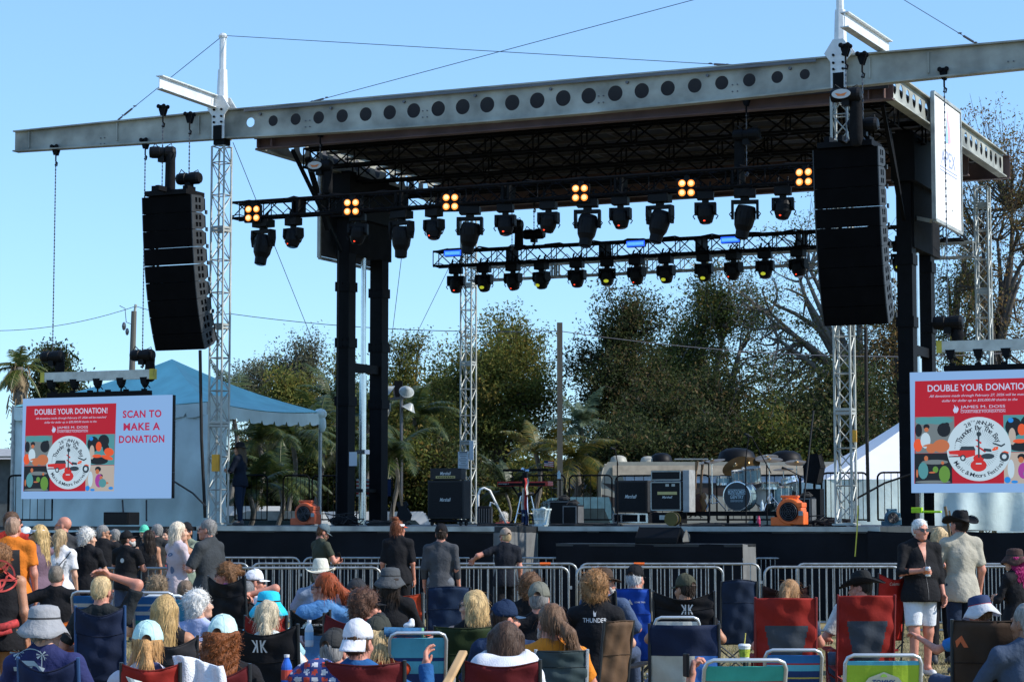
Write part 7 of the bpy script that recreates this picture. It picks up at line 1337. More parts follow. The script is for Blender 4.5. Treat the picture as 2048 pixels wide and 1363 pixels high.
pn('person in a white cap peeking between the blonde and the orange sleeved person', 52, 1053, 148, 'stand', 10, -40, fem=True, hair='short', hc=HB, hat='cap', hatc=(.6, .66, .66), top=(.2, .25, .2), arms=('down', 'down'))
a = pn('blonde person with white headband and dark glasses holding a plastic cup of beer', 80, 1047, 158, 'stand', 60, 25, 0, fem=True, hair='long', hc=HBL, top=(.14, .09, .12), arms=('front', 'chin'), glasses=True, skin='tan', hat='visor', hatc=(.6, .62, .66), brimc=(.6, .62, .66))
p = held(a, 60, -1, (.08, -.04)); t = thing('beer_cup', 'clear plastic cup of beer in the blonde person hand at far left', 'cup', tuple(p - Vector((0, 0, .05)))); mb = MB(); mb.lathe([(.03, 0), (.042, .13)], (0, 0, 0), 16); mb.build('cup', M('beer', (.45, .28, .08), .15), t); mb = MB(); mb.lathe([(.041, .12), (.043, .14)], (0, 0, 0), 16); mb.build('foam', M('foam_white', (.6, .6, .55), .6), t)
a = pn('person with blonde braid in white T-shirt with grey winged print', 121, 1056, 152, 'stand', -4, -5, 0, fem=True, hair='braid', hc=HSB, top=WT, arms=('down', 'down'), pants=DEN, fat=1.05)
def wings(mb, f):
    for s_ in (-1, 1):
        for k in range(5): mb.poly([f(s_ * .01, .02 - k * .03), f(s_ * (.11 - .012 * k), .09 - k * .035), f(s_ * (.12 - .012 * k), .065 - k * .04), f(s_ * .01, -.01 - k * .03)][::s_])
    mb.poly([f(x, z) for x, z in ((-.02, -.2), (.02, -.2), (.015, .06), (-.015, .06))])
decal(a[1], a[0], (0, -.2, 1.22), (1, 0, 0), (0, 0, 1), wings, M('print_grey', (.22, .23, .24), .8, var=0), 'winged_print', .006)
decal(a[1], a[0], (0, -.2, 1.22), (1, 0, 0), (0, 0, 1), lambda mb, f: mb.grid(lambda i, j: f(-.16 + i * .32 + j * .015, -.22 + i * .42), 16, 1), M('strap_black', BK, .7, var=0), 'bag_strap', .008)
pn('bald person with orange mirrored sunglasses in dark grey T-shirt', 127, 1033, 142, 'stand', 10, 70, 0, hair='bald', skin='red', top=DG, arms=('down', 'down'), glasses='orange', fat=1.2)
pn('person with short curly white hair in black T-shirt beside the dark group', 175, 1053, 146, 'stand', -10, -65, fem=True, hair='curl', hc=HW, top=BK, arms=('down', 'front'), fat=1.1)
pn('person with grey hair and sunglasses in black, standing in shade', 207, 1048, 128, 'stand', 0, -80, hc=HGR, skin='tan', top=BK, arms=('down', 'front'), glasses=True, fat=1.25)
a = pn('person in black cap and black T-shirt with small round white crest', 254, 1060, 132, 'stand', -20, -60, 15, hc=HD, hat='cap', hatc=BK, skin='red', top=BK, arms=('front', 'front'), fat=1.25, beard=(.4, .38, .36))
decal(a[1], a[0], (.0, -.2, 1.22), (1, 0, 0), (0, 0, 1), lambda mb, f: (mb.poly([f(x, z) for x, z in circ(0, 0, .035, 16)]), mb.poly([f(x, z, .002) for x, z in circ(0, 0, .028, 16)])), M('crest_white', (.5, .5, .48), .8, var=0), 'crest')
pn('person with grey hair in shade behind the black capped person', 228, 1056, 118, 'stand', 0, 60, hc=HGR, skin='brown', top=BK, arms=('down', 'front'), fat=1.2)
pn('dark haired person in black tank top standing in shade', 296, 1058, 124, 'stand', 15, 40, fem=True, hair='long', hc=HD, skin='tan', top=BK, tank=True, arms=('front', 'down'))
pn('grey bearded person with sunglasses standing in shade', 312, 1046, 118, 'stand', 0, 65, hc=HGR, skin='red', top=(.03, .03, .03), beard=(.35, .33, .31), glasses=True, arms=('down', 'front'), fat=1.2)
pn('person in a greenish cap at the back of the shaded group', 288, 1049, 108, 'stand', 0, 170, hc=HD, hat='cap', hatc=(.1, .5, .35), top=BK, arms=('down', 'down'))
pn('person in flag patterned top at the back of the shaded group', 333, 1056, 108, 'stand', 0, 150, hc=HD, top=(.35, .05, .06), arms=('down', 'down'))
pn('person in black cap with blue mirrored sunglasses raising one hand', 375, 1044, 132, 'stand', 160, 10, hc=HD, hat='cap', hatc=BK, skin='tan', top=(.2, .24, .18), arms=('chin', 'down'), glasses='blue')
a = pn('platinum blonde person in pale tie-dye top and jeans facing right', 354, 1041, 152, 'stand', -55, -28, 0, fem=True, hair='bob', hc=(.66, .6, .5), top=(.5, .42, .44), arms=('front', 'front'), sleeve=.9, pants=(.04, .1, .2))
decal(a[1], a[0], (0, -.2, 1.2), (1, 0, 0), (0, 0, 1), lambda mb, f: [mb.poly([f(x + rx * math.cos(q), z + rz * math.sin(q)) for q in np.linspace(0, 6.0, 9)]) for x, z, rx, rz in ((-.08, .14, .04, .03), (.05, .18, .05, .025), (-.03, .02, .03, .05), (.08, -.02, .03, .05), (-.09, -.1, .03, .04), (.02, -.14, .05, .025))], M('dye_blue', (.1, .14, .22), .8, var=0), 'dye_pattern')
pn('grey haired person in dark grey shirt and sunglasses facing left beside the blonde', 419, 1036, 158, 'stand', 60, 22, 0, hc=(.2, .19, .18), skin='red', top=(.04, .045, .05), arms=('front', 'down'), glasses=True, fat=1.15, sleeve=.65, pants=DEN)
# along the stage
a = pn('bearded person in cap and olive T-shirt looking down at a phone before the stage', 643, 1046, 122, 'stand', -55, -20, -28, hc=HB, hat='cap', hatc=(.1, .14, .16), skin='red', top=(.045, .05, .035), arms=('front', 'front'), beard=(.12, .07, .04), hands=(.9, .9), fat=1.1, pants=DG)
p = held(a, -55, 1, (.1, -.02)); t = thing('mobile_phone', 'black phone in the hand of the bearded person before the stage', 'phone', tuple(p), R(-55)); mb = MB(); mb.box((0, 0, .05), (.075, .012, .15), rx=.3); mb.build('phone_body', m_blk2, t, bevel=.004)
pn('person with red topknot and white visor with orange peak, black T-shirt', 796, 1031, 132, 'stand', -5, -45, 0, fem=True, hair='bun', hc=(.16, .05, .02), hat='visor', hatc=(.7, .7, .72), brimc=(.7, .1, .03), top=BK, arms=('down', 'down'), skin='red', fat=1.2, pants=BK, sleeve=.7)
pn('person in black cap and long charcoal T-shirt standing by the barricade', 882, 1047, 140, 'stand', -8, 10, 0, hc=HD, hat='cap', hatc=BK, top=(.055, .058, .065), arms=('down', 'down'), pants=(.12, .13, .15), fat=1.15, sleeve=.85, shirt_len=.12, skin='red')
pn('person in beige cap with sunglasses and black T-shirt facing the stage', 1011, 1055, 128, 'stand', 5, 25, 0, hair='buzz', hc=HSB, hat='cap', hatc=(.28, .22, .18), skin='red', top=(.012, .014, .02), arms=('side', 'down'), glasses=True, pants=BK)
# right group
m = pn('white haired person in black shirt and white shorts holding a can, facing the camera', 1838, 1035, 168, 'stand', 195, 4, 0, hair='short', hc=(.6, .6, .58), skin='red', top=BK, arms=('down', 'front'), hands=(.5, 1.1), glasses=True, fat=1.4, sleeve=.8, pants=(.62, .64, .68), shorts=True, vox=.011, beard=None)
decal(m[1], m[0], (0, .2, 1.42), (-1, 0, 0), (0, 0, 1), lambda mb, f: mb.grid(lambda i, j: f((i - .5) * .11 * j, -.1 + .25 * j), 6, 14), M('skin_red', SK['red']), 'open_collar', .004)
decal(m[1], m[0], (0, .2, 1.2), (-1, 0, 0), (0, 0, 1), lambda mb, f: ([mb.poly([f(.005 + .004 * math.cos(q), -.2 + k * .09 + .004 * math.sin(q)) for q in np.linspace(0, 5.5, 7)]) for k in range(5)], mb.grid(lambda i, j: f(-.0 + i * .004, -.3 + .5 * j), 1, 14)), M('button_grey', (.12, .12, .12), .5, var=0), 'button_row', .006)
m[0].matrix_world; WM = Matrix.Translation(m[0].location) @ Matrix.Rotation(R(195), 4, 'Z'); wq = m[4]['wr'][1]; pc = WM @ (Vector(wq[0] + wq[1] * .075 - wq[3] * .035) * m[2]); print('can', pc, [WM @ (Vector(m[4]['wr'][k][0]) * m[2]) for k in (-1, 1)])
mb = MB(); t = thing('drink_can', 'silver and orange drink can in the hand of the white haired person', 'can', tuple(pc - Vector((0, 0, .06))), 0); mb.lathe([(.024, 0), (.032, .008), (.033, .1), (.026, .118), (0, .118)], (0, 0, 0), 16); mb.build('can_body', M('can_silver', (.6, .6, .6), .25, .6, 0), t); mb = MB(); mb.lathe([(.0335, .03), (.0335, .075)], (0, 0, 0), 16, cap=False); mb.build('can_label', M('can_orange', (.6, .15, .03), .4, var=0), t)
pn('person with blonde bob in black clothes between the two standing men', 1879, 1052, 156, 'stand', 0, 0, 0, fem=True, hair='bob', hc=(.52, .4, .24), top=BK, arms=('down', 'down'), pants=BK, sleeve=1.0)
a = pn('person in black cowboy hat, beige polo and dark jeans seen from behind', 1921, 1016, 166, 'stand', 14, 20, 0, hat='cowboy', hatc=(.012, .012, .013), hc=HD, skin='red', top=(.40, .37, .30), arms=('front', 'down'), pants=(.015, .025, .05), sleeve=.6, fat=1.05, shirt_len=.04)
pn('person with magenta hair in black jacket at the right edge', 2030, 1093, 190, 'stand', 40, 20, 0, fem=True, hair='curlylong', hc=(.3, .01, .12), hat='bucket', hatc=(.06, .035, .03), top=BK, arms=('front', 'front'), sleeve=1, pants=BK)
# big one at left edge
a = pn('large person in black sleeveless shirt with red pentagram, back turned, left edge', 2, 1084, 230, 'stand', 0, -10, 0, hair='curl', hc=(.22, .11, .05), skin='tan', top=BK, arms=('down', 'down'), tank=True, pants=(.33, .16, .07), fat=1.35, shirt_len=.05)
def penta(mb, f):
    for k in range(40):
        q0, q1 = k * math.pi / 20, (k + 1) * math.pi / 20; mb.poly([f(.125 * math.cos(q0), .125 * math.sin(q0)), f(.125 * math.cos(q1), .125 * math.sin(q1)), f(.14 * math.cos(q1), .14 * math.sin(q1)), f(.14 * math.cos(q0), .14 * math.sin(q0))])
    for k in range(5):
        q0, q1 = R(-90 + 144 * k), R(-90 + 144 * (k + 1)); A, B = V((math.cos(q0), math.sin(q0))) * .124, V((math.cos(q1), math.sin(q1))) * .124; n = (B - A).normalized(); n = V((-n.y, n.x)) * .01
        for i in range(8): p, q = A.lerp(B, i / 8), A.lerp(B, (i + 1) / 8); mb.poly([f(*(p - n)), f(*(q - n)), f(*(q + n)), f(*(p + n))])
zc = P(2, 1150, F / 230).z
decal(a[1], a[0], (.04, -.2, zc), (1, 0, 0), (0, 0, 1), penta, M('print_red', (.5, .06, .05), .8, var=0), 'pentagram_print', .006)
mb = MB(); mb.path([(-.18, -.17, .93), (-.05, -.22, .9), (.1, -.21, .93), (.19, -.14, .96)], .035, 8); mb.path([(-.1, -.2, .88), (.02, -.23, .86), (.15, -.18, .9)], .025, 8); mb.build('red_waist_sash', M('sash_red', (.35, .03, .03), .8, 0, .5, 40), a[0], smooth=True)
# seated people: far rows
pn('seated person with shaved grey head in black T-shirt by the left barricade', 118, 1130, 178, 'sit', 0, -10, 0, hair='buzz', hc=(.16, .14, .12), top=BK, arms=('side', 'lap'), skin='red', fat=1.15)
pn('seated person with short blond hair pressing one hand to the head', 212, 1148, 238, 'sit', -5, -25, -12, hair='short', hc=(.55, .42, .24), top=(.02, .023, .025), arms=('rest', 'headtop'), skin='red', fat=1.1, sleeve=.6)
pn('seated person with short brown grey hair by the barricade, rear of curly head', 318, 1146, 195, 'sit', 0, 5, 0, hair='curl', hc=(.2, .15, .1), top=NAVY, arms=('lap', 'lap'))
pn('seated person with short grey brown hair right of the turquoise chair', 375, 1157, 180, 'sit', 0, -10, 0, hair='short', hc=(.16, .12, .09), top=(.03, .05, .1), arms=('lap', 'lap'), skin='red')
pn('person with windblown brown curls, sunglasses and pink top facing left', 440, 1120, 185, 'sit', 70, 15, 0, fem=True, hair='wisp', hc=(.16, .08, .035), top=(.5, .12, .28), arms=('lap', 'lap'), glasses=True, tank=True, skin='red')
pn('seated person with fluffy white hair turned right beside the turquoise chair', 406, 1174, 225, 'sit', -10, -55, 10, fem=True, hair='curl', hc=(.68, .66, .62), top=(.35, .4, .6), arms=('lap', 'lap'))
a = pn('seated person with very long straight blonde hair and black top, bracelets on wrist', 336, 1184, 262, 'sit', 0, 0, 0, fem=True, hair='long', hc=(.42, .29, .13), top=BK, arms=('lap', 'up'), tank=True, skin='tan', vox=.012)
mb = MB()
w = a[4]['wr'][1]
for k in range(4): mb.lathe([(.033, 0), (.036, .003), (.033, .006)], tuple(w[0] - w[1] * (.01 + .012 * k)), 16, Vector(w[1]).to_track_quat('Z', 'Y').to_matrix(), cap=False)
mb.build('bracelets', m_chrome, a[0], smooth=True)
pn('seated person with grey hair and both hands clasped behind the head', 496, 1158, 200, 'sit', 0, 0, 0, hair='short', hc=(.14, .14, .14), top=BK, arms=('behind', 'behind'), skin='red')
pn('seated person in white cap and white shirt facing right near the barricade', 522, 1137, 180, 'sit', -50, -30, 0, hair='short', hc=HB, hat='cap', hatc=(.75, .75, .78), top=(.68, .68, .7), arms=('lap', 'lap'), skin='red', glasses=True)
pn('seated person in bright turquoise bucket hat behind the ponytailed woman', 540, 1177, 245, 'sit', 0, 20, 0, fem=True, hair='short', hc=HB, hat='bucket', hatc=(.03, .5, .68), top=(.3, .5, .55), arms=('lap', 'lap'))
pn('seated person with silver blonde ponytail and white T-shirt in the double K chair', 541, 1196, 270, 'sit', -4, 0, 0, fem=True, hair='pony', hc=(.45, .4, .3), top=(.62, .68, .68), arms=('rest', 'rest'), skin='red', fat=1.1)
pn('seated person in pale mint cap with auburn curls and black T-shirt', 452, 1228, 325, 'sit', 0, -12, 0, fem=True, hair='curlylong', hc=HAU, hat='cap', hatc=(.5, .68, .66), top=BK, arms=('lap', 'rest'), vox=.012)
a = pn('seated person in pale mint cap with tied blond hair and tie-dye shirt', 303, 1240, 335, 'sit', 0, 5, 0, fem=True, hair='pony', hc=(.42, .24, .1), hat='cap', hatc=(.45, .66, .64), top=(.5, .46, .5), arms=('lap', 'lap'), vox=.012)
decal(a[1], a[0], (0, -.2, .78), (1, 0, 0), (0, 0, 1), lambda mb, f: [mb.poly([f(x + rx * math.cos(q), z + rz * math.sin(q)) for q in np.linspace(0, 6.0, 9)]) for x, z, rx, rz in ((-.1, .14, .05, .03), (.04, .2, .07, .04), (.0, .08, .06, .05), (.12, .1, .03, .06), (-.15, .02, .03, .05))], M('dye_indigo', (.04, .06, .18), .8, var=0), 'dye_pattern')
a = pn('seated person in grey bucket hat and navy shirt with white palm print', 103, 1204, 318, 'sit', -8, -30, 0, hair='short', hc=HGR, hat='bucket', hatc=(.3, .3, .31), bandc=(.05, .05, .05), top=(.025, .03, .10), arms=('lap', 'rest'), sleeve=1.05, fat=1.3, vox=.012)
def palmprint(mb, f):
    mb.poly([f(x, z) for x, z in ((-.11, -.08), (.09, -.085), (.1, -.06), (.06, -.045), (0, -.05), (-.11, -.055))]); mb.poly([f(x, z) for x, z in ((-.08, -.05), (-.07, -.015), (.03, -.015), (.06, -.045))])
    for cx, cz in ((-.085, .03), (.08, .02)):
        mb.poly([f(cx - .003, -.05), f(cx + .003, -.05), f(cx + .002, cz), f(cx - .002, cz)])
        for k in range(7): q = k * .9; mb.poly([f(cx, cz), f(cx + .04 * math.cos(q), cz + .025 * math.sin(q)), f(cx + .036 * math.cos(q + .3), cz + .03 * math.sin(q + .3) - .004)])
    for k in range(12): q0, q1 = k * math.pi / 12, (k + 1) * math.pi / 12; mb.poly([f(.1 * math.cos(q0), -.01 + .07 * math.sin(q0)), f(.1 * math.cos(q1), -.01 + .07 * math.sin(q1)), f(.095 * math.cos(q1), -.01 + .065 * math.sin(q1)), f(.095 * math.cos(q0), -.01 + .065 * math.sin(q0))])
decal(a[1], a[0], (-.06, -.2, P(75, 1312, F / 318).z), (1, 0, 0), (0, 0, 1), palmprint, M('print_pale', (.4, .46, .48), .8, var=0), 'palm_print', .006)
pn('seated person in wide white straw hat and light blue shirt by the barricade', 644, 1112, 185, 'sit', 0, -10, 0, hair='short', hc=HGR, hat='straw', hatc=(.62, .6, .5), bandc=(.5, .48, .4), top=(.22, .27, .36), arms=('lap', 'lap'), fat=1.3)
pn('seated person with long red ponytail and sky blue T-shirt looking left', 650, 1141, 238, 'sit', 5, 62, 0, fem=True, hair='longpony', hc=HRD, top=(.1, .24, .46), arms=('lap', 'lap'), glasses=True, skin='red', fat=1.2)
pn('seated person in charcoal cap and dark T-shirt left of the visor wearer', 716, 1156, 222, 'sit', 0, -10, 0, hair='buzz', hc=HD, hat='cap', hatc=(.03, .032, .036), top=(.02, .022, .026), arms=('lap', 'lap'), skin='red', fat=1.2)
pn('seated person with brown layered hair and black visor facing right', 735, 1176, 262, 'sit', -5, -62, 0, fem=True, hair='curl', hc=(.09, .045, .03), hat='visor', hatc=BK, top=MAR, arms=('lap', 'lap'), skin='red', glasses=True)
pn('seated person in grey bucket hat and black clothes near the barricade', 784, 1131, 205, 'sit', 0, -40, 0, fem=True, hair='bob', hc=HD, hat='bucket', hatc=(.07, .075, .08), bandc=(.03, .03, .03), top=BK, arms=('lap', 'lap'), sleeve=1)
a = pn('seated person in backward white cap and blue jacket, hand raised to the face', 723, 1236, 322, 'sit', -6, -18, 0, hair='short', hc=HB, hat='cap', back=True, hatc=(.62, .62, .66), top=(.02, .09, .24), arms=('rest', 'up'), sleeve=1.1, skin='red', fat=1.15, vox=.012)
pn('seated person in dark cap and grey beard left of the backward white cap', 674, 1255, 305, 'sit', 0, -30, 0, hair='buzz', hc=HGR, hat='cap', hatc=(.035, .035, .035), top=(.1, .12, .18), arms=('lap', 'lap'), skin='red', beard=(.35, .33, .3))
pn('seated person in dark olive cap with blonde hair behind the white cap', 760, 1228, 282, 'sit', 0, -40, 0, fem=True, hair='bob', hc=(.48, .36, .2), hat='cap', hatc=(.04, .042, .035), top=BURN, arms=('lap', 'chin'))
pn('seated person with smooth blonde bob and black top, elbow out in sunlight', 943, 1173, 250, 'sit', 8, 52, 0, fem=True, hair='bob', hc=(.5, .36, .18), top=BK, arms=('side', 'lap'), tank=True, glasses=True, skin='fair', lean=-14)
pn('seated person in navy cap and navy jacket turned right beside the blonde bob', 1011, 1198, 268, 'sit', 0, -62, 0, hair='short', hc=HD, hat='cap', hatc=(.012, .025, .06), brimc=(.04, .08, .14), top=(.015, .03, .07), arms=('lap', 'lap'), skin='red', sleeve=1)
a = pn('seated person with dark brown hair and bulky white hood down', 1012, 1236, 318, 'sit', 0, 0, 0, fem=True, hair='bob', hc=(.06, .035, .025), top=(.62, .63, .68), arms=('lap', 'lap'), sleeve=1.1, fat=1.1, vox=.012)
hv_, hq_ = sdf([('c', a[4]['U']((-.12, -.07, .56)), a[4]['U']((.12, -.07, .56)), .085, .085), ('e', a[4]['U']((0, -.14, .53)), (.17, .09, .1)), ('c', a[4]['U']((-.12, .03, .6)), a[4]['U']((-.15, -.07, .56)), .045, .06), ('c', a[4]['U']((.12, .03, .6)), a[4]['U']((.15, -.07, .56)), .045, .06)], .011, .05, .007, (20, 20, 20), 5, sub=[('e', a[4]['U']((0, -.0, .66)), (.1, .11, .08))]); npmesh('hood', hv_, hq_, M('hood_white', (.64, .65, .7), .85, 0, .08, 7, .35, 140), a[0], True)
pn('seated person with brown grey ponytail and bright orange T-shirt', 1098, 1202, 302, 'sit', 6, 18, 0, hair='longpony', hc=(.13, .075, .045), top=(.62, .2, .02), arms=('lap', 'lap'), skin='red', beard=(.4, .36, .3), vox=.012)
pn('seated person with thick brown hair in front of the barricade, centre', 1060, 1141, 205, 'sit', 0, -5, 0, hair='curl', hc=(.12, .065, .035), top=BK, arms=('lap', 'lap'), skin='red')
pn('seated person in camouflage cap and black T-shirt in the centre', 1078, 1163, 240, 'sit', 0, -8, 0, hair='buzz', hc=HGR, hat='cap', hatc=(.16, .16, .13), top=BK, arms=('lap', 'lap'), skin='red', fat=1.15)
a = pn('seated person with light brown curls and black T-shirt lettered in white', 1190, 1137, 250, 'sit', -4, -5, 0, fem=True, hair='curl', hc=(.26, .14, .06), top=BK, arms=('lap', 'lap'), skin='fair', lean=-3)
decal(a[1], a[0], (0, -.25, P(1185, 1238, F / 250).z), (1, 0, 0), (0, 0, 1), lambda mb, f: (mb.text('THUNDER', 0, 0, .19, .035, f, bold=.01), mb.poly([f(x, z) for x, z in ((-.008, .03), (.008, .03), (.01, .055), (.014, .075), (.008, .06), (-.002, .06), (-.01, .078), (-.012, .055))])), M('print_white', (.55, .55, .55), .8, var=0), 'shirt_lettering', .006)
pn('bearded seated person in brown leather hat and plaid shirt facing right', 1213, 1130, 200, 'sit', -20, -45, 0, hair='short', hc=HGR, hat='fedora', hatc=(.06, .04, .03), bandc=(.02, .015, .01), top=(.06, .09, .16), arms=('lap', 'lap'), skin='red', beard=(.35, .3, .26), sleeve=1)
pn('seated person in black cap with grey hair, pointing to the right', 1272, 1128, 192, 'sit', -10, -20, 0, hair='short', hc=(.4, .4, .4), hat='cap', hatc=BK, top=(.26, .24, .19), arms=('side', 'lap'), skin='red', fat=1.3, sleeve=.8)
pn('seated person in olive cap and black T-shirt in the double K chair at right', 1368, 1146, 212, 'sit', 0, 40, 0, hair='short', hc=HD, hat='cap', hatc=(.06, .06, .04), top=BK, arms=('rest', 'rest'), skin='tan', fat=1.2)
pn('seated girl with light brown ponytail in the left red and grey mesh chair', 1577, 1156, 222, 'sit', 0, -25, -10, fem=True, hair='pony', hc=(.3, .17, .08), top=(.03, .04, .07), arms=('rest', 'lap'), skin='red')
pn('seated person in shiny black cowboy hat and white T-shirt facing left', 1716, 1134, 210, 'sit', 5, 65, -8, hair='short', hc=HD, hat='cowboy', hatc=(.015, .016, .017), bandc=(.1, .1, .1), top=(.5, .5, .48), arms=('rest', 'lap'), skin='red', fat=1.1, sleeve=.6)
a = pn('seated person in stars and stripes bucket hat and blue top, pointing left', 1948, 1187, 225, 'sit', 20, 20, -12, fem=True, hair='short', hc=HB, hat='bucket', hatc=(.5, .5, .52), bandc=(.4, .03, .03), top=(.03, .15, .4), arms=('point', 'lap'), skin='red')
HMx = a[3]; mb = MB()
mb.lathe([(.0975, .052), (.093, .1), (.08, .123), (.042, .134), (0, .136)], (0, -.014, .02), 28, None, .97, 1.1, cap=False); mb.v = [tuple(HMx @ Vector(v)) for v in mb.v]; mb.build('hat_star_panel', M('flag_navy', (.015, .03, .09)), a[0], smooth=True)
pn('seated person with grey hair and blue plaid shirt cut off at lower right', 2040, 1200, 312, 'sit', 10, 30, 0, hair='short', hc=HGR, top=(.05, .07, .11), arms=('lap', 'lap'), sleeve=1.05, fat=1.3, skin='brown')
pn('dark person in broad hat with long hair and denim standing under the tent', 482, 884, 96, 'stand', 40, 20, 0, hair='long', hc=(.1, .08, .05), hat='cowboy', hatc=BK, top=(.02, .03, .06), pants=(.03, .05, .12), arms=('front', 'front'), sleeve=1.05, vox=.02) if False else None
# the musician on the deck is lifted onto it
pd = P(480, 882, 46.2); a = pn('dark person in broad hat with long hair standing on the deck by the left tower', 480, 882 + (ZD) * 95.2, 95.2, 'stand', 70, 10, 0, hair='long', hc=(.08, .06, .04), hat='fedora', hatc=BK, top=(.006, .01, .02), pants=(.008, .016, .035), arms=('front', 'front'), sleeve=1.05, vox=.02); a[0].location.z = ZD
a = pn('white haired person seen only by the head behind the stage stairs', 1006, 1024 + 30, 78, 'stand', 0, 70, 0, hair='curl', hc=HW, top=(.4, .1, .08), arms=('down', 'down'), vox=.02); a[0].location.z = .4
# ------------------------------------------------------------ small things among the crowd
def bottle(label, px, y, s, col, capc, h=.2, r=.033):
    D = F / s; p = P(px, y, D); t = thing('bottle', label, 'bottle', tuple(p)); mb = MB(); mb.lathe([(r * .9, 0), (r, .01), (r, h * .62), (r * .9, h * .7), (r * .45, h * .88), (r * .45, h * .92)], (0, 0, 0), 14); mb.build('bottle_body', M('bt_' + capc[0], col, .15, 0, .1), t, smooth=False); mb = MB(); mb.tube((0, 0, h * .92), (0, 0, h), r * .5, n=12); mb.build('cap', M('cp_' + capc[0], capc[1], .4, var=0), t); mb = MB(); mb.lathe([(r * 1.02, h * .25), (r * 1.02, h * .55)], (0, 0, 0), 14, cap=False); mb.build('bottle_label', M('lb_' + capc[0], capc[2], .5, var=0), t)
bottle('clear water bottle with white cap held between the crowd chairs', 618, 1292, 262, (.45, .55, .62), ('white', (.7, .7, .7), (.2, .4, .6)))
bottle('blue and red aluminium bottle standing at the bottom edge', 573, 1375, 330, (.03, .12, .5), ('red', (.6, .6, .62), (.45, .05, .03)))
D = F / 262; p = P(1489, 1318, D); t = thing('paper_cup', 'white and lime paper cup with lid and straw on the chair arm', 'cup', tuple(p)); mb = MB(); mb.lathe([(.034, 0), (.046, .1)], (0, 0, 0), 20); mb.build('cup_body', M('cup_white', (.7, .72, .66), .5, 0, 0), t); mb = MB(); mb.lathe([(.037, .02), (.0445, .08)], (0, 0, 0), 20, cap=False); mb.build('cup_print', M('cup_lime', (.35, .42, .04), .5, 0, .5, 60), t); mb = MB(); mb.lathe([(.049, .1), (.049, .108), (.04, .118), (0, .118)], (0, 0, 0), 20); mb.build('lid', M('lid_white', (.7, .72, .74), .3, var=0), t); mb = MB(); mb.tube((0, 0, .11), (.01, 0, .2), .004); mb.build('straw', M('straw_yellow', (.6, .5, .1), .5, var=0), t)
t = thing('cup_tray', 'dark side tray under the paper cup on the patchwork chair', 'tray', tuple(p - Vector((.0, 0, .012)))); mb = MB(); mb.lathe([(0, 0), (.13, 0), (.135, .01), (.0, .01)], (0, 0, 0), 24, None, 1, .6); mb.build('tray', M('tray_dark', (.02, .03, .06), .5), t); mb = MB(); mb.tube((0, 0, 0), (0, .05, -p.z + .02), .012); mb.build('tray_leg', m_steel, t)
# towel
D = F / 338; p = P(395, 1330, D); t = thing('white_towel', 'white towel draped over the maroon chair at bottom left', 'towel', tuple(p)); mb = MB(); mb.grid(lambda i, j: ((i - .5) * .3 + .02 * math.sin(j * 5), -.03 * math.sin(i * 8 + j * 3) + .015 * math.sin(i * 19), .03 + .03 * math.sin(i * 4 + 1) - j * .3), 24, 16); mb.build('towel_cloth', M('towel_white', (.68, .7, .76), .9, 0, .06, 20, .5, 90), t, smooth=True, thick=.012)
t = thing('printed_blanket', 'navy, red and white floral blanket bundled at the bottom edge', 'blanket', tuple(P(640, 1345, F / 330))); V_, Q_ = sdf([('e', (0, 0, 0), (.12, .1, .09)), ('e', (-.1, .02, -.04), (.1, .09, .08)), ('e', (.08, .0, -.06), (.1, .1, .08))], .012, .04, .008, (30, 30, 30), 3); rg = np.sin(V_[:, 0] * 60) * np.sin(V_[:, 2] * 70 + 1); mi = (rg[Q_[:, 0]] > .45).astype(int) + 2 * (rg[Q_[:, 0]] < -.5).astype(int); npmesh('blanket_cloth', V_, Q_, [M('bl_navy', (.02, .04, .16), .9), M('bl_white', (.5, .5, .55), .9), M('bl_red', (.45, .05, .03), .9)], t, True, mi=mi)
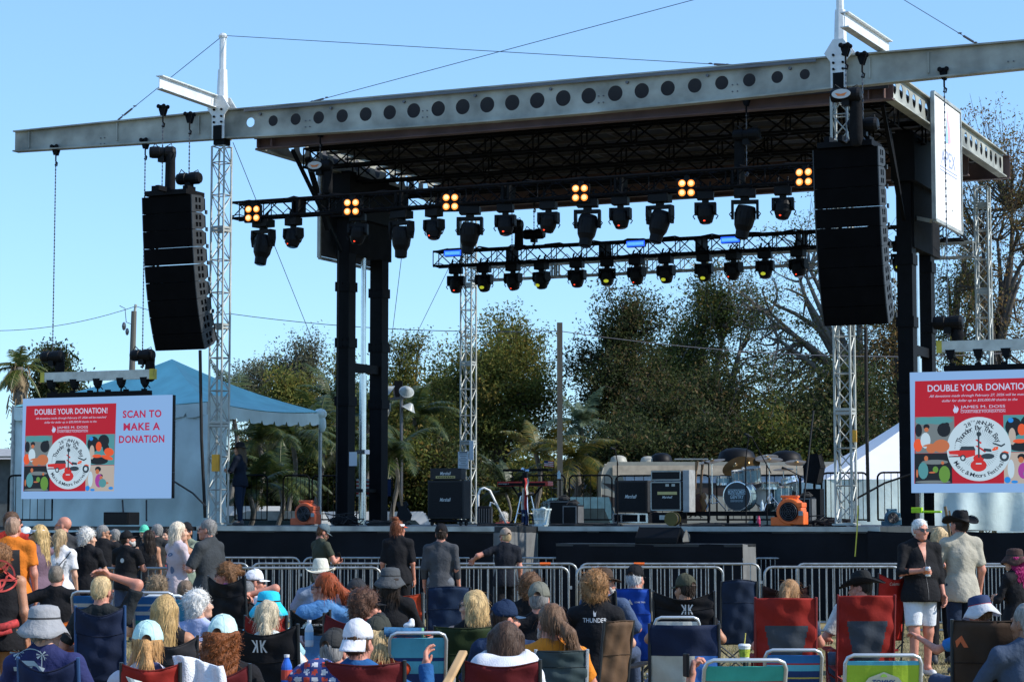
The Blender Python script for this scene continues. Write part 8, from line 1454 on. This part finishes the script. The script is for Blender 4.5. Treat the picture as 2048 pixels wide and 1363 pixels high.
# bracelets and phones
t = thing('head_roll', 'rolled blue headrest with green edge on the striped beach chair', 'headrest', tuple(P(806, 1263, F / 285))); mb = MB(); mb.tube((-.13, 0, 0), (.13, 0, -.005), .035, n=16); mb.build('roll', M('roll_blue', (.03, .12, .24), .7, 0, .4, 30), t); mb = MB(); mb.tube((.131, 0, -.005), (.145, 0, -.005), .035, n=16); mb.build('roll_end', M('roll_green', (.15, .35, .2), .7), t)
t = thing('tissue_pack', 'white crumpled tissues on the orange red chair arm', 'tissues', tuple(P(818, 1250, F / 240))); V_, Q_ = sdf([('e', (0, 0, 0), (.05, .03, .025)), ('e', (.02, 0, .03), (.02, .02, .03))], .008, .02, .006, (60, 60, 60), 2); npmesh('tissue', V_, Q_, M('tissue_white', (.7, .72, .74), .9), t)
t = thing('forearm_phone', 'hand holding a dark phone at the bottom edge beside the patchwork chair', 'hand', tuple(P(1382, 1352, F / 330))); hV, hQ = hand_mesh(.9); npmesh('hand', xf(hV, np.array(Matrix.Rotation(R(-80), 4, 'Y'))), hQ, M('skin_red', SK['red']), t, True); mb = MB(); mb.box((-.03, -.02, .07), (.02, .07, .14), rz=.3); mb.build('phone', m_blk2, t, bevel=.006)
t = thing('wooden_armrest_chair', 'wooden chair armrest poking up at the bottom edge in the middle', 'chair', tuple(P(905, 1345, F / 335) - Vector((0, 0, 0)))); mb = MB(); mb.box((0, .1, 0), (.055, .45, .03), rx=.5, rz=-.3); mb.build('armrest', m_tan, t, bevel=.01); mb = MB(); mb.tube((0, .15, 0), (0, .2, -.75), .015); mb.tube((0, -.05, -.1), (0, -.1, -.75), .015); mb.build('leg', m_alt, t)
t = thing('cup_holder_pouch', 'folded green bag beside the curly haired person in black', 'bag', tuple(P(1232, 1300, F / 262))); V_, Q_ = sdf([('c', (-.02, 0, -.1), (.06, 0, .02), .06, .05)], .01, .02, .004, (30, 30, 30), 2); npmesh('bag_cloth', V_, Q_, M('bag_green', (.01, .1, .04), .8, 0, .2, 20, .4, 60), t, True)
t = thing('wooden_easel_pole', 'slanting brown wooden pole standing by the cowboy hatted person', 'pole', tuple(P(1912, 1180, 27.5))); t.location.z = 0; mb = MB(); mb.bar((.2, .1, 0), (-.08, .2, 2.0), .045, .03); mb.build('plank', M('plank_brown', (.2, .12, .05), .6), t); mb = MB(); mb.bar((.3, .15, 0), (-.03, .2, 1.95), .03, .02); mb.build('second_plank', M('plank_brown', (.2, .12, .05), .6), t)
